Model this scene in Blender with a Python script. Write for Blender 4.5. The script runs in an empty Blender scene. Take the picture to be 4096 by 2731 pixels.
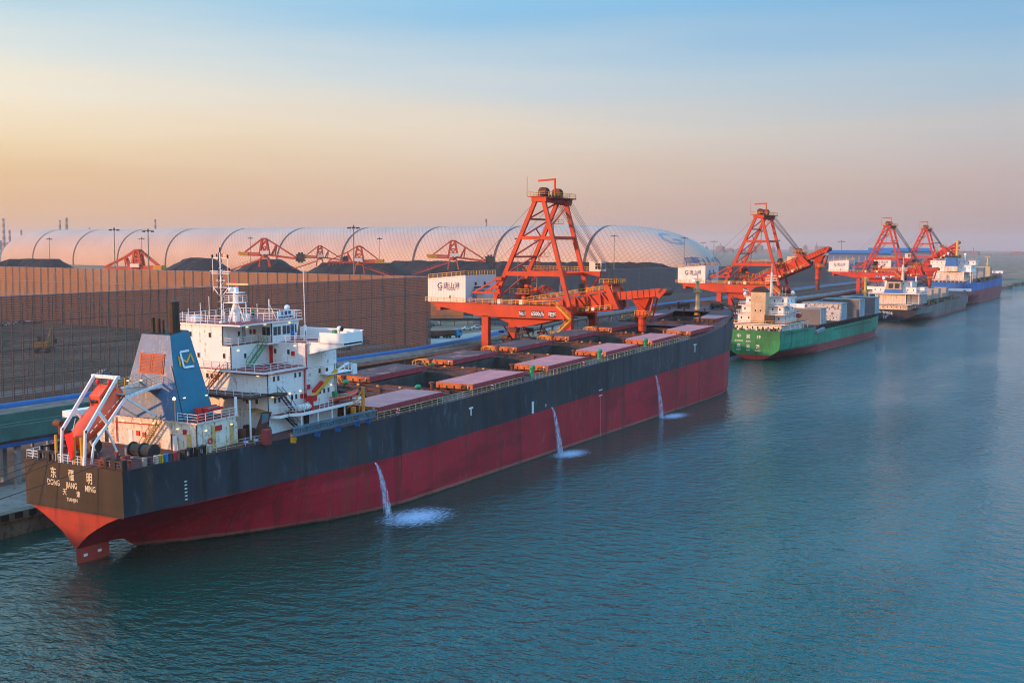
import bpy, math, random
from mathutils import Vector, Matrix
random.seed(7)
S=bpy.context.scene
COL=S.collection
rad=math.radians

# ---------------------------------------------------------------- camera
CAMZ=38.8
cam=bpy.data.cameras.new('camera'); cam.sensor_width=36.0; cam.lens=1167.76*36/1024
cam.clip_start=0.5; cam.clip_end=40000
camo=bpy.data.objects.new('camera',cam); COL.objects.link(camo); S.camera=camo
def _basis(yaw,pitch,roll):
    cy,sy,cp,sp=math.cos(yaw),math.sin(yaw),math.cos(pitch),math.sin(pitch)
    f=Vector((cy*cp,sy*cp,-sp)); r=Vector((sy,-cy,0)); u=r.cross(f)
    c,s=math.cos(roll),math.sin(roll)
    return c*r+s*u, -s*r+c*u, f
_r,_u,_f=_basis(rad(28.6807),rad(4.7458),rad(0.2715))
camo.matrix_world=Matrix(((_r.x,_u.x,-_f.x,0),(_r.y,_u.y,-_f.y,0),(_r.z,_u.z,-_f.z,CAMZ),(0,0,0,1)))

# ---------------------------------------------------------------- light
SUN_AZ,SUN_EL=142.0,9.0
S.cycles.filter_width=1.1
S.view_settings.view_transform='Standard'; S.view_settings.look='None'
S.view_settings.gamma=1.0; S.view_settings.exposure=0.0; S.view_settings.use_curve_mapping=False
w=bpy.data.worlds.new("World"); S.world=w; w.use_nodes=True
nt=w.node_tree; N=nt.nodes; L=nt.links; N.clear()
def sr(*c):
    return tuple(((x/255)/12.92 if x/255<=0.04045 else ((x/255+0.055)/1.055)**2.4) for x in c)
def ramp(nodes,stops,interp='LINEAR'):
    n=nodes.new('ShaderNodeValToRGB'); cr=n.color_ramp; cr.interpolation=interp
    while len(cr.elements)<len(stops): cr.elements.new(0.5)
    for e,(p,c) in zip(cr.elements,stops): e.position=p; e.color=(*c,1)
    return n
def math_n(nodes,links,op,a,b=None,clamp=False):
    n=nodes.new('ShaderNodeMath'); n.operation=op; n.use_clamp=clamp
    for i,x in enumerate((a,b)):
        if x is None: continue
        if isinstance(x,(int,float)): n.inputs[i].default_value=x
        else: links.new(x,n.inputs[i])
    return n.outputs[0]
tc=N.new('ShaderNodeTexCoord'); sep=N.new('ShaderNodeSeparateXYZ'); L.new(tc.outputs['Generated'],sep.inputs[0])
X,Y,Z=sep.outputs
hl=math_n(N,L,'SQRT',math_n(N,L,'ADD',math_n(N,L,'MULTIPLY',X,X),math_n(N,L,'MULTIPLY',Y,Y)))
sa=rad(SUN_AZ)
dot=math_n(N,L,'ADD',math_n(N,L,'MULTIPLY',X,math.cos(sa)),math_n(N,L,'MULTIPLY',Y,math.sin(sa)))
a=math_n(N,L,'DIVIDE',dot,math_n(N,L,'MAXIMUM',hl,0.001))
# elevation, softly streaked by thin cloud
nz=N.new('ShaderNodeTexNoise'); mp=N.new('ShaderNodeMapping'); mp.inputs['Scale'].default_value=(2.2,2.2,26)
L.new(tc.outputs['Generated'],mp.inputs[0]); L.new(mp.outputs[0],nz.inputs['Vector']); nz.inputs['Scale'].default_value=1.6; nz.inputs['Detail'].default_value=5
zz=math_n(N,L,'ADD',Z,math_n(N,L,'MULTIPLY',math_n(N,L,'SUBTRACT',nz.outputs['Fac'],0.5),0.040))
pz=math_n(N,L,'POWER',math_n(N,L,'MAXIMUM',zz,0.0),0.5,True)   # sqrt spreads the low sky
def zr(rows): return ramp(N,[(math.sqrt(z),sr(*c)) for z,c in rows])
R_left=zr([(0.0,(222,174,130)),(.023,(230,180,132)),(.05,(232,193,146)),(.08,(241,212,168)),(.12,(246,232,208)),(.155,(224,228,222)),(.195,(180,212,228)),(.3,(222,236,244)),(.5,(160,215,246)),(1,(90,170,238))])
R_mid=zr([(0.0,(204,162,140)),(.023,(213,177,154)),(.06,(220,194,172)),(.098,(226,212,196)),(.14,(194,208,218)),(.19,(138,190,226)),(.3,(86,184,238)),(.5,(74,186,244)),(1,(90,170,238))])
R_right=zr([(0.0,(168,144,146)),(.023,(182,156,152)),(.06,(190,172,172)),(.098,(186,186,192)),(.14,(156,186,210)),(.19,(118,172,216)),(.28,(76,178,238)),(.5,(70,184,244)),(1,(90,170,238))])
R_away=zr([(0.0,(165,170,195)),(.05,(185,195,220)),(.12,(195,215,240)),(.25,(185,215,245)),(.5,(165,205,245)),(1,(140,185,235))])
R_sun=zr([(0.0,(255,170,95)),(.05,(255,200,130)),(.12,(255,225,175)),(.25,(215,215,215)),(.5,(120,165,215)),(1,(140,185,235))])
for r_ in (R_left,R_mid,R_right,R_away,R_sun): L.new(pz,r_.inputs[0])
def mixc(nodes,links,f,c1,c2,bt='MIX'):
    m=nodes.new('ShaderNodeMix'); m.data_type='RGBA'; m.blend_type=bt
    if isinstance(f,(int,float)): m.inputs[0].default_value=f
    else: links.new(f,m.inputs[0])
    for i,c in ((6,c1),(7,c2)):
        if isinstance(c,tuple): m.inputs[i].default_value=(*c[:3],1)
        else: links.new(c,m.inputs[i])
    return m.outputs[2]
def mr(a_,lo,hi):
    n=N.new('ShaderNodeMapRange'); n.inputs[1].default_value=lo; n.inputs[2].default_value=hi; L.new(a_,n.inputs[0]); return n.outputs[0]
c=mixc(N,L,mr(a,-.98,-.72),R_away.outputs[0],R_right.outputs[0])
c=mixc(N,L,mr(a,-.72,-.37),c,R_mid.outputs[0])
c=mixc(N,L,mr(a,-.37,.06),c,R_left.outputs[0])
c=mixc(N,L,mr(a,.15,.95),c,R_sun.outputs[0])
bg=N.new('ShaderNodeBackground'); L.new(c,bg.inputs[0]); L.new(math_n(N,L,'ADD',math_n(N,L,'MULTIPLY',mr(Z,.19,.42),.95),1.0),bg.inputs[1])
sky=N.new('ShaderNodeTexSky'); sky.sky_type='NISHITA'; sky.sun_disc=False
sky.sun_elevation=rad(SUN_EL); sky.sun_rotation=rad(90-SUN_AZ); sky.air_density=1.5; sky.dust_density=3.0
bg2=N.new('ShaderNodeBackground'); L.new(sky.outputs[0],bg2.inputs[0]); bg2.inputs[1].default_value=0.02
ad=N.new('ShaderNodeAddShader'); L.new(bg.outputs[0],ad.inputs[0]); L.new(bg2.outputs[0],ad.inputs[1])
wo=N.new('ShaderNodeOutputWorld'); L.new(ad.outputs[0],wo.inputs[0])
sl=bpy.data.lights.new('sun','SUN'); sl.energy=4.8; sl.angle=rad(2.0); sl.color=(1.0,0.46,0.21)
so=bpy.data.objects.new('sun',sl); COL.objects.link(so)
sd=Vector((math.cos(sa)*math.cos(rad(SUN_EL)),math.sin(sa)*math.cos(rad(SUN_EL)),math.sin(rad(SUN_EL))))
so.rotation_euler=sd.to_track_quat('Z','Y').to_euler(); so.location=(0,0,200)

# ---------------------------------------------------------------- materials
def newmat(name):
    m=bpy.data.materials.new(name); m.use_nodes=True
    return m,m.node_tree.nodes,m.node_tree.links,m.node_tree.nodes['Principled BSDF']
def noise(n,l,scale,vec=None,detail=4,rough=.55,sc=None):
    t=n.new('ShaderNodeTexNoise'); t.inputs['Scale'].default_value=scale; t.inputs['Detail'].default_value=detail; t.inputs['Roughness'].default_value=rough
    if vec is None:
        c_=n.new('ShaderNodeTexCoord'); vec=c_.outputs['Object']
    if sc:
        mm=n.new('ShaderNodeMapping'); mm.inputs['Scale'].default_value=sc; l.new(vec,mm.inputs[0]); vec=mm.outputs[0]
    l.new(vec,t.inputs['Vector']); return t.outputs['Fac']
def mrange(n,l,v,a,b,c=0.,d=1.):
    r_=n.new('ShaderNodeMapRange'); r_.inputs[1].default_value=a; r_.inputs[2].default_value=b; r_.inputs[3].default_value=c; r_.inputs[4].default_value=d
    l.new(v,r_.inputs[0]); return r_.outputs[0]
RUST=(0.14,0.045,0.015)
def paint(name,col,rough=.5,var=.22,rust=0.0,scale=1.0,rustcol=RUST,spec=.4,bump=0.0,corr=None,corrdir=0,metal=0.0):
    m,n,l,b=newmat(name)
    v=noise(n,l,.45*scale,detail=6)
    c1=tuple(x*(1-var) for x in col); c2=tuple(min(1,x*(1+var)) for x in col)
    cc=mixc(n,l,mrange(n,l,v,.3,.7),c1,c2)
    if rust>0:
        s=noise(n,l,1.0*scale,detail=6,sc=(2.2,2.2,.22)); s2=noise(n,l,2.6*scale,detail=7)
        sm=math_n(n,l,'MULTIPLY',s,s2)
        f=mrange(n,l,sm,.36-.16*rust,.50-.12*rust)
        cc=mixc(n,l,math_n(n,l,'MULTIPLY',f,min(1,.35+rust)),cc,rustcol)
    l.new(cc,b.inputs['Base Color']); b.inputs['Roughness'].default_value=rough
    b.inputs['Specular IOR Level'].default_value=spec; b.inputs['Metallic'].default_value=metal
    if corr:
        tcn=n.new('ShaderNodeTexCoord'); wv=n.new('ShaderNodeTexWave'); wv.bands_direction='XYZ'[corrdir]; wv.inputs['Scale'].default_value=corr
        l.new(tcn.outputs['Object'],wv.inputs['Vector'])
        bp=n.new('ShaderNodeBump'); bp.inputs['Strength'].default_value=.6; bp.inputs['Distance'].default_value=.12
        l.new(wv.outputs['Fac'],bp.inputs['Height']); l.new(bp.outputs[0],b.inputs['Normal'])
        cc2=mixc(n,l,math_n(n,l,'MULTIPLY',mrange(n,l,wv.outputs['Fac'],.0,.35,1,0),.25),cc,tuple(x*.6 for x in col)); l.new(cc2,b.inputs['Base Color'])
    elif bump:
        bp=n.new('ShaderNodeBump'); bp.inputs['Strength'].default_value=bump; bp.inputs['Distance'].default_value=.1
        l.new(noise(n,l,3*scale,detail=6),bp.inputs['Height']); l.new(bp.outputs[0],b.inputs['Normal'])
    return m
def emit(name,col,st):
    m,n,l,b=newmat(name); b.inputs['Base Color'].default_value=(*col,1)
    b.inputs['Emission Color'].default_value=(*col,1); b.inputs['Emission Strength'].default_value=st; return m
WHITE=paint('white_paint',(.84,.83,.82),.45,.05,.34)
WHITE2=paint('dirty_white_paint',(.74,.69,.60),.55,.12,.8,rustcol=(.30,.15,.06))
CLEANW=paint('clean_white',(.86,.86,.86),.4,.05,0)
RAILW=paint('white_rail',(.75,.75,.75),.5,.1,0)
RAILY=paint('cream_rail',(.55,.45,.25),.5,.25,.3)
YEL=paint('yellow_paint',(.72,.36,.03),.5,.2,.2)
DECK=paint('deck_red_brown',(.10,.030,.026),.7,.4,.5,scale=.8)
DECKR=paint('deck_red',(.26,.04,.04),.65,.25,.2)
COVER=paint('hatch_cover_red',(.58,.19,.17),.65,.2,.45,rustcol=(.22,.09,.09),scale=.7,bump=.2)
def coverdirty():
    m,n,l,b=newmat('hatch_cover_coal_dusted')
    f=mrange(n,l,noise(n,l,.22,detail=9,rough=.7),.34,.47)
    f2=mrange(n,l,noise(n,l,4,detail=3),.45,.6)
    cc=mixc(n,l,math_n(n,l,'MULTIPLY',f,.9),(.50,.17,.15),(.045,.042,.045))
    cc=mixc(n,l,math_n(n,l,'MULTIPLY',f2,.12),cc,(.22,.18,.17)); b.inputs['Specular IOR Level'].default_value=.15
    l.new(cc,b.inputs['Base Color']); b.inputs['Roughness'].default_value=.8; return m
COVERD=coverdirty()
COVERE=paint('hatch_cover_end_rust',(.46,.13,.035),.7,.4,.6,rustcol=(.09,.02,.008))
RUSTY=paint('rusty_steel',(.13,.042,.024),.8,.5,.5)
DARK=paint('dark_machinery',(.035,.033,.03),.7,.5,.5)
BLACK=paint('black_rubber',(.015,.015,.016),.7,.3)
COAL=paint('coal',(.014,.013,.014),.95,.5,scale=.3,bump=.8)
HOLD=paint('hold_interior',(.045,.05,.048),.8,.5,.6)
ORANGE=paint('crane_orange',(.50,.042,.006),.6,.2,.34,scale=.5,rustcol=(.22,.03,.01))
ORANGE2=paint('crane_red_far',(.50,.028,.008),.5,.2,.15,scale=.4,rustcol=(.2,.03,.01))
ORDARK=paint('crane_dark_red',(.12,.03,.02),.7,.5,.4)  # darker red-brown for boom floors, platforms and sheaves
BLUEP=paint('blue_paint',(.012,.13,.42),.5,.2)
BLUEROOF=paint('blue_roof_sheet',(.008,.085,.27),.45,.15,.0,corr=1.2,corrdir=0)
GREYROOF=paint('brown_dusty_roof',(.22,.15,.11),.8,.35,.3)
GREENW=paint('green_corrugated_sheet',(.045,.16,.14),.6,.3,.25,corr=2.2,corrdir=0)
REDP=paint('red_paint',(.55,.02,.015),.5,.2)
LBORANGE=paint('lifeboat_orange',(.75,.10,.03),.35,.1,.0)
GREENP=paint('green_paint',(.02,.28,.12),.5,.2,.1)
GLASS,_n,_l,_b=newmat('window_glass'); _b.inputs['Base Color'].default_value=(.03,.035,.04,1); _b.inputs['Roughness'].default_value=.12; _b.inputs['Specular IOR Level'].default_value=.8
LAMP=emit('lit_lamp',(1.0,.80,.36),1.2); LAMPW=emit('bright_lamp',(1.0,.9,.7),5)
CONC=paint('quay_concrete',(.24,.195,.155),.9,.3,.5,scale=.35,rustcol=(.10,.07,.05))
CONCD=paint('quay_wall_concrete',(.17,.13,.09),.9,.35,.7,scale=.5,rustcol=(.03,.028,.02))
ROPE=paint('rope',(.05,.04,.035),.9,.3)
STEEL=paint('grey_steel',(.22,.24,.26),.5,.25,.3)
SLATE=paint('ladder_blue_grey',(.10,.18,.24),.5,.25,.3)

# ---------------------------------------------------------------- mesh helper
class MB:
    def __init__(s): s.v=[]; s.f=[]; s.m=[]
    def add(s,vs,fs,mi=0):
        o=len(s.v); s.v+= [tuple(p) for p in vs]; s.f+=[tuple(i+o for i in f) for f in fs]; s.m+=[mi]*len(fs); return s
    def box(s,x0,x1,y0,y1,z0,z1,mi=0,top=None):
        if x0>x1:x0,x1=x1,x0
        if y0>y1:y0,y1=y1,y0
        v=[(x0,y0,z0),(x1,y0,z0),(x1,y1,z0),(x0,y1,z0),(x0,y0,z1),(x1,y0,z1),(x1,y1,z1),(x0,y1,z1)]
        s.add(v,[(0,3,2,1),(0,1,5,4),(1,2,6,5),(2,3,7,6),(3,0,4,7)],mi); s.add(v,[(4,5,6,7)],mi if top is None else top); return s
    def beam(s,p,q,w,h=None,mi=0,up=(0,0,1)):
        h=w if h is None else h; p=Vector(p);q=Vector(q);d=(q-p)
        if d.length<1e-6: return s
        d.normalize(); u=Vector(up)
        if abs(d.dot(u))>.98: u=Vector((1,0,0))
        r=d.cross(u).normalized(); u=r.cross(d).normalized(); r=r*w/2; u=u*h/2
        v=[p-r-u,p+r-u,p+r+u,p-r+u,q-r-u,q+r-u,q+r+u,q-r+u]
        return s.add(v,[(0,1,2,3),(4,7,6,5),(0,4,5,1),(1,5,6,2),(2,6,7,3),(3,7,4,0)],mi)
    def tube(s,p,q,r,n=8,r2=None,mi=0,caps=True):
        r2=r if r2 is None else r2; p=Vector(p);q=Vector(q);d=(q-p).normalized()
        u=Vector((0,0,1)) if abs(d.z)<.95 else Vector((1,0,0)); a_=d.cross(u).normalized(); b_=d.cross(a_)
        vs=[p+(a_*math.cos(2*math.pi*i/n)+b_*math.sin(2*math.pi*i/n))*r for i in range(n)]+[q+(a_*math.cos(2*math.pi*i/n)+b_*math.sin(2*math.pi*i/n))*r2 for i in range(n)]
        fs=[(i,(i+1)%n,n+(i+1)%n,n+i) for i in range(n)]
        if caps: fs+=[tuple(range(n-1,-1,-1)),tuple(range(n,2*n))]
        return s.add(vs,fs,mi)
    def path(s,pts,w,h=None,mi=0):
        for p,q in zip(pts,pts[1:]): s.beam(p,q,w,h,mi)
        return s
    def tpath(s,pts,r,n=6,mi=0):
        for p,q in zip(pts,pts[1:]): s.tube(p,q,r,n,mi=mi)
        return s
    def prism(s,poly,axis,a0,a1,mi=0):
        # poly: list of 2d points in the two other axes (in xyz order)
        def P(t,ab):
            return {'x':(t,ab[0],ab[1]),'y':(ab[0],t,ab[1]),'z':(ab[0],ab[1],t)}[axis]
        n=len(poly); vs=[P(a0,p) for p in poly]+[P(a1,p) for p in poly]
        return s.add(vs,[tuple(range(n)),tuple(range(2*n-1,n-1,-1))]+[(i,n+i,n+(i+1)%n,(i+1)%n) for i in range(n)],mi)
    def ell(s,c,rx,ry,rz,nu=12,nv=8,M=None,mi=0):
        vs=[];c=Vector(c)
        for j in range(nv+1):
            t=math.pi*j/nv
            for i in range(nu):
                p=2*math.pi*i/nu; q=Vector((rx*math.sin(t)*math.cos(p),ry*math.sin(t)*math.sin(p),rz*math.cos(t)))
                if M: q=M@q
                vs.append(c+q)
        fs=[(j*nu+i,(j+1)*nu+i,(j+1)*nu+(i+1)%nu,j*nu+(i+1)%nu) for j in range(nv) for i in range(nu)]
        return s.add(vs,fs,mi)
    def torus(s,c,R,r,axis='y',n=16,k=6,mi=0):
        vs=[]
        for i in range(n):
            a_=2*math.pi*i/n
            for j in range(k):
                b_=2*math.pi*j/k; d=R+r*math.cos(b_); h=r*math.sin(b_)
                x,y,z=d*math.cos(a_),d*math.sin(a_),h
                q={'z':(x,y,z),'y':(x,z,y),'x':(z,x,y)}[axis]; vs.append((c[0]+q[0],c[1]+q[1],c[2]+q[2]))
        return s.add(vs,[(i*k+j,((i+1)%n)*k+j,((i+1)%n)*k+(j+1)%k,i*k+(j+1)%k) for i in range(n) for j in range(k)],mi)
    def rail(s,pts,h=1.1,sp=1.6,r=.07,mi=0,n=3,closed=False):
        pts=[Vector(p) for p in pts]
        if closed: pts=pts+[pts[0]]
        for p,q in zip(pts,pts[1:]):
            for k in range(n):
                o=Vector((0,0,h*(k+1)/n)); s.beam(p+o,q+o,r*(1 if k==n-1 else .7),mi=mi)
            L_=(q-p).length; m_=max(1,round(L_/sp))
            for i in range(m_+1):
                t=p+(q-p)*(i/m_); s.beam(t,t+Vector((0,0,h)),r,mi=mi)
        return s
    def stair(s,p,q,w=.8,n=10,mi=0,rail=True,side=(0,1,0)):
        p=Vector(p);q=Vector(q);sd_=Vector(side)*w/2
        for k in (-1,1):
            s.beam(p+sd_*k,q+sd_*k,.06,.22,mi)
            if rail:
                o=Vector((0,0,.95)); s.beam(p+sd_*k+o,q+sd_*k+o,.06,.06,mi)
                for t in (0,.33,.66,1): a_=p+(q-p)*t+sd_*k; s.beam(a_,a_+o,.05,.05,mi)
        for i in range(1,n): t=p+(q-p)*(i/n); s.beam(t-sd_,t+sd_,.2,.05,mi)
        return s
    def mesh(s,name,mats,smooth=False):
        me=bpy.data.meshes.new(name); me.from_pydata(s.v,[],s.f); me.validate()
        for m_ in (mats if isinstance(mats,(list,tuple)) else [mats]): me.materials.append(m_)
        if len(me.polygons)==len(s.m): me.polygons.foreach_set('material_index',s.m)
        if smooth: me.polygons.foreach_set('use_smooth',[True]*len(me.polygons))
        me.update(); return me
    def build(s,name,mats,parent=None,smooth=False,loc=None,rot=None):
        return link(name,s.mesh(name,mats,smooth),parent,loc,rot)
def link(name,me,parent=None,loc=None,rot=None):
    o=bpy.data.objects.new(name,me); COL.objects.link(o)
    if parent: o.parent=parent
    if loc: o.location=loc
    if rot: o.rotation_euler=rot
    return o
def tag(o,label=None,cat=None,group=None,kind=None):
    if label: o['label']=label
    if cat: o['category']=cat
    if group: o['group']=group
    if kind: o['kind']=kind
    return o
def empty(name,loc=(0,0,0),rot=None,label=None,cat=None,group=None):
    o=bpy.data.objects.new(name,None); COL.objects.link(o); o.location=loc
    if rot: o.rotation_euler=rot
    return tag(o,label,cat,group)
def text(body,size,M,mat,parent,name='lettering',align='CENTER',ext=.015,sx=1.0,bold=.012):
    cu=bpy.data.curves.new('t','FONT'); cu.body=body; cu.size=size; cu.align_x=align; cu.align_y='CENTER'; cu.extrude=ext; cu.offset=bold*size; cu.resolution_u=2
    o=bpy.data.objects.new('t',cu); COL.objects.link(o); bpy.context.view_layer.update()
    me=bpy.data.meshes.new_from_object(o.evaluated_get(bpy.context.evaluated_depsgraph_get()))
    me.name=name; bpy.data.objects.remove(o); bpy.data.curves.remove(cu)
    for v in me.vertices: v.co.x*=sx
    me.transform(M); me.materials.clear(); me.materials.append(mat)
    return link(name,me,parent)
def frame(o,ex,ey):
    ex=Vector(ex).normalized(); ez=ex.cross(Vector(ey)).normalized(); ey=ez.cross(ex)
    return Matrix(((ex.x,ey.x,ez.x,o[0]),(ex.y,ey.y,ez.y,o[1]),(ex.z,ey.z,ez.z,o[2]),(0,0,0,1)))
AFT=lambda x,y,z: frame((x,y,z),(0,-1,0),(0,0,1))      # lettering read from astern
STB=lambda x,y,z: frame((x,y,z),(1,0,0),(0,0,1))       # lettering read from the water side
def interp(x,tab):
    if x<=tab[0][0]: return tab[0][1]
    for (a0,b0),(a1,b1) in zip(tab,tab[1:]):
        if x<=a1: return b0+(b1-b0)*(x-a0)/(a1-a0)
    return tab[-1][1]
# ---------------------------------------------------------------- water and ground
GZ=3.0; HAZE=.00008
def water_mat():
    m,n,l,b=newmat('harbour_water')
    g=n.new('ShaderNodeNewGeometry'); pos=g.outputs['Position']
    f=mrange(n,l,noise(n,l,.012,pos,detail=3,sc=(1,1,1)),.35,.65)
    cc=mixc(n,l,f,(.0002,.044,.031),(.0004,.052,.044))
    l.new(cc,b.inputs['Base Color']); b.inputs['IOR'].default_value=1.333
    b.inputs['Specular IOR Level'].default_value=.85
    rn=mrange(n,l,noise(n,l,.02,pos,detail=4,sc=(.6,1.6,1)),.35,.65,.03,.09); l.new(rn,b.inputs['Roughness'])
    h1=noise(n,l,.42,pos,detail=4,rough=.6,sc=(1.25,.75,1))
    h2=noise(n,l,.12,pos,detail=3,sc=(.6,1.3,1)); h3=noise(n,l,1.5,pos,detail=2,sc=(1.3,.7,1))
    wvp=n.new('ShaderNodeTexWave'); wvp.inputs['Scale'].default_value=.16; wvp.inputs['Distortion'].default_value=9; wvp.inputs['Detail'].default_value=4; wvp.inputs['Detail Scale'].default_value=1.2
    mpp=n.new('ShaderNodeMapping'); mpp.inputs['Rotation'].default_value=(0,0,rad(-35)); l.new(pos,mpp.inputs[0]); l.new(mpp.outputs[0],wvp.inputs['Vector'])
    hh=math_n(n,l,'ADD',math_n(n,l,'ADD',math_n(n,l,'MULTIPLY',h1,1.25),math_n(n,l,'MULTIPLY',h2,.55)),math_n(n,l,'ADD',math_n(n,l,'MULTIPLY',h3,.22),math_n(n,l,'MULTIPLY',wvp.outputs['Fac'],.05)))
    bp=n.new('ShaderNodeBump'); bp.inputs['Distance'].default_value=1.0; l.new(mrange(n,l,noise(n,l,.009,pos,detail=4,sc=(.5,1.6,1)),.38,.60,.22,.86),bp.inputs['Strength'])
    l.new(hh,bp.inputs['Height']); l.new(bp.outputs[0],b.inputs['Normal']); return m
wb=MB(); R_=11500
wb.add([(R_*math.cos(2*math.pi*i/48),R_*math.sin(2*math.pi*i/48),0) for i in range(48)],[tuple(range(48))])
tag(wb.build('water',water_mat()),kind='structure')
def ground_mat():
    m,n,l,b=newmat('bare_industrial_ground')
    g=n.new('ShaderNodeNewGeometry'); pos=g.outputs['Position']
    a_=mrange(n,l,noise(n,l,.012,pos,detail=8,sc=(.5,1.3,1)),.38,.62); c_=mrange(n,l,noise(n,l,.05,pos,detail=7,sc=(.7,1.2,1)),.42,.6)
    cc=mixc(n,l,a_,(.17,.085,.045),(.07,.075,.028)); cc=mixc(n,l,math_n(n,l,'MULTIPLY',c_,.7),cc,(.34,.20,.11))
    f=mrange(n,l,noise(n,l,.03,pos,detail=6),.55,.62); cc=mixc(n,l,math_n(n,l,'MULTIPLY',f,.5),cc,(.05,.042,.035))
    l.new(cc,b.inputs['Base Color']); b.inputs['Roughness'].default_value=.95; return m
QY=131.0
coast=[(-2500,QY),(1118,QY),(1128,124),(1150,119),(1185,114),(1240,121),(1300,114),(1370,120),(1450,100),(1600,40),(1750,-60),(2100,-400),(3000,-1500),(5200,-4200)]
gpoly=coast+[(8200,-6500),(10500,-1500),(10500,4000),(7500,8500),(2000,11000),(-3500,9000),(-6000,3000),(-6000,QY)]
gb=MB(); gb.prism(gpoly,'z',-4,GZ)
tag(gb.build('ground',ground_mat()),kind='structure')
qa=MB(); qa.box(-300,1116,QY+.02,147,GZ,GZ+.006)
tag(qa.build('quay_apron',CONC),kind='structure')
qw=MB()
qw.box(-300,1116,QY-.5,QY+1.0,GZ-.9,GZ+.25)
for i in range(0,230): qw.box(60+i*2.2,61.2+i*2.2,QY-.62,QY-.5,GZ-.6,GZ+.2,1)
qw.box(-300,1116,QY-.25,QY-.003,-4,GZ-.9)
tag(qw.build('quay_wall',[CONCD,BLACK]),'weathered concrete quay wall with a dark notched capping along the berth','quay wall')
# roads inside the yards
RD=paint('yard_road_concrete',(.34,.30,.26),.9,.25,.3,scale=.2,rustcol=(.12,.09,.07))
rb=MB(); rb.box(120,600,232,241,GZ+.004,GZ+.008); rb.box(352,600,222,231.8,GZ+.004,GZ+.008)
tag(rb.build('yard_road',RD),kind='structure')
mud=MB()
rr=random.Random(3)
def blob(mb,cx,cy,rx,ry,z,n=14,mi=0):
    mb.add([(cx+rx*math.cos(2*math.pi*i/n)*rr.uniform(.75,1.15),cy+ry*math.sin(2*math.pi*i/n)*rr.uniform(.75,1.15),z) for i in range(n)],[tuple(range(n))],mi)
blob(mud,262,380,26,40,GZ+.004); blob(mud,300,420,18,30,GZ+.0045)
tag(mud.build('weedy_patch',paint('weeds_on_soil',(.05,.075,.02),.95,.4,.4,scale=.2,rustcol=(.1,.07,.04))),kind='structure')

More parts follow.
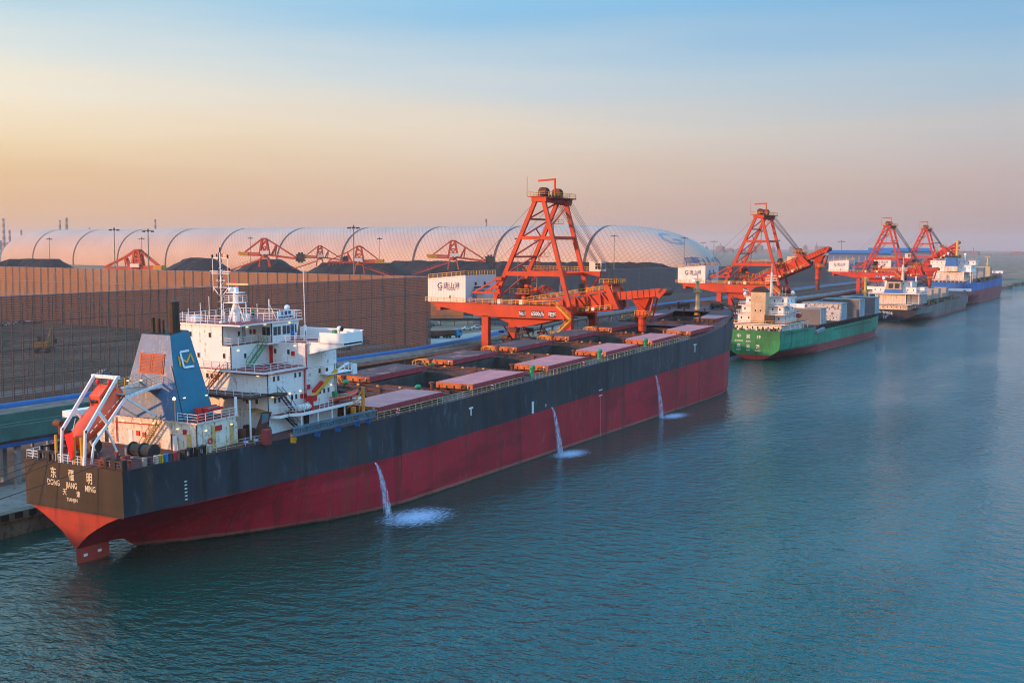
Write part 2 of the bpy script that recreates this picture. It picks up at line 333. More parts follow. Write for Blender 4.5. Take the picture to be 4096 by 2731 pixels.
# ---------------------------------------------------------------- the big bulk carrier (local frame: x from transom, y to port, z up)
TRIM=rad(1.2445)
def s2w(x,y,z):
    xp=162.9; c_,n_=math.cos(TRIM),math.sin(TRIM); X_=x+96.5
    return (xp+(X_-xp)*c_-z*n_, y+112.8, (X_-xp)*n_+z*c_)
SHIP=empty('bulk_carrier',s2w(0,0,0),(0,-TRIM,0),'long black and red bulk carrier moored nearest, red hatch covers rolled open','bulk carrier')
def hull_mat(name,top,bot,zs,rust=.35,growth=None,streakcol=(.07,.045,.03),chalk=.0):
    m,n,l,b=newmat(name); c_=n.new('ShaderNodeTexCoord'); sp=n.new('ShaderNodeSeparateXYZ'); l.new(c_.outputs['Object'],sp.inputs[0])
    zz_=sp.outputs[2]
    big=noise(n,l,.05,detail=7,sc=(1,1,1.4)); st=noise(n,l,.6,detail=6,sc=(1,1,.07)); fine=noise(n,l,1.3,detail=8)
    f=mrange(n,l,zz_,zs-.04,zs+.04)
    t1=mixc(n,l,mrange(n,l,big,.35,.65),tuple(x*.65 for x in top),tuple(x*1.5 for x in top))
    t1=mixc(n,l,math_n(n,l,'MULTIPLY',mrange(n,l,st,.5,.75),rust),t1,streakcol)
    b1=mixc(n,l,mrange(n,l,big,.35,.65),tuple(x*.85 for x in bot),tuple(x*1.15 for x in bot))
    b1=mixc(n,l,math_n(n,l,'MULTIPLY',mrange(n,l,st,.52,.78),rust*.8),b1,(.16,.06,.03))
    sc_=math_n(n,l,'MULTIPLY',mrange(n,l,noise(n,l,.16,detail=8,sc=(.6,1,2.4)),.50,.62),.6)
    b1=mixc(n,l,sc_,b1,tuple(x*.45+.01 for x in bot))
    if growth is not None:
        g=n.new('ShaderNodeNewGeometry'); s3=n.new('ShaderNodeSeparateXYZ'); l.new(g.outputs['Position'],s3.inputs[0])
        gz=math_n(n,l,'ADD',s3.outputs[2],math_n(n,l,'MULTIPLY',math_n(n,l,'SUBTRACT',fine,.5),.5))
        b1=mixc(n,l,math_n(n,l,'MULTIPLY',mrange(n,l,gz,growth,growth-.15),.6),b1,(.30,.17,.13))
        b1=mixc(n,l,mrange(n,l,gz,.28,.14),b1,(.05,.03,.02))
    sca=math_n(n,l,'MULTIPLY',mrange(n,l,noise(n,l,.9,detail=8,rough=.7,sc=(1,1,.3)),.54,.68),math_n(n,l,'MULTIPLY',mrange(n,l,noise(n,l,.11,detail=3),.4,.62),.75))
    t1=mixc(n,l,sca,t1,tuple(min(.5,x*2.6+.04) for x in top)); b1=mixc(n,l,math_n(n,l,'MULTIPLY',sca,.55),b1,(.50,.16,.14))
    vs_=math_n(n,l,'MULTIPLY',mrange(n,l,noise(n,l,.35,detail=5,sc=(1,1,.05)),.56,.66),.6)
    t1=mixc(n,l,vs_,t1,tuple(x*.35 for x in top)); b1=mixc(n,l,math_n(n,l,'MULTIPLY',vs_,.8),b1,(.10,.025,.02))
    cc=mixc(n,l,f,b1,t1)
    sx_=n.new('ShaderNodeMath'); sx_.operation='FRACT'; l.new(math_n(n,l,'MULTIPLY',sp.outputs[0],1/9.3),sx_.inputs[0])
    seam=math_n(n,l,'LESS_THAN',sx_.outputs[0],.012)
    cc=mixc(n,l,math_n(n,l,'MULTIPLY',seam,.5),cc,(.02,.015,.015))
    l.new(cc,b.inputs['Base Color']); b.inputs['Roughness'].default_value=.55; b.inputs['Specular IOR Level'].default_value=.25
    bp=n.new('ShaderNodeBump'); bp.inputs['Strength'].default_value=.35; bp.inputs['Distance'].default_value=.08
    l.new(noise(n,l,.35,detail=3),bp.inputs['Height']); l.new(bp.outputs[0],b.inputs['Normal'])
    return m
HULL=hull_mat('hull_black_over_red',(.030,.038,.050),(.42,.018,.034),8.0,.85,growth=.75)
HULLB=hull_mat('transom_sun_warmed',(.034,.030,.024),(.38,.038,.022),8.0,.5,growth=.7)  # warm sunlight tinted into the transom's black and red, with rust streaks
def stem(z): return interp(z,[(-9,219),(-3.6,221),(0,221.5),(8,224),(12,226.5),(18,231)])
DH=14.0
def deckz(x): return interp(x,[(-1,13.65),(10,13.7),(35,13.95),(50,DH),(182,DH),(195,15.1),(205,16.2),(231,18.2)])
SIDE=[(0,8.4),(7,9.6),(14,10.8),(21,12.0),(29,13.2),(35,14.4),(41,15.5),(48,16.1)]
LOW={ # half breadths of the stern sections below the knuckle, by height
 7.9:[(0,7.4),(5,9.0),(10.5,10.2),(14,10.8),(18.8,11.6),(24,12.4),(28.7,13.1),(33,14.0),(41,15.5),(48,16.1)],
 7.1:[(0,5.5),(5,7.2),(10.5,8.6),(14,9.5),(18.8,10.6),(24,12.0),(28.7,12.9),(33,13.9),(41,15.4),(48,16.1)],
 6.2:[(0,3.8),(5,5.5),(10.5,7.2),(14,8.3),(18.8,9.8),(24,11.5),(28.7,12.7),(33,13.8),(41,15.4),(48,16.1)],
 5.3:[(0,2.3),(5,3.9),(10.5,5.8),(14,7.2),(18.8,9.1),(24,11.1),(28.7,12.5),(33,13.8),(41,15.4),(48,16.1)],
 4.4:[(0,1.2),(5,2.4),(10.5,4.4),(14,6.0),(18.8,8.4),(24,10.7),(28.7,12.3),(33,13.7),(41,15.4),(48,16.1)],
 3.4:[(0,.22),(5,1.1),(10.5,3.0),(14,5.1),(18.8,7.8),(24,10.3),(28.7,12.1),(33,13.6),(41,15.4),(48,16.1)],
 1.4:[(0,0),(9,0),(10.5,.7),(14,3.6),(18.8,6.8),(24,9.7),(28.7,11.7),(33,13.4),(41,15.3),(48,16.1)],
 -1.5:[(0,0),(10.5,.3),(14,1.5),(18.8,4),(24,7),(28.7,9.6),(33,12),(41,14.8),(50,16.1)],
 -9:[(0,0),(10.8,.2),(18.8,1.5),(28.7,5),(41,11),(56,15)]}
ZL=[-9,-1.5,1.4,3.4,4.4,5.3,6.2,7.1,7.9,8.12,10,12]
def keel(x): return interp(x,[(0,3.35),(5.5,3.1),(8.6,2.6),(10.2,.8),(10.9,-9)])
SH=[(0,1),(.3,.975),(.5,.91),(.65,.80),(.8,.60),(.9,.39),(.97,.18),(1,0)]
def hsec(x,s=None):
    """half section of the hull: list of (x,y,z)"""
    out=[]
    dz=deckz(x)
    for z in ZL+[dz]:
        if s is not None:
            xs=185+s*(stem(z)-185); out.append((xs,16.1*interp(s,SH)*(1 if z>-5 else .9),deckz(xs) if z==dz else z))
        else:
            hb=interp(x,LOW[z]) if z in LOW else (min(16.1,interp(x,SIDE)))
            if z==10 or z==12 or z==8.12: hb=interp(x,SIDE)
            k=keel(x)
            if z<k: out.append((x,0.0,k))
            else: out.append((x,hb,z))
    return out
def loft_hull(mb,secs,mi=0):
    n=len(secs[0]); vs=[];fs=[]
    for sgn in (-1,1):
        o=len(vs)
        for sec in secs: vs+=[(p[0],p[1]*sgn,p[2]) for p in sec]
        for i in range(len(secs)-1):
            for j in range(n-1):
                a_=o+i*n+j; q=(a_,a_+n,a_+n+1,a_+1)
                if sgn>0:q=q[::-1]
                fs.append(q)
    mb.add(vs,fs,mi)
secs=[hsec(x) for x in [0,2.5,5,7.5,10.2,10.9,12.5,14,16.5,18.8,21.5,24,26.5,28.7,31,33,37,41,44.5,48,56,80,110,140,165,184.9]]+[hsec(190,s) for s in (0.02,.15,.3,.4,.5,.58,.65,.72,.8,.86,.9,.94,.97,.985,1)]
hb_=MB(); loft_hull(hb_,secs)
hullo=hb_.build('hull',HULL,SHIP,smooth=False)
# transom plate
tr=MB(); s0=hsec(0); ring=[(0,-p[1],p[2]) for p in s0 if p[2]>=3.3]; 
ring=[p for i,p in enumerate(ring) if i==0 or p!=ring[i-1]]
vs=ring+[(0,-p[1],p[2]) for p in ring[::-1] if p[1]!=0]
tr.add([(-.0,p[1],p[2]) for p in vs],[tuple(range(len(vs)))])
tr.box(-.12,-.002,-8.4,8.4,8.0,8.12)
tro=tr.build('transom',HULLB,SHIP)
GOLD=paint('cream_lettering',(.75,.62,.40),.5,.1,.1)
for t_,y_,z_,s_,w_ in (('东',3.3,12.3,1.45,.75),('疆',.2,12.25,1.45,.7),('明',-2.9,12.15,1.5,.7),('DONG',3.35,11.15,1.05,.68),('JIANG',.2,11.05,1.05,.68),('MING',-3.0,10.95,1.05,.68),('天',1.45,10.15,.85,.8),('津',-.9,10.05,.85,.75),('TIANJIN',.2,9.3,.62,.85)):
    text(t_,s_,AFT(-.03,y_,z_),GOLD,tro,'lettering',sx=w_)
# rudder
ru=MB(); ru.prism([(0,0),(1.2,.32),(3.4,.42),(4.9,.2),(4.9,-.2),(3.4,-.42),(1.2,-.32)],'z',-5.5,3.3)
rud=ru.build('rudder',paint('rudder_red',(.40,.045,.03),.6,.25,.4),SHIP,loc=(.05,0,0))
for x_,z_ in ((.75,2.35),(2.9,2.4)): MB().box(x_,x_+.55,-.47,-.4,z_-.16,z_+.16).build('zinc_anode',CLEANW,rud)
# decks
COVX=[(43.5,61.3),(70.6,88.8),(98.4,115.4),(124.8,141.7),(151,167.8),(176,194),(200,215.5)]
COVX=[(43.5,61.3),(70.6,88.8),(98.4,115.4),(124.8,141.7),(150.5,167.3),(175.5,192.8),(199.8,216.2)]
def hbx(x):
    if x<=185: return interp(x,SIDE)
    s=(x-185)/(stem(16)-185); return 16.1*interp(min(s,1),SH)
dk=MB(); OH=6.9
xs=[0,7,14,21,29,35,41,43.5]+sum([[a_,b_] for a_,b_ in COVX],[])+[185,221,225,228.5]
xs=sorted(set(xs))
def inh(x): return any(a_-.01<x<b_-.01 for a_,b_ in COVX)
for a_,b_ in zip(xs,xs[1:]):
    za,zb=deckz(a_)-.02,deckz(b_)-.02; ha,hb2=hbx(a_)-.02,hbx(b_)-.02
    oh=OH if b_<199 else 5.2
    if inh(a_):
        for sg in (-1,1):
            v=[(a_,sg*oh,za),(b_,sg*oh,zb),(b_,sg*hb2,zb),(a_,sg*ha,za)]
            dk.add(v,[(0,1,2,3) if sg>0 else (3,2,1,0)])
    else: dk.add([(a_,-ha,za),(b_,-hb2,zb),(b_,hb2,zb),(a_,ha,za)],[(0,1,2,3)])
deck=dk.build('deck',DECK,SHIP)
# hatches: coaming + hold + two rolled covers each
COVMATS=[(COVER,COVERE),(COVERD,COVERE)]
def cover(x0,x1,y0,y1,z,dirty,num,side):
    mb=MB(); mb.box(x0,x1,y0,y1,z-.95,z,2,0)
    # end faces rust-orange, with brackets, wheels
    mb.box(x0-.02,x0-.001,y0+.03,y1-.03,z-.93,z-.02,1); mb.box(x1+.001,x1+.02,y0+.03,y1-.03,z-.93,z-.02,1)
    for k in range(5):
        y=y0+(y1-y0)*(k+.5)/5; mb.box(x0-.14,x0-.02,y-.09,y+.09,z-.9,z-.45,3)
    for k in range(9):
        x=x0+(x1-x0)*(k+.5)/9; mb.box(x-.12,x+.12,y0-.02,y0+.02,z-.5,z-.34,3)
    for x in (x0+.8,x1-.8):
        for y in (y0+.7,y1-.7): mb.box(x-.15,x+.15,y-.25,y+.25,z-1.6,z-.95,3)
    m0=COVERD if dirty else COVER
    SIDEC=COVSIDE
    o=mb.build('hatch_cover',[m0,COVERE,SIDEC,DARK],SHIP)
    o['label']='coal-dusted hatch cover on port side' if dirty else 'clean red hatch cover'
    if num: text(num,.85,AFT(x0-.04,y0+.9,z-.5),RAILW,o)
    return o
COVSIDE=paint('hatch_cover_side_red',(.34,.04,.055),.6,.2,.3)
for i,(a_,b_) in enumerate(COVX):
    n_=7-i; z=15.42 if i<6 else 16.6; oh=OH if i<6 else 5.2
    zc=z-1.15; dzv=deckz(a_)-.05
    cm=MB()
    for y0,y1 in ((-oh-.25,-oh),(oh,oh+.25)): cm.box(a_-.25,b_+.25,y0,y1,dzv,zc,0)
    for x0,x1 in ((a_-.25,a_),(b_,b_+.25)): cm.box(x0,x1,-oh,oh,dzv,zc,0)
    for k in range(7):
        y=-oh+2*oh*(k+.5)/7
        for xx,dx in ((a_-.25,-.35),(b_+.25,.35)): cm.box(min(xx,xx+dx),max(xx,xx+dx),y-.05,y+.05,dzv,zc-.1,0)
    cm.build('hatch_coaming',RUSTY,SHIP)
    hd=MB(); zf=1.0
    for y in (-oh,oh): hd.box(a_,b_,y-.05 if y>0 else y,y if y>0 else y+.05,zf,zc-.03)
    for x in (a_,b_): hd.box(x-.05 if x>a_ else x,x if x>a_ else x+.05,-oh+.05,oh-.05,zf,zc-.03)
    hd.box(a_,b_,-oh,oh,zf-.2,zf,1)
    hd.build('cargo_hold',[HOLD,COAL],SHIP)
    if i<6:
        cover(a_,b_,-14.15,-6.85,z,False,str(n_),'s'); cover(a_,b_,6.85,14.15,z-.0,i in (1,2,3,4,5),str(n_),'p')
    else:
        cover(a_,b_,-12.2,-6.0,z,False,'','s'); cover(a_,b_,6.0,12.2,z,False,'','p')
    # rails the covers roll on
    for x in (a_+.4,b_-.4):
        for sg in (-1,1):
            rl=MB()
            rl.box(x-.12,x+.12,sg*oh,sg*(14.2 if i<6 else 11.8),zc-.25,zc-.05)
            for y in (9,11.5,13.8):
                if i==6 and y>12: continue
                rl.box(x-.08,x+.08,sg*y-.1,sg*y+.1,dzv-.02,zc-.25)
            rl.build('cover_track',RUSTY,SHIP)
# cross deck fittings between hatches
for i in range(7):
    x0=COVX[i-1][1] if i else 41.2; x1=COVX[i][0]; xm=(x0+x1)/2; z=deckz(xm)
    f_=MB(); rr=random.Random(i+20)
    for y in (-5.5,-4.9,4.6,5.4): f_.tube((x0+.6,y,z+.4),(x1-.6,y,z+.4),.09,6)
    for k in range(9):
        y=-12+24*k/8+rr.uniform(-.6,.6); xx=xm+rr.uniform(-2.3,2.3); f_.box(xx-.35,xx+.35,y-.3,y+.3,z-.02,z+rr.uniform(.4,1.1))
    f_.beam((xm-1.5,-13.5,z+.35),(xm-1.5,13.5,z+.35),.25,.3); f_.beam((xm+1.6,-13.5,z+.5),(xm+1.6,13.5,z+.5),.15,.15)
    f_.rail([(x0+.9,-12,z),(x0+.9,12,z)],1.0,2.4,.06,n=2)
    for k in (-9,9): f_.tube((xm,k,z),(xm,k,z+1.9),.28,8); f_.tube((xm,k,z+1.8),(xm,k,z+2.1),.5,8)
    f_.build('deck_pipework',RUSTY,SHIP)
    yr=MB(); 
    for sg in (1,):
        for t in (0,1.1): yr.tpath([(xm-.8+t,12.6,z+.1),(xm-.8+t,12.6,z+1.5),(xm-.8+t,11.8,z+1.9),(xm-.8+t,10.4,z+1.9),(xm-.8+t,9.4,z+.7)],.07,5)
        for t in (0,.33,.66,1): yr.tube((xm-.8,12.6-3.0*t,z+1.3),(xm+.3,12.6-3.0*t,z+1.3),.05,5)
    yr.build('access_hatch_guard',YEL,SHIP)
    for y in (-4,0.5,4.5): MB().box(xm-2.1,xm-1.8,y-.2,y+.2,z+1.0,z+1.2).build('deck_lamp',YEL,SHIP)
for x,y in ((87.2+4,-14.4),(121,-14.3),(146,-14.2)):
    z=deckz(x); g=MB(); g.tube((x,y,z),(x,y,z+1.7),.36,10); g.tpath([(x,y,z+1.7),(x+.25,y,z+2.05),(x+.7,y,z+2.1),(x+.95,y,z+1.6)],.34,10); g.build('gooseneck_vent',GREENP,SHIP)
for x,y in ((66,8.6),(94,9.0),(66.4,-6)): MB().ell((x,y,DH+1.0),.8,.45,.45,10,6).build('green_drum_valve',GREENP,SHIP)
# side rails (gap at the accommodation ladder)
def edge(x,off=.25): return hbx(x)-off
def erail(xa,xb,sg,mat,step=6.0,sp=1.6,nm='side_railing'):
    n_=max(1,round((xb-xa)/step)); pts=[]
    for i in range(n_+1):
        x=xa+(xb-xa)*i/n_; pts.append((x,sg*edge(x),deckz(x)-.03))
    return MB().rail(pts,1.05,sp,.065,n=3).build(nm,mat,SHIP)
erail(12,21,-1,RAILY); erail(41.5,84.5,-1,RAILY); erail(88.5,170,-1,RAILY); erail(170,218,-1,RUSTY)
erail(9,200,1,RUSTY,12,2.4)
# bow bulwark
bw=MB(); pts=[]
for s_ in (.62,.72,.8,.86,.9,.94,.97,.985,1):
    x=185+s_*(stem(17.5)-185); pts.append((x,16.1*interp(s_,SH),deckz(x)))
for sg in (-1,1):
    for p,q in zip(pts,pts[1:]):
        bw.add([(p[0],sg*p[1],p[2]),(q[0],sg*q[1],q[2]),(q[0]+.25,sg*(q[1]+.2),q[2]+1.0),(p[0]+.25,sg*(p[1]+.2),p[2]+1.0)],[(0,1,2,3)])
        bw.add([(p[0]-.05,sg*(p[1]-.08),p[2]),(q[0]-.05,sg*(q[1]-.08),q[2]),(q[0]+.2,sg*(q[1]+.1),q[2]+1.0),(p[0]+.2,sg*(p[1]+.1),p[2]+1.0)],[(3,2,1,0)])
bw.build('bow_bulwark',paint('bulwark_rust',(.13,.05,.035),.7,.3,.6),SHIP)
fm=MB(); fz=17.2
fm.tube((219.8,0,fz-1.5),(219.8,0,fz+1),1.1,10,.7); fm.tube((219.8,0,fz+1),(219.8,0,25.4),.62,10,.5)
fm.box(218.8,220.8,-1.0,1.0,22.3,22.45); fm.rail([(218.8,-1,22.45),(220.8,-1,22.45),(220.8,1,22.45),(218.8,1,22.45)],.9,1,.06,n=2,closed=True)
fm.box(219,220.6,-.9,.9,25.2,25.35); fm.rail([(219,-.9,25.35),(220.6,-.9,25.35),(220.6,.9,25.35),(219,.9,25.35)],.8,1,.06,n=2,closed=True)
fm.tube((219.8,0,25.3),(219.8,0,28),.12,6); fm.tube((218.6,-.3,fz),(219.2,-.3,22.3),.05,4)
fmo=fm.build('foremast',paint('mast_cream',(.52,.38,.20),.5,.15,.4),SHIP); MB().ell((219.1,1.0,25.6),.3,.3,.25).build('floodlight',LAMPW,fmo)
for y in (-5,5):
    fw=MB(); fw.tube((222,y-1.2,fz+1.3),(222,y+1.2,fz+1.3),.75,12); fw.box(221,223,y-1.6,y-1.3,fz-.2,fz+2); fw.box(221,223,y+1.3,y+1.6,fz-.2,fz+2); fw.build('anchor_windlass',DARK,SHIP)
for x,y in ((216.8,3),(217.2,-3),(225,2),(225,-2),(218.6,8)): MB().tube((x,y,fz-.6),(x,y,fz+.8),.3,8).build('bollard',DARK,SHIP)
# hull marks
def side_mark(nm,boxes,mat=RAILW): 
    m_=MB(); 
    for x0,x1,z0,z1 in boxes: m_.box(x0,x1,-16.14,-16.103,z0,z1)
    return m_.build(nm,mat,hullo)
side_mark('hull_mark',[(66,67.3,12.0,12.3),(66.5,66.8,10.9,12.0)]); side_mark('hull_mark',[(172.2,174.2,12.3,12.6),(173,173.4,10.6,12.3)]); side_mark('hull_mark',[(88,88.7,8.05,10.2)])
side_mark('draft_marks',[(117.7,117.9,z,z+.14) for z in [x*.55-2 for x in range(0,18)]]+[(117.0,118.6,8.4,8.6),(117.0,118.6,7.3,7.5)])
side_mark('hull_ladder',[(116,116.9,z,z+.12) for z in [9+.35*i for i in range(14)]],BLACK); 
side_mark('load_line_mark',[(93.2,93.8,8.75,8.83),(93.45,93.55,8.5,9.1)])
sm=MB()
for x_ in (9.6,9.9): 
    pass
for k,z_ in enumerate([x*.45+8.6 for x in range(6)]): sm.box(8.4,8.75,-(interp(8.6,SIDE)+.07),-(interp(8.6,SIDE)-.2),z_,z_+.16)
sm.build('draft_marks',RAILW,hullo)
# fenders of tyres / roller chocks round the stern
def chock(x,y,ang):
    m_=MB(); z=deckz(x)
    M=Matrix.Rotation(ang,3,'Z')
    def bx(a,b,c,d,e,f,mi=0):
        v=[];
        for X_,Y_,Z_ in [(a,c,e),(b,c,e),(b,d,e),(a,d,e),(a,c,f),(b,c,f),(b,d,f),(a,d,f)]:
            q=M@Vector((X_,Y_,0)); v.append((x+q.x,y+q.y,z+Z_))
        m_.add(v,[(0,3,2,1),(4,5,6,7),(0,1,5,4),(1,2,6,5),(2,3,7,6),(3,0,4,7)],mi)
    bx(-.9,-.55,-.35,.35,0,1.15); bx(.55,.9,-.35,.35,0,1.15); bx(-.55,.55,-.3,.3,0,.22); bx(-.55,.55,-.3,.3,.9,1.08)
    for xx in (-.3,.3):
        q=M@Vector((xx,0,0)); m_.tube((x+q.x,y+q.y,z+.2),(x+q.x,y+q.y,z+.92),.13,8,mi=1)
    return m_.build('roller_chock',[BLACK,STEEL],SHIP)
for x,y,a_ in ((.5,5.3,1.57),(.5,3.6,1.57),(.5,-6.2,1.57),(.5,-7.4,1.57),(9.2,-9.6,.17),(11.2,-9.95,.17),(6,9.0,-.17),(3.4,8.6,-.17)): chock(x,y,a_)
MB().rail([(.2,8.2,13.65),(.2,6.2,13.65)],1.05,.9,.07).build('stern_railing',RAILW,SHIP)
MB().rail([(.2,8.2,13.65),(5.8,9.1,13.68)],1.05,1.2,.07).build('stern_railing',RAILW,SHIP)
MB().rail([(.2,2.6,13.65),(.2,-1.6,13.65)],1.05,.9,.07).build('stern_railing',RAILW,SHIP)
MB().rail([(.2,-1.8,13.65),(.2,-8.1,13.65),(5.5,-9.1,13.67)],.95,1.3,.05).build('stern_railing',paint('rail_rusty',(.3,.06,.05),.6,.3,.5),SHIP)
# bollards, winches, rope coils on the poop deck
for x,y in ((1.8,-3.2),(2.6,-3.2),(3.4,-4.9),(4.2,-4.9),(2.2,-7.2),(2.2,-6.3),(5.2,-1.9),(1.8,5.2),(1.8,6.0),(5,7.2)):
    b_=MB(); b_.tube((x,y,13.62),(x,y,14.4),.24,10); b_.tube((x,y,14.32),(x,y,14.48),.32,10); b_.build('bollard',paint('bollard_red',(.30,.05,.04),.6,.3,.3) if 'bollard_red' not in bpy.data.materials else bpy.data.materials['bollard_red'],SHIP)
def winch(x,y,ln=3.2):
    m_=MB(); z=13.65
    for k in (0,1): m_.tube((x,y-ln/2+k*ln/2+.15,z+.95),(x,y+k*ln/2-.15,z+.95),.72,14,mi=0)
    for k in (-ln/2,0,ln/2): m_.tube((x,y+k-.06,z+.95),(x,y+k+.06,z+.95),.95,14,mi=1)
    m_.box(x-.7,x+.7,y+ln/2+.1,y+ln/2+.7,z,z+1.5,2); m_.box(x-.9,x+.9,y-ln/2,y+ln/2,z,z+.2,2)
    return m_.build('mooring_winch',[paint('rope_on_drum',(.13,.10,.07),.9,.3) if 'rope_on_drum' not in bpy.data.materials else bpy.data.materials['rope_on_drum'],DARK,STEEL],SHIP)
winch(7.0,-4.6,3.6); winch(6.2,4.6,3.6)
for x,y in ((4.6,-3.4),(8.0,-1.6),(4.2,3.2)):
    c_=MB(); 
    for k in range(4): c_.torus((x,y,13.75+.13*k),.75-.1*k,.1,'z',14,5)
    c_.build('rope_coil',ROPE,SHIP)
for x,y,s_ in ((1.0,-4.4,.5),(1.1,-5.2,.45),(3.8,1.0,.5)):
    c_=MB(); c_.box(x-s_,x+s_,y-s_,y+s_,13.64,13.64+s_*1.8); c_.tube((x-s_-.02,y,14.1),(x-s_-.1,y,14.1),.22,10); c_.build('mooring_fairlead',RUSTY,SHIP)
# ---------------------------------------------------------------- accommodation block
PW=MB(); PW.box(12.1,19.5,-8.6,9.2,13.6,17.4,0,top=1); PW.box(11.95,12.1,-8.75,9.3,17.28,17.46,0); PW.box(12.1,19.6,-8.75,-8.6,17.28,17.46,0)
POOP=PW.build('poop_house',[WHITE2,DECKR],SHIP)
HB=MB()
HB.box(25.6,40.8,-8.7,8.7,13.6,22.4,0,top=1)
HB.box(33.6,40.8,-8.7,8.7,22.4,25.55,0,top=1); HB.box(25.6,33.6,-2.3,8.7,22.4,25.55,0,top=1)
HB.box(25.6,32.2,-0.9,6.8,25.55,28.35,0)
HB.prism([(32.2,25.55),(37.6,25.55),(38.3,28.35),(32.2,28.35)],'y',-4.0,8.0,0)
HOUSE=HB.build('accommodation_block',[WHITE,DECKR],SHIP)
for args in ((25.3,38.7,-4.35,8.3,28.352,28.55),(24.6,33.6,-8.9,-2.3,22.15,22.42),(24.4,25.6,-2.3,3.5,22.15,22.42),(31.2,33.6,-4.0,-2.3,25.35,25.57),(33.4,41.2,-8.9,-8.702,25.35,25.57),(40.8,46.6,-9.2,-4,16.0,16.4)):
    MB().box(*args,0,top=1).build('deck_edge',[CLEANW,DECKR],SHIP)
# brown overhanging deck with struts, aft of the house
bd=MB(); bd.box(21.8,25.6,-9.0,8.7,19.1,19.42); bd.box(25.6,27.6,-10.4,-8.702,19.1,19.42)
for y in (-7.5,-4,-.5,3): bd.beam((22,y,19.0),(25.6,y,19.0),.2,.3)
bd.build('overhanging_deck',paint('overhang_rusty',(.06,.035,.028),.8,.4,.7),SHIP)
MB().tube((21.9,-8.7,13.7),(21.9,-8.7,19.1),.13,8).build('stanchion',WHITE,SHIP); MB().tube((19.4,-8.5,17.4),(19.4,-8.5,19.8),.2,8).build('stanchion',CLEANW,SHIP)
# boat deck
bt=MB(); bt.prism([(25.6,-8.702),(26.4,-10.0),(28.4,-10.0),(29.6,-11.2),(43.6,-11.2),(43.6,-8.702)],'z',16.0,16.4)
bt2=MB(); bt.prism([(25.7,-8.71),(26.5,-9.9),(28.5,-9.9),(29.7,-11.05),(43.5,-11.05),(43.5,-8.71)],'z',16.402,16.41,1)
bt.build('boat_deck',[CLEANW,DECKR],SHIP)
for x in (29.8,33.4,36.6,39.6,43.2): MB().tube((x,-10.9,13.7),(x,-10.9,16.0),.12,8).build('stanchion',CLEANW if x<40 else YEL,SHIP)
# windows and lamps
def _win(w,h):
    m_=MB(); m_.box(-.02,.03,-w/2-.06,w/2+.06,-h/2-.06,h/2+.06,0); m_.box(-.05,-.021,-w/2,w/2,-h/2,h/2,1); return m_.mesh('window',[CLEANW,GLASS])
W1=_win(.42,.66); W2=_win(.5,.7)
def win(parent,x,y,z,face,me=None):
    return link('window',me or W1,parent,(x,y,z),(0,0,0 if face=='aft' else rad(90)))
for x,z in ((26.8,21.3),(27.7,21.3),(31.3,21.3),(32.3,21.3),(26.9,18.3),(27.8,18.3),(30.5,18.3),(31.4,18.3),(36.6,24.2),(37.6,24.2),(36.7,21.3),(37.7,18.3),(38.7,18.3),(36.7,18.3)): win(HOUSE,x,-8.73,z,'s')
for y,z in ((1.4,27),(3.6,24.1),(-1.1,24.2),(-5,18.2),(-6.7,18.25),(1.3,21.3),(2.1,21.3),(4.8,21.3),(5,27)): win(HOUSE,25.57,y,z,'aft')
for y in (-5.8,-3.4): win(HOUSE,33.57,y,24.2,'aft')
win(HOUSE,28.4,-2.33,24.0,'s'); win(HOUSE,28.8,-.93,27.0,'s'); win(HOUSE,31.2,-.93,27.1,'s')
def pane(x0,x1,y,z0,z1,axis='s',mull=1):
    m_=MB()
    if axis=='s': m_.box(x0-.06,x1+.06,y-.03,y,z0-.06,z1+.06,0); m_.box(x0,x1,y-.05,y-.031,z0,z1,1)
    else: m_.box(y-.03,y,x0-.06,x1+.06,z0-.06,z1+.06,0); m_.box(y-.05,y-.031,x0,x1,z0,z1,1)
    if mull:
        xm=(x0+x1)/2
        if axis=='s': m_.box(xm-.04,xm+.04,y-.06,y-.051,z0,z1,0)
        else: m_.box(y-.06,y-.051,xm-.04,xm+.04,z0,z1,0)
    m_.build('wheelhouse_window',[CLEANW,GLASS],HOUSE)
pane(32.5,34.1,-4.0,26.55,27.75); pane(34.5,36.1,-4.0,26.55,27.75); pane(37.25,37.6,-4.0,26.6,27.8,mull=0); pane(-3.7,-2.3,32.2,26.55,27.75,'aft')
MB().box(36.3,37.05,-4.06,-4.0,25.6,27.85).box(36.5,36.85,-4.08,-4.061,26.9,27.6,1).build('door',[BLUEP,GLASS],HOUSE)
MB().box(33.5,33.598,-2.9,-2.35,22.45,24.9).build('door',REDP,HOUSE)
LM=MB(); LM.ell((0,0,0),.09,.26,.085,10,6); LMe=LM.mesh('lamp',LAMP,True); LMx=MB().ell((0,0,0),.26,.09,.085,10,6).mesh('lamp',LAMP,True)
for y,z,x in ((-7,21.8,25.5),(-1,22.0,25.5),(2.4,21.9,25.5),(-7,25.1,33.5),(-2.8,28.1,32.1)): link('lamp',LMe,HOUSE,(x,y,z))
for x,z,y in ((26.3,21.9,-8.8),(36.4,18.95,-8.8),(30,18.9,-8.8),(32.3,18.95,-8.8),(39.3,18.95,-8.8),(27,24.85,-2.4),(30.5,27.8,-1),(36,28.1,-4.1),(26.4,18.9,-8.8)): link('lamp',LMx,HOUSE,(x,y,z))
for y,z in ((6.5,16.95),(4.2,16.8),(1,16.7),(-1.2,16.9),(-5.4,16.5)): link('lamp',LMe,POOP,(12.0,y,z))
for x,z in ((13.6,16.3),(18.3,16.4)): link('lamp',LMx,POOP,(x,-8.7,z))
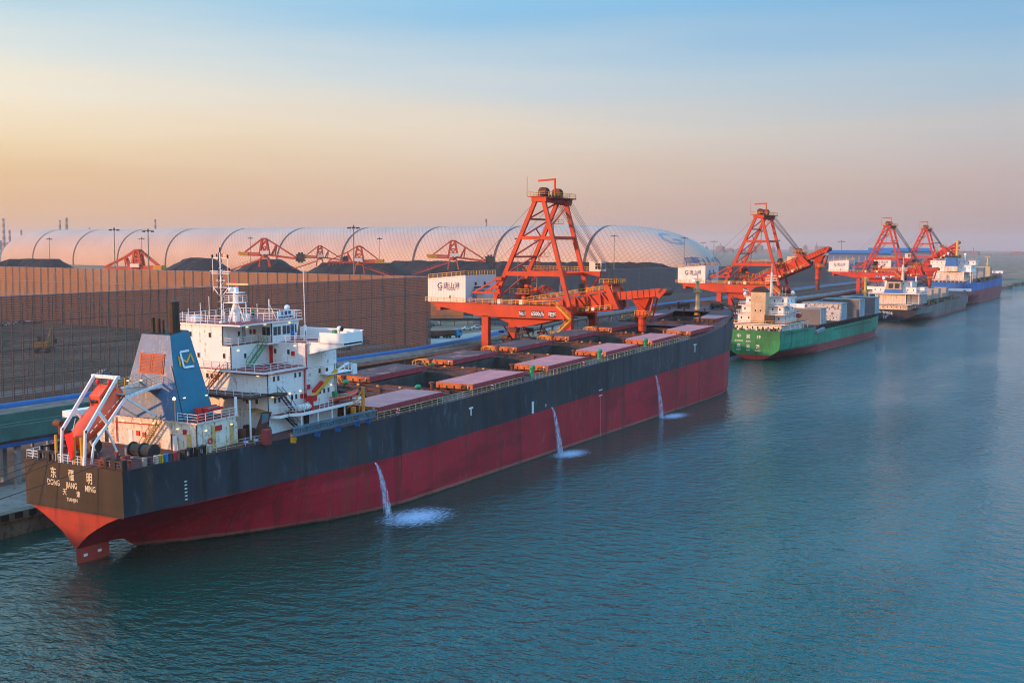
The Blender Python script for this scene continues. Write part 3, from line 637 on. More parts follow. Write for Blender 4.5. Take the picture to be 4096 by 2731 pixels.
# fire boxes
FB=MB().box(-.12,0,-.28,.28,-.32,.32).mesh('fire_hose_box',REDP); FBx=MB().box(-.28,.28,-.12,0,-.32,.32).mesh('fire_hose_box',REDP)
for x,y,z in ((33.6,-6.6,24.0),(25.6,.4,21.2),(12.1,1.6,15.4),(12.1,.5,15.3),(12.1,-6.6,16.2)): link('fire_hose_box',FB,HOUSE if x>20 else POOP,(x,y,z))
for x,y,z in ((32.1,-.9,27.0),(34.2,-8.7,19.3),(32.6,-8.7,18.2),(33.4,-8.7,18.1),(15.6,-8.6,16.3),(16.2,-8.6,16.3)): link('fire_hose_box',FBx,HOUSE if x>20 else POOP,(x,y,z))
# pipes and seams
pp=MB()
pp.tpath([(33.7,-8.85,27.3),(33.7,-8.85,22.0),(34.0,-8.85,22.0)],.07,6); pp.tpath([(25.2,-3.0,21.95),(25.2,-8.95,21.95),(33.8,-8.95,21.95)],.08,6); pp.tpath([(33.2,-8.85,21.9),(33.2,-8.85,16.5)],.08,6); pp.tpath([(33.5,-8.85,21.9),(33.5,-8.85,16.5)],.05,6)
pp.tpath([(25.5,6.5,22.05),(25.5,-2.5,21.95)],.07,6); pp.tpath([(11.98,5.6,16.6),(11.98,-2,16.75)],.08,6); pp.tpath([(11.98,5.4,17.4),(11.98,5.4,14)],.07,6)
pp.build('red_pipes',paint('pipe_red',(.42,.02,.03),.5,.2,.2),HOUSE)
pk=MB(); pk.tube((25.5,-8.75,13.7),(25.5,-8.75,22.1),.07,6); pk.tube((25.48,-2.38,22.4),(25.48,-2.38,25.5),.09,6); pk.tube((25.5,-.95,25.6),(25.5,-.95,28.3),.08,6); pk.tube((12.0,-8.65,13.7),(12.0,-8.65,17.2),.08,6); pk.tube((32.1,-4.05,25.6),(32.1,-4.05,28.3),.09,6)
pk.box(33.0,33.7,-9.1,-8.7,14.0,16.0)
pk.build('drain_pipes',DARK,HOUSE)
for z,x0 in ((18.95,25.6),(21.9,25.6)): MB().box(x0,40.8,-8.708,-8.7,z,z+.035).build('weld_seam',STEEL,HOUSE)
# poop house doors
MB().box(12.03,12.1,-4.85,-4.15,13.75,15.75).build('doorway',BLACK,POOP)
MB().box(11.6,11.66,-5.6,-4.9,13.75,15.75).build('door',CLEANW,POOP); MB().box(12.03,12.1,2.6,3.3,13.75,15.7).build('door',CLEANW,POOP); MB().box(12.03,12.1,7.1,7.7,13.75,15.7).build('doorway',BLACK,POOP)
MB().box(12.0,12.1,-7.6,-6.9,13.8,16.0).build('rust_patch',paint('primer_patch',(.62,.42,.15),.7,.4,.6),POOP)
for x,h in ((14.6,2.8),(18.0,2.6)): MB().box(x,x+.8,-8.66,-8.6,13.9,13.9+h).build('primer_patch',bpy.data.materials['primer_patch'],POOP)
MB().torus((14.3,-8.72,14.9),.33,.09,'y').build('lifebuoy',paint('lifebuoy_red',(.65,.05,.03),.5,.1),POOP)
# stairs
MB().stair((11.3,.2,13.7),(11.3,-3.0,17.3),.8,12,side=(1,0,0)).build('stair',paint('stair_yellowish',(.40,.26,.10),.6,.3,.5),SHIP)
MB().stair((28.0,-3.3,22.5),(31.6,-3.3,25.5),.75,13).build('stair',GREENP,SHIP)
MB().stair((24.7,1.5,19.5),(24.7,-1.4,22.2),.75,11,side=(1,0,0)).build('stair',paint('stair_brown',(.12,.03,.03),.6,.3,.4),SHIP)
MB().stair((30.0,-9.4,16.5),(27.2,-9.4,19.3),.75,11).build('stair',bpy.data.materials['stair_brown'],SHIP)
MB().stair((30.6,-9.8,13.8),(28.0,-9.8,16.0),.75,9).build('stair',DARK,SHIP)
ld=MB()
for sgn in (0,.45): ld.beam((29.6+sgn,-.98,25.7),(29.6+sgn,-.98,28.3),.05)
for k in range(9): ld.beam((29.6,-.98,25.9+k*.28),(30.05,-.98,25.9+k*.28),.04)
for sgn in (0,.45): ld.beam((40.2+sgn,-8.8,16.4),(40.2+sgn,-8.8,22.0),.05)
for k in range(18): ld.beam((40.2,-8.8,16.6+k*.3),(40.65,-8.8,16.6+k*.3),.04)
ld.build('wall_ladder',DARK,HOUSE)
# railings
R=MB()
R.rail([(24.7,3.4,22.42),(24.7,-2.4,22.42),(24.7,-8.8,22.42),(33.5,-8.8,22.42)],1.05,1.5,.065)
R.build('deck_railing',RAILW,SHIP); R=MB()
R.rail([(25.7,-1.2,25.57),(25.7,-2.35,25.57),(31.2,-2.35,25.57),(31.3,-4.0,25.57),(33.3,-8.85,25.57),(34.3,-10.6,25.57)],1.05,1.4,.065)
R.build('deck_railing',RAILW,SHIP)
MB().rail([(25.4,-1.1,28.55),(32.0,-1.1,28.55),(32.1,-4.3,28.55),(38.6,-4.3,28.55),(38.6,8.2,28.55),(25.4,8.2,28.55)],1.15,1.4,.065,closed=True).build('roof_railing',RAILW,SHIP)
MB().rail([(21.9,3,19.42),(21.9,-8.9,19.42),(25.6,-8.95,19.42)],1.0,1.5,.055).build('deck_railing',RAILW,SHIP)
MB().rail([(25.7,-8.9,16.4),(26.5,-9.9,16.4),(28.5,-9.95,16.4),(29.7,-11.1,16.4),(30.2,-11.1,16.4)],1.05,1.1,.065).build('deck_railing',RAILW,SHIP); MB().rail([(33.6,-11.1,16.4),(36.6,-11.1,16.4)],1.05,1.1,.065).build('deck_railing',RAILW,SHIP)
MB().rail([(12.2,-5.3,17.46),(12.2,-8.65,17.46),(19.4,-8.65,17.46)],1.05,1.5,.065).build('deck_railing',RAILW,SHIP)
# roof gear
for x,y,h in ((26.2,5.9,2.0),(27,3.5,1.8),(28.2,1.0,1.6),(28.9,6.2,2.6),(30.6,3.4,2.8),(33.6,1.9,2.6),(34.4,.5,2.3),(26.4,7.2,1.5),(35.6,5,2),(31.0,6.5,3.4),(30.9,-.6,2.5)): MB().tube((x,y,28.5),(x,y,28.5+h),.05,5).build('antenna',CLEANW,SHIP)
MB().tube((33.4,-2.6,28.5),(33.4,-2.6,31.6),.1,6).beam((33.4,-2.6,31.0),(33.8,-3.6,28.6),.07).build('stayed_mast',CLEANW,SHIP)
MB().box(30.7,31.3,-.9,-.3,28.5,29.6).build('vent_box',CLEANW,SHIP)
MB().tube((36.6,-3.2,28.5),(36.6,-3.2,29.9),.12,6).ell((36.6,-3.2,30.2),.42,.42,.42).ell((36.2,-3.3,30.0),.25,.25,.3).build('radome',CLEANW,SHIP)
MB().box(26.6,28.0,5,6.8,28.56,29.3).build('locker',CLEANW,SHIP); MB().ell((25.9,-.6,28.8),.45,.45,.25).build('dish_cover',CLEANW,SHIP)
fl=MB(); fl.tube((25.45,7.2,28.5),(25.45,7.2,30.3),.18,8); fl.build('corner_post',CLEANW,SHIP)
lm=MB(); bx_,by_=31.7,4.8
for k in range(4):
    a_=k*math.pi/2+.78; 
    lm.beam((bx_+.45*math.cos(a_),by_+.45*math.sin(a_),28.5),(bx_+.14*math.cos(a_),by_+.14*math.sin(a_),38.2),.09,mi=k%2)
for k in range(20):
    z=28.7+k*.48; w_=.42-.28*(k/20); a_=k%2
    lm.beam((bx_-w_,by_-w_,z),(bx_+w_,by_+w_,z+.4) if a_ else (bx_+w_,by_-w_,z+.4),.06,mi=a_); lm.beam((bx_-w_,by_+w_,z),(bx_+w_,by_-w_,z+.4),.06,mi=1-a_)
for z,h in ((37.4,1.5),(35.5,1.95),(35.2,1.7),(34.2,.85),(33.2,1.3)): lm.beam((bx_,by_-h,z),(bx_,by_+h,z),.09)
for z,h in ((35.5,1.95),(35.2,1.6)): lm.beam((bx_-.9,by_,z),(bx_+.9,by_,z),.07)
for y in (-1.45,1.45):
    lm.beam((bx_,by_+y,32.6),(bx_,by_+y,37.3),.05); lm.tube((bx_,by_+y,37.4),(bx_,by_+y,37.9),.14,6,mi=1); lm.beam((bx_,by_+y,33.2),(bx_,by_+y*.2,32.0),.08)
for y,z in ((-1.7,35.6),(1.7,35.6),(.6,37.6),(-.5,37.6)): lm.tube((bx_,by_+y,z),(bx_,by_+y,z+.4),.11,6,mi=1)
lm.tube((bx_,by_,38.0),(bx_,by_,38.9),.1,6,mi=1)
LMAST=lm.build('signal_mast',[CLEANW,BLACK],SHIP)
MB().ell((bx_,by_-.75,37.8),.17,.17,.2).build('mast_light',emit('mast_red_light',(1,.12,.04),4),LMAST)
MB().add([(bx_,by_-2.2,36.0-1.5),(bx_,by_-2.7,34.2),(bx_+.1,by_-3.3,32.9),(bx_,by_-2.9,33.1)],[(0,1,2,3)]).build('signal_flag',REDP,LMAST)
rm=MB(); rx,ry=30.1,.6
rm.tube((rx,ry,28.5),(rx,ry,32.6),.55,10,.38); rm.box(rx-.9,rx+.9,ry-1.3,ry+1.3,31.2,31.3); rm.rail([(rx-.9,ry-1.3,31.3),(rx+.9,ry-1.3,31.3),(rx+.9,ry+1.3,31.3),(rx-.9,ry+1.3,31.3)],.95,1,.05,closed=True)
rm.box(rx-.7,rx+.7,ry-1.2,ry+1.2,32.6,32.7); rm.box(rx-.3,rx+.3,ry-.3,ry+.3,32.7,33.4); rm.ell((rx-.4,ry+.5,33.1),.35,.35,.35)
for k in (-1,1): rm.beam((rx,ry+k*1.5,28.5),(rx,ry+k*.35,31.2),.13)
rm.beam((rx-1.4,ry,28.5),(rx-.3,ry,31),.13); rm.ell((rx-.5,ry-.1,30.3),.35,.35,.35)
RMAST=rm.build('radar_mast',CLEANW,SHIP); MB().box(rx-.12,rx+.12,ry-2.4,ry+1.6,33.7,33.95).build('radar_scanner',paint('scanner_buff',(.55,.45,.2),.5),RMAST)
wa=MB(); wa.tube((36,-6.9,25.6),(36,-6.9,27.8),.24,8); wa.tube((36,-6.9,27.8),(36,-6.8,36.2),.06,5); wa.build('whip_antenna',CLEANW,SHIP)
nb=MB().box(33.0,36.5,-4.50,-4.42,28.75,29.95).build('name_board',CLEANW,SHIP)
NAVY=paint('navy_lettering',(.01,.03,.16),.5)
text('东 疆 明',.62,STB(34.75,-4.52,29.55),NAVY,nb); text('DONG JIANG MING',.40,STB(34.75,-4.52,29.02),NAVY,nb,sx=.92)
# bridge wings
for sg in (-1,1):
    wg=MB(); y0,y1=sg*8.7,sg*15.2
    wg.box(34.0,38.4,min(y0,y1),max(y0,y1),25.5,25.72,0,top=1)
    wg.box(38.3,38.42,min(sg*4.1,y1),max(sg*4.1,y1),25.72,27.25)
    a_,b_=sorted((sg*15.08,sg*15.2)); wg.box(34.0,38.3,a_,b_,25.35,27.15)
    a_,b_=sorted((sg*11.0,sg*15.08)); wg.box(34.0,34.12,a_,b_,25.45,27.1)
    a_,b_=sorted((sg*10.8,sg*15.2)); wg.box(38.43,38.7,*sorted((sg*4.1,sg*15.2)),27.2,27.3)
    wg.add([(34.05,sg*8.7,23.9),(34.05,sg*15.1,25.3),(34.05,sg*15.1,25.5),(34.05,sg*8.7,25.5),(38.3,sg*8.7,23.9),(38.3,sg*15.1,25.3),(38.3,sg*15.1,25.5),(38.3,sg*8.7,25.5)],[(0,1,2,3),(7,6,5,4),(0,4,5,1),(1,5,6,2),(2,6,7,3)])
    wg.build('bridge_wing',[CLEANW,DECKR],SHIP)
ws=MB(); ws.tube((36.4,-12.6,25.7),(36.4,-12.6,27.2),.12,6); ws.ell((36.4,-12.7,27.5),.4,.4,.4); ws.tube((36.4,-13.05,27.5),(36.4,-13.2,27.5),.34,10,mi=1); ws.build('searchlight',[CLEANW,BLACK],SHIP)
MB().box(36.3,36.9,-11.9,-11.4,25.75,27.3).build('covered_repeater',GREENP,SHIP)
# air conditioner platform
ac=MB(); ac.box(36.8,42.6,-10.4,-8.72,20.75,20.85); ac.rail([(40.6,-10.3,20.85),(42.5,-10.3,20.85),(42.5,-8.8,20.85)],1.0,.8,.05); ac.box(36.9,37.7,-9.6,-8.9,21.0,21.9); ac.beam((37,-10,20.7),(40.6,-8.8,20.2),.08); ac.tube((37.3,-9.62,21.45),(37.3,-9.64,21.45),.28,10,mi=1); ac.box(42.4,43.5,-10.4,-10.1,20.2,21.7)
ac.tube((31.3+1.9,-5.0,23.2),(33.2,-5.01,23.2),.2,8,mi=1); ac.box(33.0,33.5,-5.6,-4.8,22.9,23.6)
ac.build('air_conditioner_platform',[CLEANW,DARK],SHIP)
# provision crane
pc=MB(); pc.tube((32.4,-10.6,16.4),(32.4,-10.6,18.3),.3,8,mi=0); pc.beam((32.3,-10.7,18.0),(39.2,-9.9,21.2),.38,.5,mi=1); pc.box(31.9,33.2,-11.0,-10.2,17.6,18.4,0); pc.beam((33.2,-10.4,18.8),(35.4,-10.2,19.9),.5,.5,mi=0); pc.beam((39.2,-9.9,21.1),(42.2,-9.8,21.9),.2,.25,mi=2)
pc.tpath([(38.6,-9.9,20.8),(33.4,-10.9,18.3)],.03,4,mi=3)
pc.build('provision_crane',[REDP,YEL,CLEANW,BLACK],SHIP)
# yellow post, gangway winch
yp=MB(); yp.tube((41.4,-12.9,13.9),(41.4,-12.9,18.6),.26,8); yp.beam((41.4,-12.9,18.2),(39.5,-12.6,16.6),.16); yp.beam((41.4,-12.9,16.9),(40.0,-11,15.6),.14); yp.box(38.9,39.4,-13.1,-12.5,13.9,16.0); yp.box(41.9,43,-13.6,-12.7,13.9,14.9)
yp.build('hose_crane_post',paint('post_orange_yellow',(.60,.24,.03),.5,.25,.4),SHIP)
# stowed accommodation ladder
al=MB(); xa,xb=21.4,39.8
def zl(x,k): return interp(x,[(xa,15.10+k*.85),(xb,14.85+k*.85)])
for k in (0,1):
    for y in (-16.45,-15.7): al.beam((xa,y,zl(xa,k)),(xb,y,zl(xb,k)),.1,.14)
n_=13
for i in range(n_):
    x0=xa+(xb-xa)*i/n_; x1=xa+(xb-xa)*(i+1)/n_
    al.beam((x0,-16.45,zl(x0,0)),(x0,-16.45,zl(x0,1)),.1); al.beam((x0,-16.45,zl(x0,i%2)),(x1,-16.45,zl(x1,1-i%2)),.07); al.box(x0+.1,x1-.1,-16.38,-16.34,zl(x0,0)+.05,zl(x0,1)-.05,1)
al.box(xa,xb,-16.3,-15.8,14.75,14.85,1)
al.build('accommodation_ladder',[SLATE,paint('ladder_panel',(.07,.12,.16),.5,.2)],SHIP)
for x in (22.5,27.5,32,36.5,39): MB().box(x,x+.35,-15.6,-14.9,13.8,15.0).beam((x,-15.9,14.3),(x,-15.4,15.0),.15).build('ladder_bracket',BLUEP if x>27 else YEL,SHIP)
MB().box(20.0,21.0,-13.1,-12.2,13.75,15.7).build('red_locker',paint('locker_red',(.33,.05,.05),.6,.3,.3),SHIP)
jk=MB(); rr=random.Random(8)
for k in range(16): x=rr.uniform(20,25);y=rr.uniform(-10.5,-2); jk.box(x-.4,x+.4,y-.35,y+.35,13.75,13.8+rr.uniform(.3,1.6))
jk.box(22,25,-9.3,-8.0,13.7,14.2); jk.beam((23,-8.9,13.8),(25.4,-8.6,17.0),1.5,.08); jk.build('deck_stores',RUSTY,SHIP)
MB().beam((24.5,-8.0,17.0),(25.5,-6.3,17.3),1.9,.06).build('tarpaulin_cover',paint('ochre_tarp',(.45,.22,.06),.8,.3),SHIP)
for x,h in ((22.2,3.2),): MB().beam((24.1,-9.1,13.8),(24.7,-8.9,16.9),.9,.12).build('stair_leaf',SLATE,SHIP)
# funnel: tapered casing
def fpt(u,z): # half width and x extent at height
    t=(z-17.42)/(28.1-17.42); return 5.2-2.7*t, 12.35+1.85*t, 18.9-1.4*t
fu=MB(); h0,x0,x1=fpt(0,17.46); h1,x2,x3=fpt(0,28.1)
fu.add([(x0,-h0,17.46),(x1,-h0,17.46),(x1,h0,17.46),(x0,h0,17.46),(x2,-h1,28.1),(x3,-h1,28.5),(x3,h1,28.5),(x2,h1,28.1)],[(0,1,5,4),(1,2,6,5),(2,3,7,6)],0)
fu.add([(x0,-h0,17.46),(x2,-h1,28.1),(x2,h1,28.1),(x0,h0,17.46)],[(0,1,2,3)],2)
fu.add([(x2,-h1,28.1),(x3,-h1,28.5),(x3,h1,28.5),(x2,h1,28.1)],[(0,1,2,3)],1)
FUN=fu.build('funnel',[paint('funnel_blue',(.001,.165,.27),.5,.12,.12,rustcol=(.02,.05,.09)),BLACK,paint('funnel_blue_sunlit',(.05,.16,.32),.5,.18,.5,rustcol=(.45,.30,.15))],SHIP)  # aft face: sun glare lightened into the same blue paint
SOOT=paint('sooty_pipe',(.05,.035,.025),.7,.6,.5)
ex=MB(); ex.tube((16.3,-1.2,27.9),(16.3,-1.2,32.3),.75,12); ex.build('exhaust_pipe',SOOT,FUN)
for y,r_,z in ((1.7,.32,30.2),(.7,.28,30.1),(-.1,.2,29.9),(2.1,.15,29.2)): MB().tube((15.4,y,27.9),(15.4,y,z),r_,8).build('exhaust_pipe',SOOT,FUN)
lv=MB(); 
def fax(z): return 12.35+1.85*(z-17.42)/10.68
for y0,y1 in ((-1.75,.1),(.3,2.15)):
    for k in range(12):
        z=23.35+k*.18; lv.box(fax(z)-.16,fax(z)-.01,y0,y1,z,z+.10)
for y0,y1,za,zb in ((-1.95,2.35,23.15,23.33),(-1.95,2.35,25.5,25.68)): lv.box(fax(za)-.12,fax(za)+.05,y0,y1,za,zb)
for y in (-1.95,.1,2.15):
    lv.beam((fax(23.2)-.03,y+.1,23.2),(fax(25.6)-.03,y+.1,25.6),.2,.12)
lv.build('louvre_vent',paint('louvre_orange_red',(.50,.10,.05),.6,.2,.2),FUN)
# funnel emblem on the starboard slope
ny=2.7/10.68
def FP(x,z,o=.03): return (x,-(5.2-ny*(z-17.42))-o,z)
eb=MB(); ey_=MB()
def stroke(mb,pts,w,o): 
    for p,q in zip(pts,pts[1:]):
        mb.beam(FP(*p,o),FP(*q,o),w,.04,up=(0,-1,ny))
    for p in pts: mb.tube(FP(*p,o-.02),FP(*p,o+.02),w/2,10)
cx,cz=15.95,24.95
stroke(ey_,[(cx-1.25,cz-.75),(cx-1.2,cz+.35),(cx-.05,cz-.45),(cx+.95,cz+.55),(cx+1.2,cz-.55)],.26,.14)
stroke(eb,[(cx+.65,cz+1.0),(cx-.75,cz+.95),(cx-.85,cz+.8),(cx-.75,cz-.95),(cx-.6,cz-1.05),(cx+.95,cz-1.05)],.26,.2)
eb.build('emblem',CLEANW,FUN); ey_.build('emblem',YEL,FUN)
link('lamp',LMx,FUN,(17.9,-4.9,20.0)); link('lamp',LMe,FUN,(12.9,1.6,22.2)); link('lamp',LMe,FUN,(12.9,4.0,22.0))
lp=MB(); lp.tube((11.9,-5.2,17.4),(11.9,-5.2,20.3),.06,6); lp.build('lamp_post',YEL,SHIP); MB().ell((11.8,-5.2,20.4),.2,.2,.2).build('lamp',LAMPW,SHIP)
lp=MB(); lp.tube((12.6,-6.0,17.4),(12.2,-4.6,24.5),.07,6); lp.beam((12.4,-5.6,20.2),(12.4,-6.6,20.3),.06); lp.build('lamp_post',DARK,SHIP); link('lamp',LMx,SHIP,(12.4,-6.4,20.5))
rk=MB(); 
for k in range(3): rk.box(14.5,18.4,-7.2+.5*k,-6.8+.5*k,18.3+.1*k,18.6+.1*k,k%2)
rk.box(13.6,14.2,-7.6,-7.0,17.46,18.9,0); rk.box(14.6,15.2,-7.6,-7.0,17.46,18.9,0); rk.build('stowed_gear',[REDP,STEEL],SHIP)
# free fall lifeboat launching frame
dv=MB()
for y in (-1.95,2.05):
    dv.beam((.5,y,17.6),(5.8,y,23.7),.22,.42,0,up=(0,0,1)); dv.beam((.5,y,17.9),(.15,y,13.7),.22,.3,0); dv.beam((6.8,y,20.9),(1.7,y,16.0),.2,.32,0); dv.beam((2.6,y,19.8),(3.9,y,18.2),.3,.35,0)
    dv.beam((1.7,y,16.1),(1.2,y,13.7),.18,.24,0); dv.beam((6.9,y,21.0),(13.0,y,21.9),.2,.32,0); dv.beam((7.2,y,20.8),(12.4,y,17.5),.18,.26,0)
    dv.beam((3.6,y,17.8),(5.6,y,13.7),.18,.2,0)
dv.beam((5.8,-2.2,23.6),(5.8,2.5,23.6),.35,.4,0); dv.box(6.6,13.0,-1.9,2.0,21.3,21.4,1); dv.rail([(6.8,-1.9,21.4),(13.0,-1.9,21.9)],1.05,1.3,.06,2); dv.rail([(6.8,2.0,21.4),(13.0,2.0,21.9)],1.05,1.3,.06,2)
dv.build('lifeboat_launching_frame',[WHITE,STEEL,YEL],SHIP)
for y in (-.9,1.1): MB().ell((5.4,y,23.0),.25,.3,.4).build('red_block',REDP,SHIP)
dy=MB(); 
for y in (-.2,-1.4,3.0): dy.tube((.3,y,13.7),(.3,y,17.0),.17,8)
dy.tube((1.2,2.9,18.2),(1.2,4.1,18.2),.42,10,mi=1); dy.box(.6,1.4,2.2,2.9,16.5,18,1); dy.build('winch_posts',[YEL,RUSTY],SHIP)
# railing of poles etc. done; separate things carried by the ship --------------------------------
def on_ship(o):
    """place a top-level thing given in ship coordinates"""
    p=Vector(o.location); o.location=s2w(*p); e=o.rotation_euler.copy()
    o.rotation_mode='XYZ'; o.matrix_basis=Matrix.Translation(Vector(s2w(*p)))@Matrix.Rotation(-TRIM,4,'Y')@e.to_matrix().to_4x4(); return o
LB=empty('lifeboat',(4.2,.55,18.6),(0,rad(-36),0),'orange free-fall lifeboat nose down on its white stern frame','lifeboat'); on_ship(LB); LB.scale=(1.08,1.22,1.25)
# hull of the boat: x toward stern(up), loft of rings
rings=[(-4.3,.10,.15,-.25),(-4.0,.55,.5,-.2),(-3.2,1.0,.85,-.1),(-2,1.25,1.05,0),(0,1.38,1.15,.02),(2.2,1.35,1.15,.05),(3.6,1.2,1.1,.1),(4.2,1.05,1.0,.15)]
lbm=MB(); nn=16; vs=[]
for x,ry_,rz_,dz_ in rings:
    for i in range(nn):
        a_=2*math.pi*i/nn; vs.append((x,ry_*math.cos(a_),dz_+rz_*math.sin(a_)*(1.0 if math.sin(a_)<0 else .85)))
fs=[(j*nn+i,(j+1)*nn+i,(j+1)*nn+(i+1)%nn,j*nn+(i+1)%nn) for j in range(len(rings)-1) for i in range(nn)]+[tuple(range(nn)),tuple(range((len(rings)-1)*nn,len(rings)*nn))[::-1]]
lbm.add(vs,fs); lbm.build('lifeboat_hull',LBORANGE,LB,smooth=True)
cb=MB(); cb.prism([(.9,.75),(1.5,1.75),(3.3,1.9),(3.9,1.0),(3.9,.6)],'y',-.75,.75); cab_=cb.build('cockpit',LBORANGE,LB)
MB().box(1.05,1.35,-.4,.4,1.15,1.45).box(1.7,2.4,-.78,-.751,1.1,1.5).box(1.7,2.4,.751,.78,1.1,1.5).build('window',GLASS,cab_)
MB().box(3.9,4.6,-.5,.5,-.6,.5).torus((4.45,0,-.5),.5,.07,'x').build('propeller_guard',REDP,LB)
gl=MB()
for sg in (-1,1):
    for k in range(8): gl.box(-2.4+k*.8,-1.9+k*.8,sg*1.36-.03,sg*1.36+.03,.18,.24)
gl.build('grab_line',CLEANW,LB)
FLG=empty('flag',(.0,.3,16.3),None,'red flag hanging from the stern below the lifeboat','flag'); on_ship(FLG)
fg=MB(); vs=[]
for i in range(6):
    for j in range(6): vs.append((-.1+.12*math.sin(i*1.3+j*.5),-.75+ .3*i*(.5+.5*(1-j/5)) ,1.4-.62*j-.1*i))
fg.add(vs,[(i*6+j,i*6+j+1,(i+1)*6+j+1,(i+1)*6+j) for i in range(5) for j in range(5)]); fg.build('cloth',paint('flag_red',(.75,.01,.01),.7,.1),FLG,smooth=True)
MB().tube((-.1,-.8,1.5),(.3,-.9,3.0),.04,5).build('flagstaff',RAILW,FLG)
RBt=empty('rescue_boat',(41.2,-9.9,17.3),(0,rad(-3),rad(-6)),'small open orange rescue boat on the white boat deck','boat'); on_ship(RBt)
rb_=MB(); rings=[(-2.6,.7,.45,0),(-1.5,.95,.55,-.02),(0,1.05,.6,0),(1.4,.85,.55,.1),(2.3,.45,.4,.28),(2.75,.08,.15,.5)]
vs=[];nn=9
for x,ry_,rz_,dz_ in rings:
    for i in range(nn): a_=math.pi+math.pi*i/(nn-1); vs.append((x,ry_*math.cos(a_),dz_+rz_*math.sin(a_)))
    for i in range(nn): a_=2*math.pi-math.pi*i/(nn-1); vs.append((x,ry_*.8*math.cos(a_),dz_+.05+rz_*.55*math.sin(a_)))
m2=2*nn
rb_.add(vs,[(j*m2+i,j*m2+(i+1)%m2,(j+1)*m2+(i+1)%m2,(j+1)*m2+i) for j in range(len(rings)-1) for i in range(m2)]+[tuple(range(m2))]); rb_.build('boat_hull',LBORANGE,RBt)
MB().box(-2.5,-1.9,-.3,.3,.1,.9).box(-.5,-.1,-.75,.75,.05,.15).build('outboard_engine',GREENP,RBt)
MB().beam((-1.8,-.2,-.9),(-1.8,-.2,-.4),.2,.2).beam((1.4,.2,-.9),(1.4,.2,-.4),.2).build('cradle',RUSTY,RBt)
for i,(x,lab) in enumerate(((30.7,'white liferaft canister nearest the white stair on the boat deck'),(32.0,'white liferaft canister nearest the yellow provision crane'))):
    t=empty('liferaft_canister',(x,-10.3,16.95),None,lab,'liferaft','liferaft canisters on the boat deck'); on_ship(t)
    c_=MB(); c_.tube((-.58,0,0),(.58,0,0),.5,14); c_.ell((-.58,0,0),.18,.5,.5,12,8); c_.ell((.58,0,0),.18,.5,.5,12,8); c_.build('canister',CLEANW,t,smooth=True)
    b_=MB(); 
    for xx in (-.35,0,.35): b_.torus((xx,0,0),.5,.025,'x',16,4)
    b_.box(-.6,.6,-.4,.4,-.55,-.45); b_.build('strap',DARK,t)
drums=[(3.6,'grey',(.35,.36,.33)),(4.35,'navy',(.03,.04,.08)),(5.2,'white',(.6,.55,.45)),(5.85,'yellow',(.65,.42,.03)),(6.55,'blue',(.02,.20,.48)),(7.15,'dark green',(.03,.07,.06)),(7.75,'red',(.55,.03,.04))]
def drum(x,y,z,lab,col,nm,bands=None,grp='oil drums lashed at the stern rail'):
    t=empty('oil_drum',(x,y,z),None,lab,'drum',grp); on_ship(t)
    b_=MB(); b_.tube((0,0,0),(0,0,.95),.30,14); 
    for zz in (.3,.62,.93): b_.torus((0,0,zz),.30,.025,'z',14,4)
    b_.build('drum_body',paint('drum_'+nm.replace(' ','_'),col,.5,.25,.3),t,smooth=False)
    if bands: MB().tube((0,0,.33),(0,0,.6),.306,14).build('drum_band',CLEANW,t)
    MB().tube((.12,0,.95),(.12,0,.985),.05,8).build('drum_bung',DARK,t)
for x,nm,col in drums: drum(x,-(interp(x,SIDE)-.75),13.66,nm+' steel drum at the starboard stern rail, between its neighbours of other colours' if nm!='red' else 'red steel drum at the stern rail next to the black roller chock',col,nm)
for x,lab in ((18.6,'blue drum with white band, nearer the stern on the starboard rail'),(20.2,'blue drum with white band beside the red locker')): drum(x,-(interp(x,SIDE)-.8),13.8,lab,(.02,.06,.35),'blue_banded',True,'blue and white drums')
drum(12.9,-(interp(12.9,SIDE)-.8),13.75,'white drum with red band on the starboard rail abreast of the poop house',(.6,.55,.5),'white_banded',None,None)
def buoy(x,lab,y=None,z=None):
    t=empty('lifebuoy',(x,y if y is not None else -(hbx(x)-.1),z or deckz(x)+.65),None,lab,'lifebuoy','lifebuoys on the ship rail'); on_ship(t)
    MB().torus((0,0,0),.36,.10,'y').build('ring',bpy.data.materials['lifebuoy_red'],t,smooth=True)
    m_=MB(); 
    for a_ in range(4): 
        q=a_*math.pi/2+.4; m_.ell((.36*math.cos(q),0,.36*math.sin(q)),.13,.125,.13,6,4)
    m_.build('reflective_band',CLEANW,t)
buoy(21.3,'red lifebuoy on the rail beside the red locker'); buoy(46.0,'red lifebuoy on the rail beside the aftmost hatch cover'); buoy(110,'orange lifebuoy on the rail amidships, above the black hull ladder'); buoy(74,'red lifebuoy on the rail abreast of hatch six')
# mooring lines from the transom to the quay
for i,(ys,p,lab) in enumerate(((6.0,(78,148.0,3.6),'topmost mooring line from the stern corner'),(4.2,(74,140,3.4),'second mooring line down from the stern corner'),(2.2,(73,136,3.4),'third mooring line down, leading across the black transom'),(-4.4,(66,133.5,3.3),'lowest mooring line, crossing the gold stern lettering'))):
    a_=Vector(s2w(-.1,ys,14.0)); b_=Vector(p); pts=[]
    for k in range(13): t=k/12; q=a_.lerp(b_,t); q.z-=1.6*math.sin(math.pi*t)*(.5 if i<3 else .6); pts.append(q)
    tag(MB().tpath(pts,.055,5).build('mooring_line',ROPE),lab,'mooring line','stern mooring lines')
bl=empty('mooring_buoy',(79,147.5,4.3),None,'red ball marker at the quay end of the mooring lines','marker'); MB().ell((0,0,0),.7,.7,.7).build('ball',REDP,bl,smooth=True); MB().tube((0,0,-1.3),(0,0,-.6),.1,6).build('post',DARK,bl)
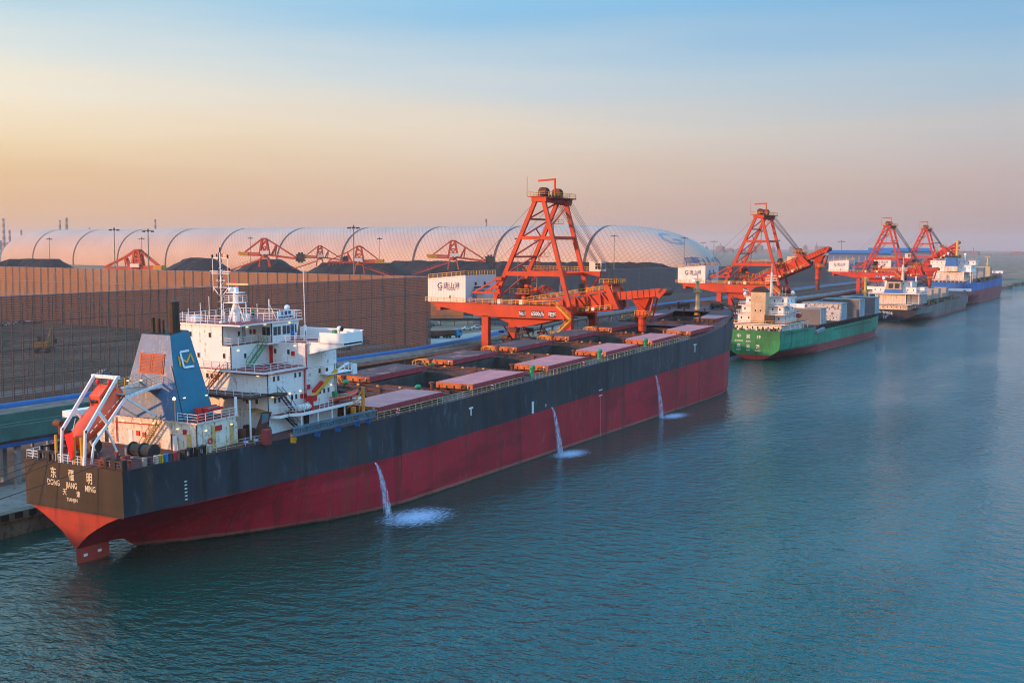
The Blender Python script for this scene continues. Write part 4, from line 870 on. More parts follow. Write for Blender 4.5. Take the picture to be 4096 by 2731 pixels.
# a crew member on the wheelhouse roof
def person(loc,yaw,label,jacket,helmet):
    t=empty('person',loc,None,label,'person')
    J=[(0,0,.95),(0,0,1.15),(0,0,1.38),(0,0,1.50),(.01,0,1.58),(.02,0,1.68),(.015,0,1.76)]; E=[(i,i+1) for i in range(6)]; Rr=[.13,.125,.15,.06,.075,.095,.07]
    for sg in (-1,1):
        b_=len(J); J+=[(0,sg*.17,1.42),(.03,sg*.24,1.16),(.22,sg*.20,1.04),(.29,sg*.18,1.03)]; Rr+=[.06,.045,.034,.03]; E+=[(2,b_),(b_,b_+1),(b_+1,b_+2),(b_+2,b_+3)]
        for k in range(5):
            q=len(J); dy=(k-2)*.02; ln=(.05,.085,.09,.085,.07)[k]
            J+=[(.31+ln*.6,sg*.18+dy-(.03*sg if k==0 else 0),1.03-.01),(.31+ln,sg*.18+dy*1.1-(.04*sg if k==0 else 0),1.0)]; Rr+=[.010,.009]; E+=[(b_+3,q),(q,q+1)]
        b_=len(J); J+=[(0,sg*.09,.88),(.02,sg*.11,.48),(-.02,sg*.12,.08),(.12,sg*.13,.03)]; Rr+=[.095,.062,.04,.035]; E+=[(0,b_),(b_,b_+1),(b_+1,b_+2),(b_+2,b_+3)]
    me=bpy.data.meshes.new('body'); me.from_pydata(J,E,[]); o=bpy.data.objects.new('body',me); COL.objects.link(o)
    sk=o.modifiers.new('s','SKIN'); 
    for v,r_ in zip(me.skin_vertices[0].data,Rr): v.radius=(r_,r_)
    me.skin_vertices[0].data[0].use_root=True
    sb=o.modifiers.new('u','SUBSURF'); sb.levels=1; sb.render_levels=1
    bpy.context.view_layer.update(); m2=bpy.data.meshes.new_from_object(o.evaluated_get(bpy.context.evaluated_depsgraph_get())); bpy.data.objects.remove(o)
    m2.materials.clear()
    for m_ in (paint('skin',(.45,.25,.17),.6,.05),jacket,paint('work_trousers',(.03,.04,.07),.8)): m2.materials.append(m_)
    for p_ in m2.polygons:
        z=p_.center.z; x_,y_=p_.center.x,p_.center.y; p_.material_index=0 if z>1.5 or x_>.25 else (1 if z>.93 else 2); p_.use_smooth=True
    link('body',m2,t)
    MB().ell((.03,0,1.77),.125,.115,.09,12,8).box(.08,.19,-.07,.07,1.735,1.755).build('helmet',helmet,t)
    MB().ell((.105,.035,1.69),.012,.012,.01,6,4).ell((.105,-.035,1.69),.012,.012,.01,6,4).build('eyes',BLACK,t); MB().ell((.115,0,1.655),.018,.014,.022,6,4).build('nose',bpy.data.materials['skin'],t)
    t.rotation_euler=(0,0,yaw); return t
pr_=person((33.6,.6,28.58),-2.2,'crew member in a dark green jacket and red helmet on the wheelhouse roof',GREENP,REDP); on_ship(pr_)
# ballast water pouring from the side
def stream_mat(nm,sc,lo,hi,alpha):
    m,n,l,b=newmat(nm); b.inputs['Base Color'].default_value=(.62,.74,.95,1); b.inputs['Roughness'].default_value=.5
    f=noise(n,l,1.6 if alpha=='n' else 3.4,detail=9,rough=.75,sc=sc); c_=n.new('ShaderNodeTexCoord')
    a_=mrange(n,l,f,lo,hi); 
    if alpha=='radial':
        ln=n.new('ShaderNodeVectorMath'); ln.operation='LENGTH'; l.new(c_.outputs['Object'],ln.inputs[0])
        rd=mrange(n,l,ln.outputs['Value'],0.1,1.25,.34,-.24); a_=mrange(n,l,math_n(n,l,'ADD',f,rd),.50,.82,0,.8)
    tr_=n.new('ShaderNodeBsdfTransparent'); mx=n.new('ShaderNodeMixShader'); l.new(a_,mx.inputs[0]); l.new(tr_.outputs[0],mx.inputs[1]); l.new(b.outputs[0],mx.inputs[2])
    l.new(mx.outputs[0],n['Material Output'].inputs['Surface']); return m
STREAM=stream_mat('falling_water',(3,3,.45),.48,.68,'n'); FOAM=stream_mat('foam',(2.2,4.5,1),.4,.6,'radial')
for i,(x0,dx,out,fo,lab) in enumerate(((39.3,1.1,2.4,((137.5,90.6),9.0,6.2),'nearest the stern'),(95.5,1.5,1.8,((194.0,93.6),7.4,4.0),'amidships below the fifth hatch'),(146.9,1.6,1.7,((249.5,94.3),8.0,3.8),'nearest the bow'))):
    P0=Vector(s2w(x0,-16.12,8.2)); vs=[]; k_=14; w0=.16
    st=MB()
    for layer in range(3):
        vs=[]
        for k in range(k_+1):
            t=k/k_; z=P0.z*(1-t*t*.55-t*.45); yy=P0.y-.15-.62*out*t**.6*(.8+.15*layer); xx=P0.x+dx*t**1.2
            w_=w0+t*.36*(1+.35*layer)
            for a_ in range(6):
                q=a_*math.pi/3+layer; vs.append((xx+w_*math.cos(q),yy+w_*.6*math.sin(q),z))
        st.add(vs,[(k*6+a_,k*6+(a_+1)%6,(k+1)*6+(a_+1)%6,(k+1)*6+a_) for k in range(k_) for a_ in range(6)])
    o=st.build('discharge_water',STREAM); tag(o,'jet of ballast water falling from the red hull side, '+lab,'water jet','ballast water jets')
    fm_=MB(); (fx,fy),rx_,ry_=fo; n_=40; vs=[(0,0,0)]; 
    fm_.add([(0,0,0)]+[(math.cos(2*math.pi*k/n_)*(1+(.25 if math.cos(2*math.pi*k/n_)>0 else 0)),math.sin(2*math.pi*k/n_),0) for k in range(n_)],[(0,k+1,(k+1)%n_+1) for k in range(n_)])
    o=fm_.build('foam_patch',FOAM,loc=(fx,fy,.03)); o.scale=(rx_,ry_,1); tag(o,'white foam patch on the water under the jet '+lab,'foam','foam under the water jets')
# ---------------------------------------------------------------- ship loaders (rail gantry cranes)
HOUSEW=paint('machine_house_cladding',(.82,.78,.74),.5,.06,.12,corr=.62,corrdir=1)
HOUSEX=paint('machine_house_side_shaded',(.62,.62,.64),.5,.06,.12,corr=.62,corrdir=0)  # side faces greyer than the cladding: their shade is put into the colour
CABW=paint('cab_white',(.72,.62,.56),.5,.05,.1)
CABLE=paint('wire_rope',(.06,.05,.05),.7)
NAVYP=paint('navy_plate',(.015,.02,.07),.5,.1)
SPOUT=paint('dusty_spout',(.16,.05,.035),.8,.4,.6)
def loader(X0,num,ang,L1,tele,label,full=True,spout=6.5,far=False):
    """aft frame at x=0, y measured from the quay line y=145, z from the ground; boom angle in degrees"""
    O=ORANGE if not far else ORANGE2
    root=empty('ship_loader',(X0,145,GZ),None,label,'harbour crane','orange ship loaders along the quay')
    G=lambda z:z-GZ
    def b(nm,mats=None): 
        m_=MB(); m_._nm=nm; m_._mats=mats or O; return m_
    def done(m_,par=None): return m_.build(m_._nm,m_._mats,par or root)
    W=15.0
    # legs
    for x in (0,W):
        for y,nm in ((-12.5,'leg'),(12.3,'leg')):
            m_=b(nm,[O,BLACK])
            m_.prism([(x-.75,0),(x+.75,0),(x+.75,1),(x-.75,1)],'y',y-1,y+1) if False else None
            m_.beam((x,y,1.2),(x,y,G(19.6)),1.5,2.0,0,up=(0,1,0))
            m_.box(x-2.4,x+2.4,y-.7,y+.7,.55,1.3,0)
            for k in (-1.8,-.7,.7,1.8): m_.tube((x+k,y-.25,.4),(x+k,y+.25,.4),.38,10,mi=1)
            if x==0 and y>0: m_.beam((x,y+.2,6),(x,y+.2,13.5),2.0,.1,0)
            done(m_)
    for y in (-12.5,12.3): done(b('sill_beam').box(.8,W-.8,y-.6,y+.6,2.2,3.6))
    for x in (0,W):
        m_=b('portal_beam')
        m_.prism([(-13.4,G(19.0)),(-13.4,G(21.2)),(-11.2,G(22.75)),(28.2,G(22.75)),(28.4,G(21.9)),(22,G(20.9)),(13.6,G(19.4)),(-11.0,G(19.4)),(-11.6,G(18.6))],'x',x-.75,x+.75)
        pbm=done(m_)
        if x==0:
            m2=MB(); 
            for yc,w_ in ((.8,1.75),(-3.7,3.1),(-8.0,1.8)): m2.box(-.80,-.755,yc-w_/2*1.15,yc+w_/2*1.15,G(19.75),G(21.45))
            pl=m2.build('sign_plate',NAVYP,pbm)
            text('No.%d'%num,1.5,AFT(-.82,.8,G(20.6)),CLEANW,pl,sx=.7,bold=.006); text('6500t/h',1.5,AFT(-.82,-3.7,G(20.6)),CLEANW,pl,sx=.8,bold=.006); text('ZPMC',1.0,AFT(-.82,-8.0,G(20.75)),CLEANW,pl,sx=.85); text('振华港机',.3,AFT(-.82,-8.0,G(20.18)),CLEANW,pl)
            MB().beam((-.79,-9.7,G(22.4)),(-.79,-11.8,G(19.6)),.05,.14).build('gusset_line',ORDARK,pbm)
    for y in (-12.3,12.2,20,28): done(b('cross_beam').box(.75,W-.75,y-.6,y+.6,G(20.6),G(22.7)))
    # hopper under the deck
    done(b('under_hopper').prism([(-11,G(19.3)),(11,G(19.3)),(4,G(16.8)),(2,G(16.8)),(-8,G(19.0))],'x',2,13))
    m_=b('under_machinery',[RUSTY,DARK]); rr=random.Random(num)
    for k in range(22):
        x=rr.uniform(1,14);y=rr.uniform(-10,11);z=rr.uniform(4,13); s=rr.uniform(.4,1.6); m_.box(x-s,x+s,y-s*1.3,y+s*1.3,z-s*.5,z+s*.6,k%2)
    for k in (-6,0,6): m_.beam((2,k,2),(13,k+2,14),.35,.35,0); m_.beam((13,k,2),(2,k+2,14),.3,.3,0)
    m_.box(3,12,-9,9,9.5,10,1); done(m_)
    # deck and railings
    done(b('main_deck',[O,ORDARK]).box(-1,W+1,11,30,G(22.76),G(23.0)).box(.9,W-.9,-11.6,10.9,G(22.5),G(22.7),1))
    m_=b('deck_railing',YEL if not far else YEL)
    m_.rail([(-.9,31.3,G(23.0)),(-.9,-9.4,G(22.9))],1.2,2.0,.11,n=2 if far else 3); m_.rail([(W+.9,31,G(23)),(W+.9,-10,G(22.9))],1.2,3,.11,n=2); done(m_)
    done(b('stair',YEL).stair((-1.4,-9.6,G(22.9)),(-1.4,-13.6,G(19.4)),.9,9,side=(1,0,0)).stair((-1.4,-13.4,G(19.2)),(-1.4,-9.4,G(15.4)),.9,9,side=(1,0,0)).rail([(-1.8,-9.4,G(15.2)),(-1.8,-8.0,G(15.2))],1.1,.7,.1))
    # machine house: roof rises toward the water
    mh=b('machine_house',[HOUSEW,HOUSEX,CABW])
    v=[(-.9,18.3,G(23.05)),(W+.9,18.3,G(23.05)),(W+.9,30.4,G(23.05)),(-.9,30.4,G(23.05)),(-.9,18.3,G(30.4)),(W+.9,18.3,G(30.4)),(W+.9,30.4,G(29.3)),(-.9,30.4,G(29.3))]
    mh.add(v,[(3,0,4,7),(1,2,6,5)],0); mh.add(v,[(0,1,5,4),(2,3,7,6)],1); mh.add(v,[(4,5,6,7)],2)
    mh.beam((-.95,18.3,G(30.42)),(-.95,30.4,G(29.32)),.2,.15,2); mho=done(mh)
    done(b('roof_railing',YEL).rail([(-.8,30.3,G(29.35)),(-.8,18.4,G(30.45)),(W+.6,18.4,G(30.45))],1.1,1.5,.11,n=2),mho)
    done(b('door',[CABW,BLACK]).box(-1.0,-.9,22.0,22.9,G(23.1),G(25.2)).box(-.98,-.9,23.0,23.5,G(24),G(25)).box(-1.02,-1.001,23.05,23.4,G(24.1),G(24.8),1),mho)
    text('G',2.4,AFT(-.95,26.5,G(27.35)),NAVY,mho,name='emblem'); text('唐山港',1.9,AFT(-.95,22.7,G(27.4)),NAVY,mho,sx=.9,bold=.0); text('TANGSHAN PORT',.42,AFT(-.95,22.9,G(26.45)),NAVY,mho,sx=.85); text('港口集团',.3,AFT(-.95,26.5,G(26.3)),NAVY,mho)
    MB().box(-.96,-.93,25.45,25.5,G(26.1),G(28.1)).build('divider',STEEL,mho)
    w_=MB(); w_.box(4,4.9,18.2,18.29,G(27.6),G(28.4)); w_.box(9,9.9,18.2,18.29,G(27.6),G(28.4)); w_.build('window',BLACK,mho)
    w_=b('air_duct',[STEEL,BLACK]); w_.tube((3,17.6,G(23.1)),(3,17.6,G(26.4)),.5,10); w_.tube((3,17.6,G(26.2)),(9,17.6,G(26.2)),.5,10); w_.box(3.5,6.5,17.7,18.2,G(26.9),G(27.2),1); w_.box(8.5,11.5,17.7,18.2,G(26.9),G(27.2),1); done(w_,mho)
    done(b('tank',BLUEP).box(-.5,1.2,16.4,18.0,G(23.1),G(24.6)))
    # A frames
    def leg(x,y0,y1,s=.86): 
        m_=b('tower_leg'); m_.beam((x,y0,G(22.7)),(x,y1,G(50.6)),s,s*1.25,up=(0,1,0)); done(m_)
    for x in (0,13): leg(x,10.3,-2.6); leg(x,-12.6,-4.8)
    yl=lambda z:10.3+(-12.9)*(z-22.7)/27.9; yr=lambda z:-12.6+7.8*(z-22.7)/27.9
    for x in (0,13): 
        done(b('tie_beam').box(x-.4,x+.4,yr(40.5),yl(40.5),G(40.1),G(41.0)))
    done(b('tie_beam').box(-.5,.5,yr(31),yl(31),G(30.5),G(31.7))); done(b('tie_beam').box(12.5,13.5,-15.5,yl(31),G(30.5),G(31.7)))
    for z in (40.6,31): done(b('tie_beam').box(.6,12.4,yr(z)-.35,yr(z)+.35,G(z)-.45,G(z)+.35))
    for z in (45.5,35.5): done(b('tie_beam').box(.6,12.4,yl(z)-.25,yl(z)+.25,G(z)-.25,G(z)+.25))
    m_=b('diagonal_brace')
    for z0,z1 in ((23.5,31),(31,35.5),(35.5,40.5),(40.5,45.5),(45.5,50)):
        m_.beam((.3,yl(z0),G(z0)),(12.6,yl(z1),G(z1)),.35); 
        if z0 in (31,40.5): m_.beam((6.5,yl((z0+z1)/2)-.2,G((z0+z1)/2)),(12.6,yl(z0),G(z0)),.25)
    done(m_)
    m_=b('zigzag_stair',[O,YEL]); zs=[23,27,31,35.5,40,44.5,49]
    for k,(z0,z1) in enumerate(zip(zs,zs[1:])):
        m_.stair((13.9,yl(z0)-.9-(0 if k%2 else 2.0),G(z0)),(13.9,yl(z1)-.9-(2.0 if k%2 else 0),G(z1)),.7,7,0,side=(1,0,0)); m_.box(13.2,15.2,yl(z1)-3.4,yl(z1)-.4,G(z1)-.1,G(z1),0); m_.rail([(15.2,yl(z1)-3.4,G(z1)),(15.2,yl(z1)-.4,G(z1))],1.1,1.2,.08,1,2)
    done(m_)
    m_=b('tower_head',[O,ORDARK]); m_.box(-.7,13.7,-5.9,-1.6,G(50.0),G(51.2)); m_.box(-1.2,2.5,-5.0,-.6,G(51.2),G(51.4)); m_.prism([(-6.3,G(51.0)),(-5.9,G(49.3)),(-4.5,G(49.3)),(-1.6,G(50.0)),(-1.6,G(51.0))],'x',11,14.5,0) ; m_.box(.3,14.6,-7.3,-5.95,G(50.9),G(51.2),1); m_.box(-.2,14,-3.6,-3.2,G(51.3),G(52),1); done(m_)
    done(b('head_railing',YEL).rail([(-1.2,-.6,G(51.4)),(-1.2,-6.0,G(51.4)),(14.5,-7.2,G(51.2)),(14.5,-1.6,G(51.2)),(-1.2,-.6,G(51.4))],1.15,1.6,.1,n=2))
    m_=b('sheave',[ORDARK,YEL])
    for x in (3,11): 
        for k in (-.9,.0,.9): m_.tube((x+k-.12,-3.4,G(52.6)),(x+k+.12,-3.4,G(52.6)),1.25,16)
        m_.box(x-1.4,x+1.4,-3.7,-3.1,G(51.3),G(52.4),0)
    done(m_)
    done(b('service_jib').beam((7,-4.6,G(51.2)),(7,-4.6,G(56.2)),.4,.4).beam((7,-4.8,G(56.1)),(7,.4,G(55.8)),.35,.5)); done(b('lightning_rod').tube((-1.2,-.6,G(51.4)),(-1.2,-.6,G(56.5)),.06,5))
    # walkway + operator cab on the outboard tie beam
    done(b('walkway',[O,YEL]).box(13.6,15.4,-16.2,8.4,G(31.5),G(31.7)).rail([(15.4,8.4,G(31.7)),(15.4,-12.2,G(31.7))],1.15,1.8,.1,1,2).rail([(13.6,8.4,G(31.7)),(13.6,-12.2,G(31.7))],1.15,1.8,.1,1,2).beam((13,-15.3,G(30.7)),(13,-11.6,G(25.0)),.6,.6))
    cbm=b('operator_cab',[CABW,GLASS]); cbm.box(12.6,15.8,-15.8,-12.3,G(31.7),G(34.2)); cbm.box(12.55,12.59,-15.6,-14.1,G(32.3),G(33.9),1); cbm.box(12.9,15.5,-15.85,-15.81,G(32.3),G(33.9),1); cbm.box(12.5,15.9,-15.9,-12.2,G(34.2),G(34.35)); cbo=done(cbm)
    m3=MB(); m3.box(12.5,12.54,-14.9,-14.8,G(32.3),G(33.9)); m3.box(12.5,12.54,-15.6,-14.1,G(33.1),G(33.2)); m3.build('window_bars',CABW,cbo)
    # slewing machinery between the frames
    m_=b('slewing_tower',[ORDARK if far else RUSTY,O,YEL]); m_.box(4,11,-1,7.5,G(22.8),G(24.0),1); m_.tube((6,3.5,G(24)),(6,3.5,G(28.6)),1.3,12,mi=0); m_.box(3.2,10,1,7,G(25.5),G(25.8),1); m_.rail([(3.2,7,G(25.8)),(3.2,1,G(25.8))],1.1,1.3,.09,2,2); m_.box(5,7.2,2.4,4.8,G(28.2),G(29.6),0); m_.beam((5,4,G(28.6)),(5,-2,G(26.2)),.3,.3,1)
    m_.tube((9,5.5,G(24)),(9,5.5,G(31)),.2,6,mi=1); rr=random.Random(4)
    for k in range(10): x=rr.uniform(3,11);y=rr.uniform(-1,8);z=G(24.2)+rr.uniform(0,5); m_.box(x-.4,x+.4,y-.5,y+.5,z-.4,z+.4,rr.choice((0,1)))
    done(m_)
    m_=b('side_bracket',[O]); m_.box(-.9,1.2,7.6,16.2,G(25.6),G(26.1)); m_.beam((.3,16.0,G(26)),(.3,8.6,G(30)),.35); m_.beam((.3,13,G(26)),(.3,7.9,G(28.6)),.3); m_.beam((0,11.6,G(25.8)),(0,8.0,G(29.4)),.4,.4); m_.box(-1.2,1.2,7.0,9.2,G(29.2),G(30.1)); m_.box(-1.2,1.2,7.9,10,G(27.0),G(27.9)); done(m_)
    m_=b('deck_cabinets',[STEEL,CLEANW]); 
    for k,y in enumerate((10,8.2,4.5,1.5)): m_.box(-.6,.4,y-.5,y+.5,G(22.95),G(24.2),k%2)
    done(m_)
    # boom
    a_=rad(ang); cy,sy=-math.cos(a_),math.sin(a_); ux,uz=-math.sin(a_)*-1,math.cos(a_)
    py,pz=2.0,G(19.5)
    def P(u,v,x): # along boom, across (up)
        return (x,py+cy*u+math.sin(a_)*v*1.0,pz+sy*u+uz*v)
    bo=b('boom',[O,ORDARK,BLUEP,YEL]); D0,D1=3.7,5.2; dep=lambda u:D0+(D1-D0)*u/L1; x0,x1=4.2,10.8
    for x in (x0,x1):
        bo.beam(P(0,0,x),P(L1,0,x),.5,.6); bo.beam(P(0,D0,x),P(L1,D1,x),.45,.5)
        nb_=7
        for i in range(nb_+1):
            u=L1*i/nb_; bo.beam(P(u,0,x),P(u,dep(u),x),.42)
            if i<nb_: bo.beam(P(u,dep(u),x),P(L1*(i+1)/nb_,0,x),.28)
    vs=[P(0,.5,x0+.5),P(L1,.5,x0+.5),P(L1,D1-.7,x0+.5),P(0,D0-.9,x0+.5)]; bo.add(vs,[(0,1,2,3)],0)
    vs=[P(0,.5,x1-.5),P(L1,.5,x1-.5),P(L1,D1-.7,x1-.5),P(0,D0-.9,x1-.5)]; bo.add(vs,[(0,3,2,1)],0)
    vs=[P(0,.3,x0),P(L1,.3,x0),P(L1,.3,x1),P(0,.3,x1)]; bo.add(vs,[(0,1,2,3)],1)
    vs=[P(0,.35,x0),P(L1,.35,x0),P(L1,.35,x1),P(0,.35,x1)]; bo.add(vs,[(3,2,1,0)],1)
    bo.beam(P(0,D0-.35,x0+.2),P(L1*.62,dep(L1*.62)-.35,x0+.2),.5,.6,2); 
    boo=done(bo)
    m_=b('boom_railing',YEL); m_.rail([P(-1,D0+.2,x0-.3),P(L1,D1+.2,x0-.3)],1.15,1.8,.11,n=2); m_.rail([P(-1,D0+.2,x1+.3),P(L1,D1+.2,x1+.3)],1.15,1.8,.1,n=2); m_.rail([P(L1*.42,.1,x0-.9),P(L1*.98,.1,x0-.9)],1.15,1.6,.1,n=2)
    vs=[P(L1*.4,.05,x0-1),P(L1,.05,x0-1),P(L1,.05,x0),P(L1*.4,.05,x0)]; m_.add(vs,[(0,1,2,3)]); done(m_,boo)
    m_=b('boom_equipment',[STEEL,CLEANW,DARK]); 
    for k in range(7): u=L1*(.5+.07*k); q=P(u,.55,x0-.55); m_.box(q[0]-.3,q[0]+.3,q[1]-.4,q[1]+.4,q[2]-.35,q[2]+.4,k%3)
    m_.tube(P(L1*.66,D1+1.2,x0-.1),P(L1*.66,D1+1.2,x0+.3),1.15,14,mi=2); done(m_,boo)
    m_=b('boom_head',[O,ORDARK,YEL]); u=L1
    m_.add([P(u-.6,0,x0-.5),P(u+1.6,0,x0-.5),P(u-1.2,D1+2.2,x0-.5),P(u-2.2,D1+2.2,x0-.5),P(u-.6,0,x1+.5),P(u+1.6,0,x1+.5),P(u-1.2,D1+2.2,x1+.5),P(u-2.2,D1+2.2,x1+.5)],[(0,1,2,3),(7,6,5,4),(0,4,5,1),(1,5,6,2),(2,6,7,3),(3,7,4,0)],0)
    for x in (x0+.6,x1-.6): m_.tube(P(u-1.4,D1+2.4,x-.3),P(u-1.4,D1+2.4,x+.3),.9,12,mi=1)
    q0=P(u-1.5,D1+1.6,x0); m_.box(x0-1,x1+1,q0[1]-2.2,q0[1]+1.6,q0[2]-.1,q0[2]+.1,1); m_.rail([(x0-1,q0[1]+1.6,q0[2]),(x0-1,q0[1]-2.2,q0[2]),(x1+1,q0[1]-2.2,q0[2])],1.2,1.2,.1,2,2); done(m_,boo)
    # telescopic part
    te=b('telescopic_boom',[O,ORDARK]); t0,t1=L1+.2,L1+tele
    v0,v1=2.3,4.4
    te.add([P(t0,v0,5),P(t1,v0+.1,5),P(t1,v1-.0,5),P(t0,v1,5),P(t0,v0,10),P(t1,v0+.1,10),P(t1,v1,10),P(t0,v1,10)],[(0,1,2,3),(7,6,5,4),(0,4,5,1),(1,5,6,2),(2,6,7,3),(3,7,4,0)])
    for k in range(9): u=t0+(t1-t0)*k/8; te.beam(P(u,v0,4.95),P(u,v1,4.95),.1,.12,1)
    te.tube(P(t1+.3,(v0+v1)/2,4.8),P(t1+.3,(v0+v1)/2,10.2),.95,12,mi=1); te.beam(P(t1-.8,v0-.2,4.7),P(t1+1.5,v1-.4,4.7),.5,.9,0)
    te.box(5.5,8,*sorted((P(t0+1.6,0,0)[1],P(t0-.6,0,0)[1])),P(t0,v0-1.8,0)[2],P(t0,v0,0)[2],1)
    teo=done(te,boo)
    # spout hangs vertically
    us=t0+(t1-t0)*.52; sp_=P(us,v0,7.5); sy_,sz_=sp_[1],sp_[2]
    m_=b('loading_spout',[O,ORDARK,YEL,SPOUT])
    m_.add([(5.6,sy_+2.6,sz_+.3),(9.4,sy_+2.6,sz_+.3),(9.4,sy_-2.8,sz_+.5),(5.6,sy_-2.8,sz_+.5),(6.6,sy_+.9,sz_-3),(8.4,sy_+.9,sz_-3),(8.4,sy_-.9,sz_-3),(6.6,sy_-.9,sz_-3)],[(0,1,2,3),(0,4,5,1),(1,5,6,2),(2,6,7,3),(3,7,4,0)],0)
    m_.box(6.3,8.7,sy_-1.2,sy_+1.2,sz_-4.8,sz_-3,0); m_.rail([(6.0,sy_+1.6,sz_-4.4),(6.0,sy_-2.6,sz_-4.4),(9,sy_-2.6,sz_-4.4)],1.1,1,.09,2,2); m_.box(6,9,sy_-2.6,sy_+1.6,sz_-4.6,sz_-4.4,1)
    m_.beam((6,sy_-3.6,sz_+.4),(6.2,sy_-2.4,sz_-4.4),.35,.35,0); m_.beam((9,sy_-3.6,sz_+.4),(9,sy_-2.4,sz_-4.4),.35,.35,0); m_.beam((6,sy_+2.4,sz_),(6.2,sy_-2.2,sz_-4),.2,.2,0)
    for k in range(6): m_.beam((6.0,sy_-3.4+.2*k,sz_-.6*k-.2),(9.0,sy_-3.4+.2*k,sz_-.6*k-.2),.12,.12,0)
    m_.tube((7.5,sy_,sz_-4.8),(7.5,sy_,sz_-4.8-spout*.5),1.05,12,mi=0); m_.tube((7.5,sy_,sz_-4.8-spout*.5),(7.5,sy_,sz_-4.8-spout),.85,12,mi=3); 
    for k in range(4): m_.torus((7.5,sy_,sz_-5.2-spout*.24*k),1.05 if k<2 else .9,.12,'z',14,4,3)
    done(m_,boo)
    # ropes
    m_=b('luffing_ropes',CABLE); q=P(L1-1.4,D1+2.4,0)
    for x in (2.2,3.4,4.6,10,11.2,12.4):
        xx=x0+.6+(x-2.2)/10.2*(x1-x0-1.2)
        for dz in (0,.55): m_.tube((x,-6.2,G(51.6)-dz*1.5),(xx,q[1],q[2]+.3-dz),.045,4)
    for x in (1,12): m_.tube((x,-2.4,G(50.6)),(x,19,G(30.6)),.04,4); m_.tube((x,-2.6,G(50.4)),(x,12.0,G(23.2)),.04,4)
    done(m_)
    return root
loader(273,1,6.0,25.5,13.0,'nearest orange ship loader, plate No.1, its boom low over the black bulk carrier',spout=7.5)
loader(467,2,24.0,27,9.5,'second orange ship loader, plate No.2, its boom raised above the green ship',spout=9)
loader(728.5,3,4,25.5,9,'third orange ship loader, its low boom reaching behind the white deckhouse of the grey ship',far=True)
loader(860,4,33,26,9,'farthest orange ship loader, its boom raised steeply beside the blue ship',far=True)
# ---------------------------------------------------------------- conveyor galleries along the quay
def along(pts,off,z):
    return [(p[0],p[1]+off,z) for p in pts]
def ribbon(mb,pts,prof,mi=0,caps=True):
    """sweep a y,z profile (closed) along x-going points (x,y,z)"""
    n=len(prof); vs=[]
    for p in pts: vs+=[(p[0],p[1]+a_,p[2]+b_) for a_,b_ in prof]
    fs=[(i*n+j,i*n+(j+1)%n,(i+1)*n+(j+1)%n,(i+1)*n+j) for i in range(len(pts)-1) for j in range(n)]
    if caps: fs+=[tuple(range(n)),tuple(range((len(pts)-1)*n,len(pts)*n))[::-1]]
    mb.add(vs,fs,mi); return mb
halfround=lambda r,n=8:[(r*math.cos(math.pi*i/n),r*math.sin(math.pi*i/n)) for i in range(n+1)]
TUBEP=[(60,171,10.1),(255,171,10.2),(290,172.5,10.6),(330,180,11.2),(380,190,11.4),(520,196,11.4),(760,196,11.4),(1040,196,11)]
g1=empty('covered_conveyor',(60,171,GZ),None,'long belt conveyor under a half-round blue roof in front of the near windbreak','conveyor')
def rel(pts,o): return [(p[0]-o[0],p[1]-o[1],p[2]-o[2]) for p in pts]
O1=(60,171,GZ)
m_=MB(); ribbon(m_,rel(TUBEP,O1),halfround(1.25)); m_.build('roof',BLUEROOF,g1)
m_=MB(); ribbon(m_,[(p[0],p[1]-3.1,p[2]-.35) for p in rel(TUBEP,O1)],halfround(1.15)); m_.build('dusty_roof',GREYROOF,g1)
m_=MB(); ribbon(m_,[(p[0],p[1]-1.6,p[2]-.4) for p in rel(TUBEP,O1)],[(-3.2,-.4),(3.2,-.4),(3.2,0),(-3.2,0)]); m_.build('girder',DARK,g1)
for k in range(0,40): 
    x=12*k+6; p=None
    for a_,b_ in zip(TUBEP,TUBEP[1:]):
        if a_[0]<=60+x<=b_[0]: t=(60+x-a_[0])/(b_[0]-a_[0]); p=(a_[1]+(b_[1]-a_[1])*t,a_[2]+(b_[2]-a_[2])*t)
    MB().box(x-.2,x+.2,p[0]-171-3.5,p[0]-171-3.1,0,p[1]-GZ-.8).box(x-.2,x+.2,p[0]-171+.5,p[0]-171+.9,0,p[1]-GZ-.8).build('trestle',STEEL,g1)
g2=empty('covered_conveyor',(60,166,GZ),None,'belt conveyor with an orange handrail pipe and dark side in front of the blue-roofed one','conveyor')
G2=[(60,161.5,10.3),(1040,161.5,10.6)]; O2=(60,166,GZ)
m_=MB(); ribbon(m_,rel([(60,163,10.35),(1040,163,10.7)],O2),halfround(.9,6)); m_.build('roof',GREYROOF,g2)
m_=MB(); ribbon(m_,rel([(60,160.6,8.6),(1040,160.6,8.9)],O2),[(0,0),(3.6,0),(3.6,1.7),(0,1.7)]); m_.build('side_panels',DARK,g2)
m_=MB(); ribbon(m_,rel([(60,160.2,10.35),(1040,160.2,10.6)],O2),[(0,0),(.28,0),(.28,.32),(0,.32)]); m_.build('orange_pipe',paint('pipe_orange',(.50,.10,.03),.6,.3,.3),g2)
for k in range(33): x=30*k+4; MB().box(x-.2,x+.2,-5,-4.6,0,5.6).box(x-.2,x+.2,-2.4,-2.0,0,5.6).build('trestle',STEEL,g2)
m_=MB(); m_.box(-20,86,-6.2,-5.9,6.3,8.4); m_.build('corrugated_wall',GREENW,g2)
m_=MB(); 
for k in range(120): m_.box(90+k*2.4,91.2+k*2.4,-5.95,-5.85,5.7,6.5)
m_.build('idler_frames',RUSTY,g2)
g3=empty('quay_gallery',(60,148,GZ),None,'elevated gallery with green corrugated side wall directly behind the stern of the near ship','conveyor gallery')
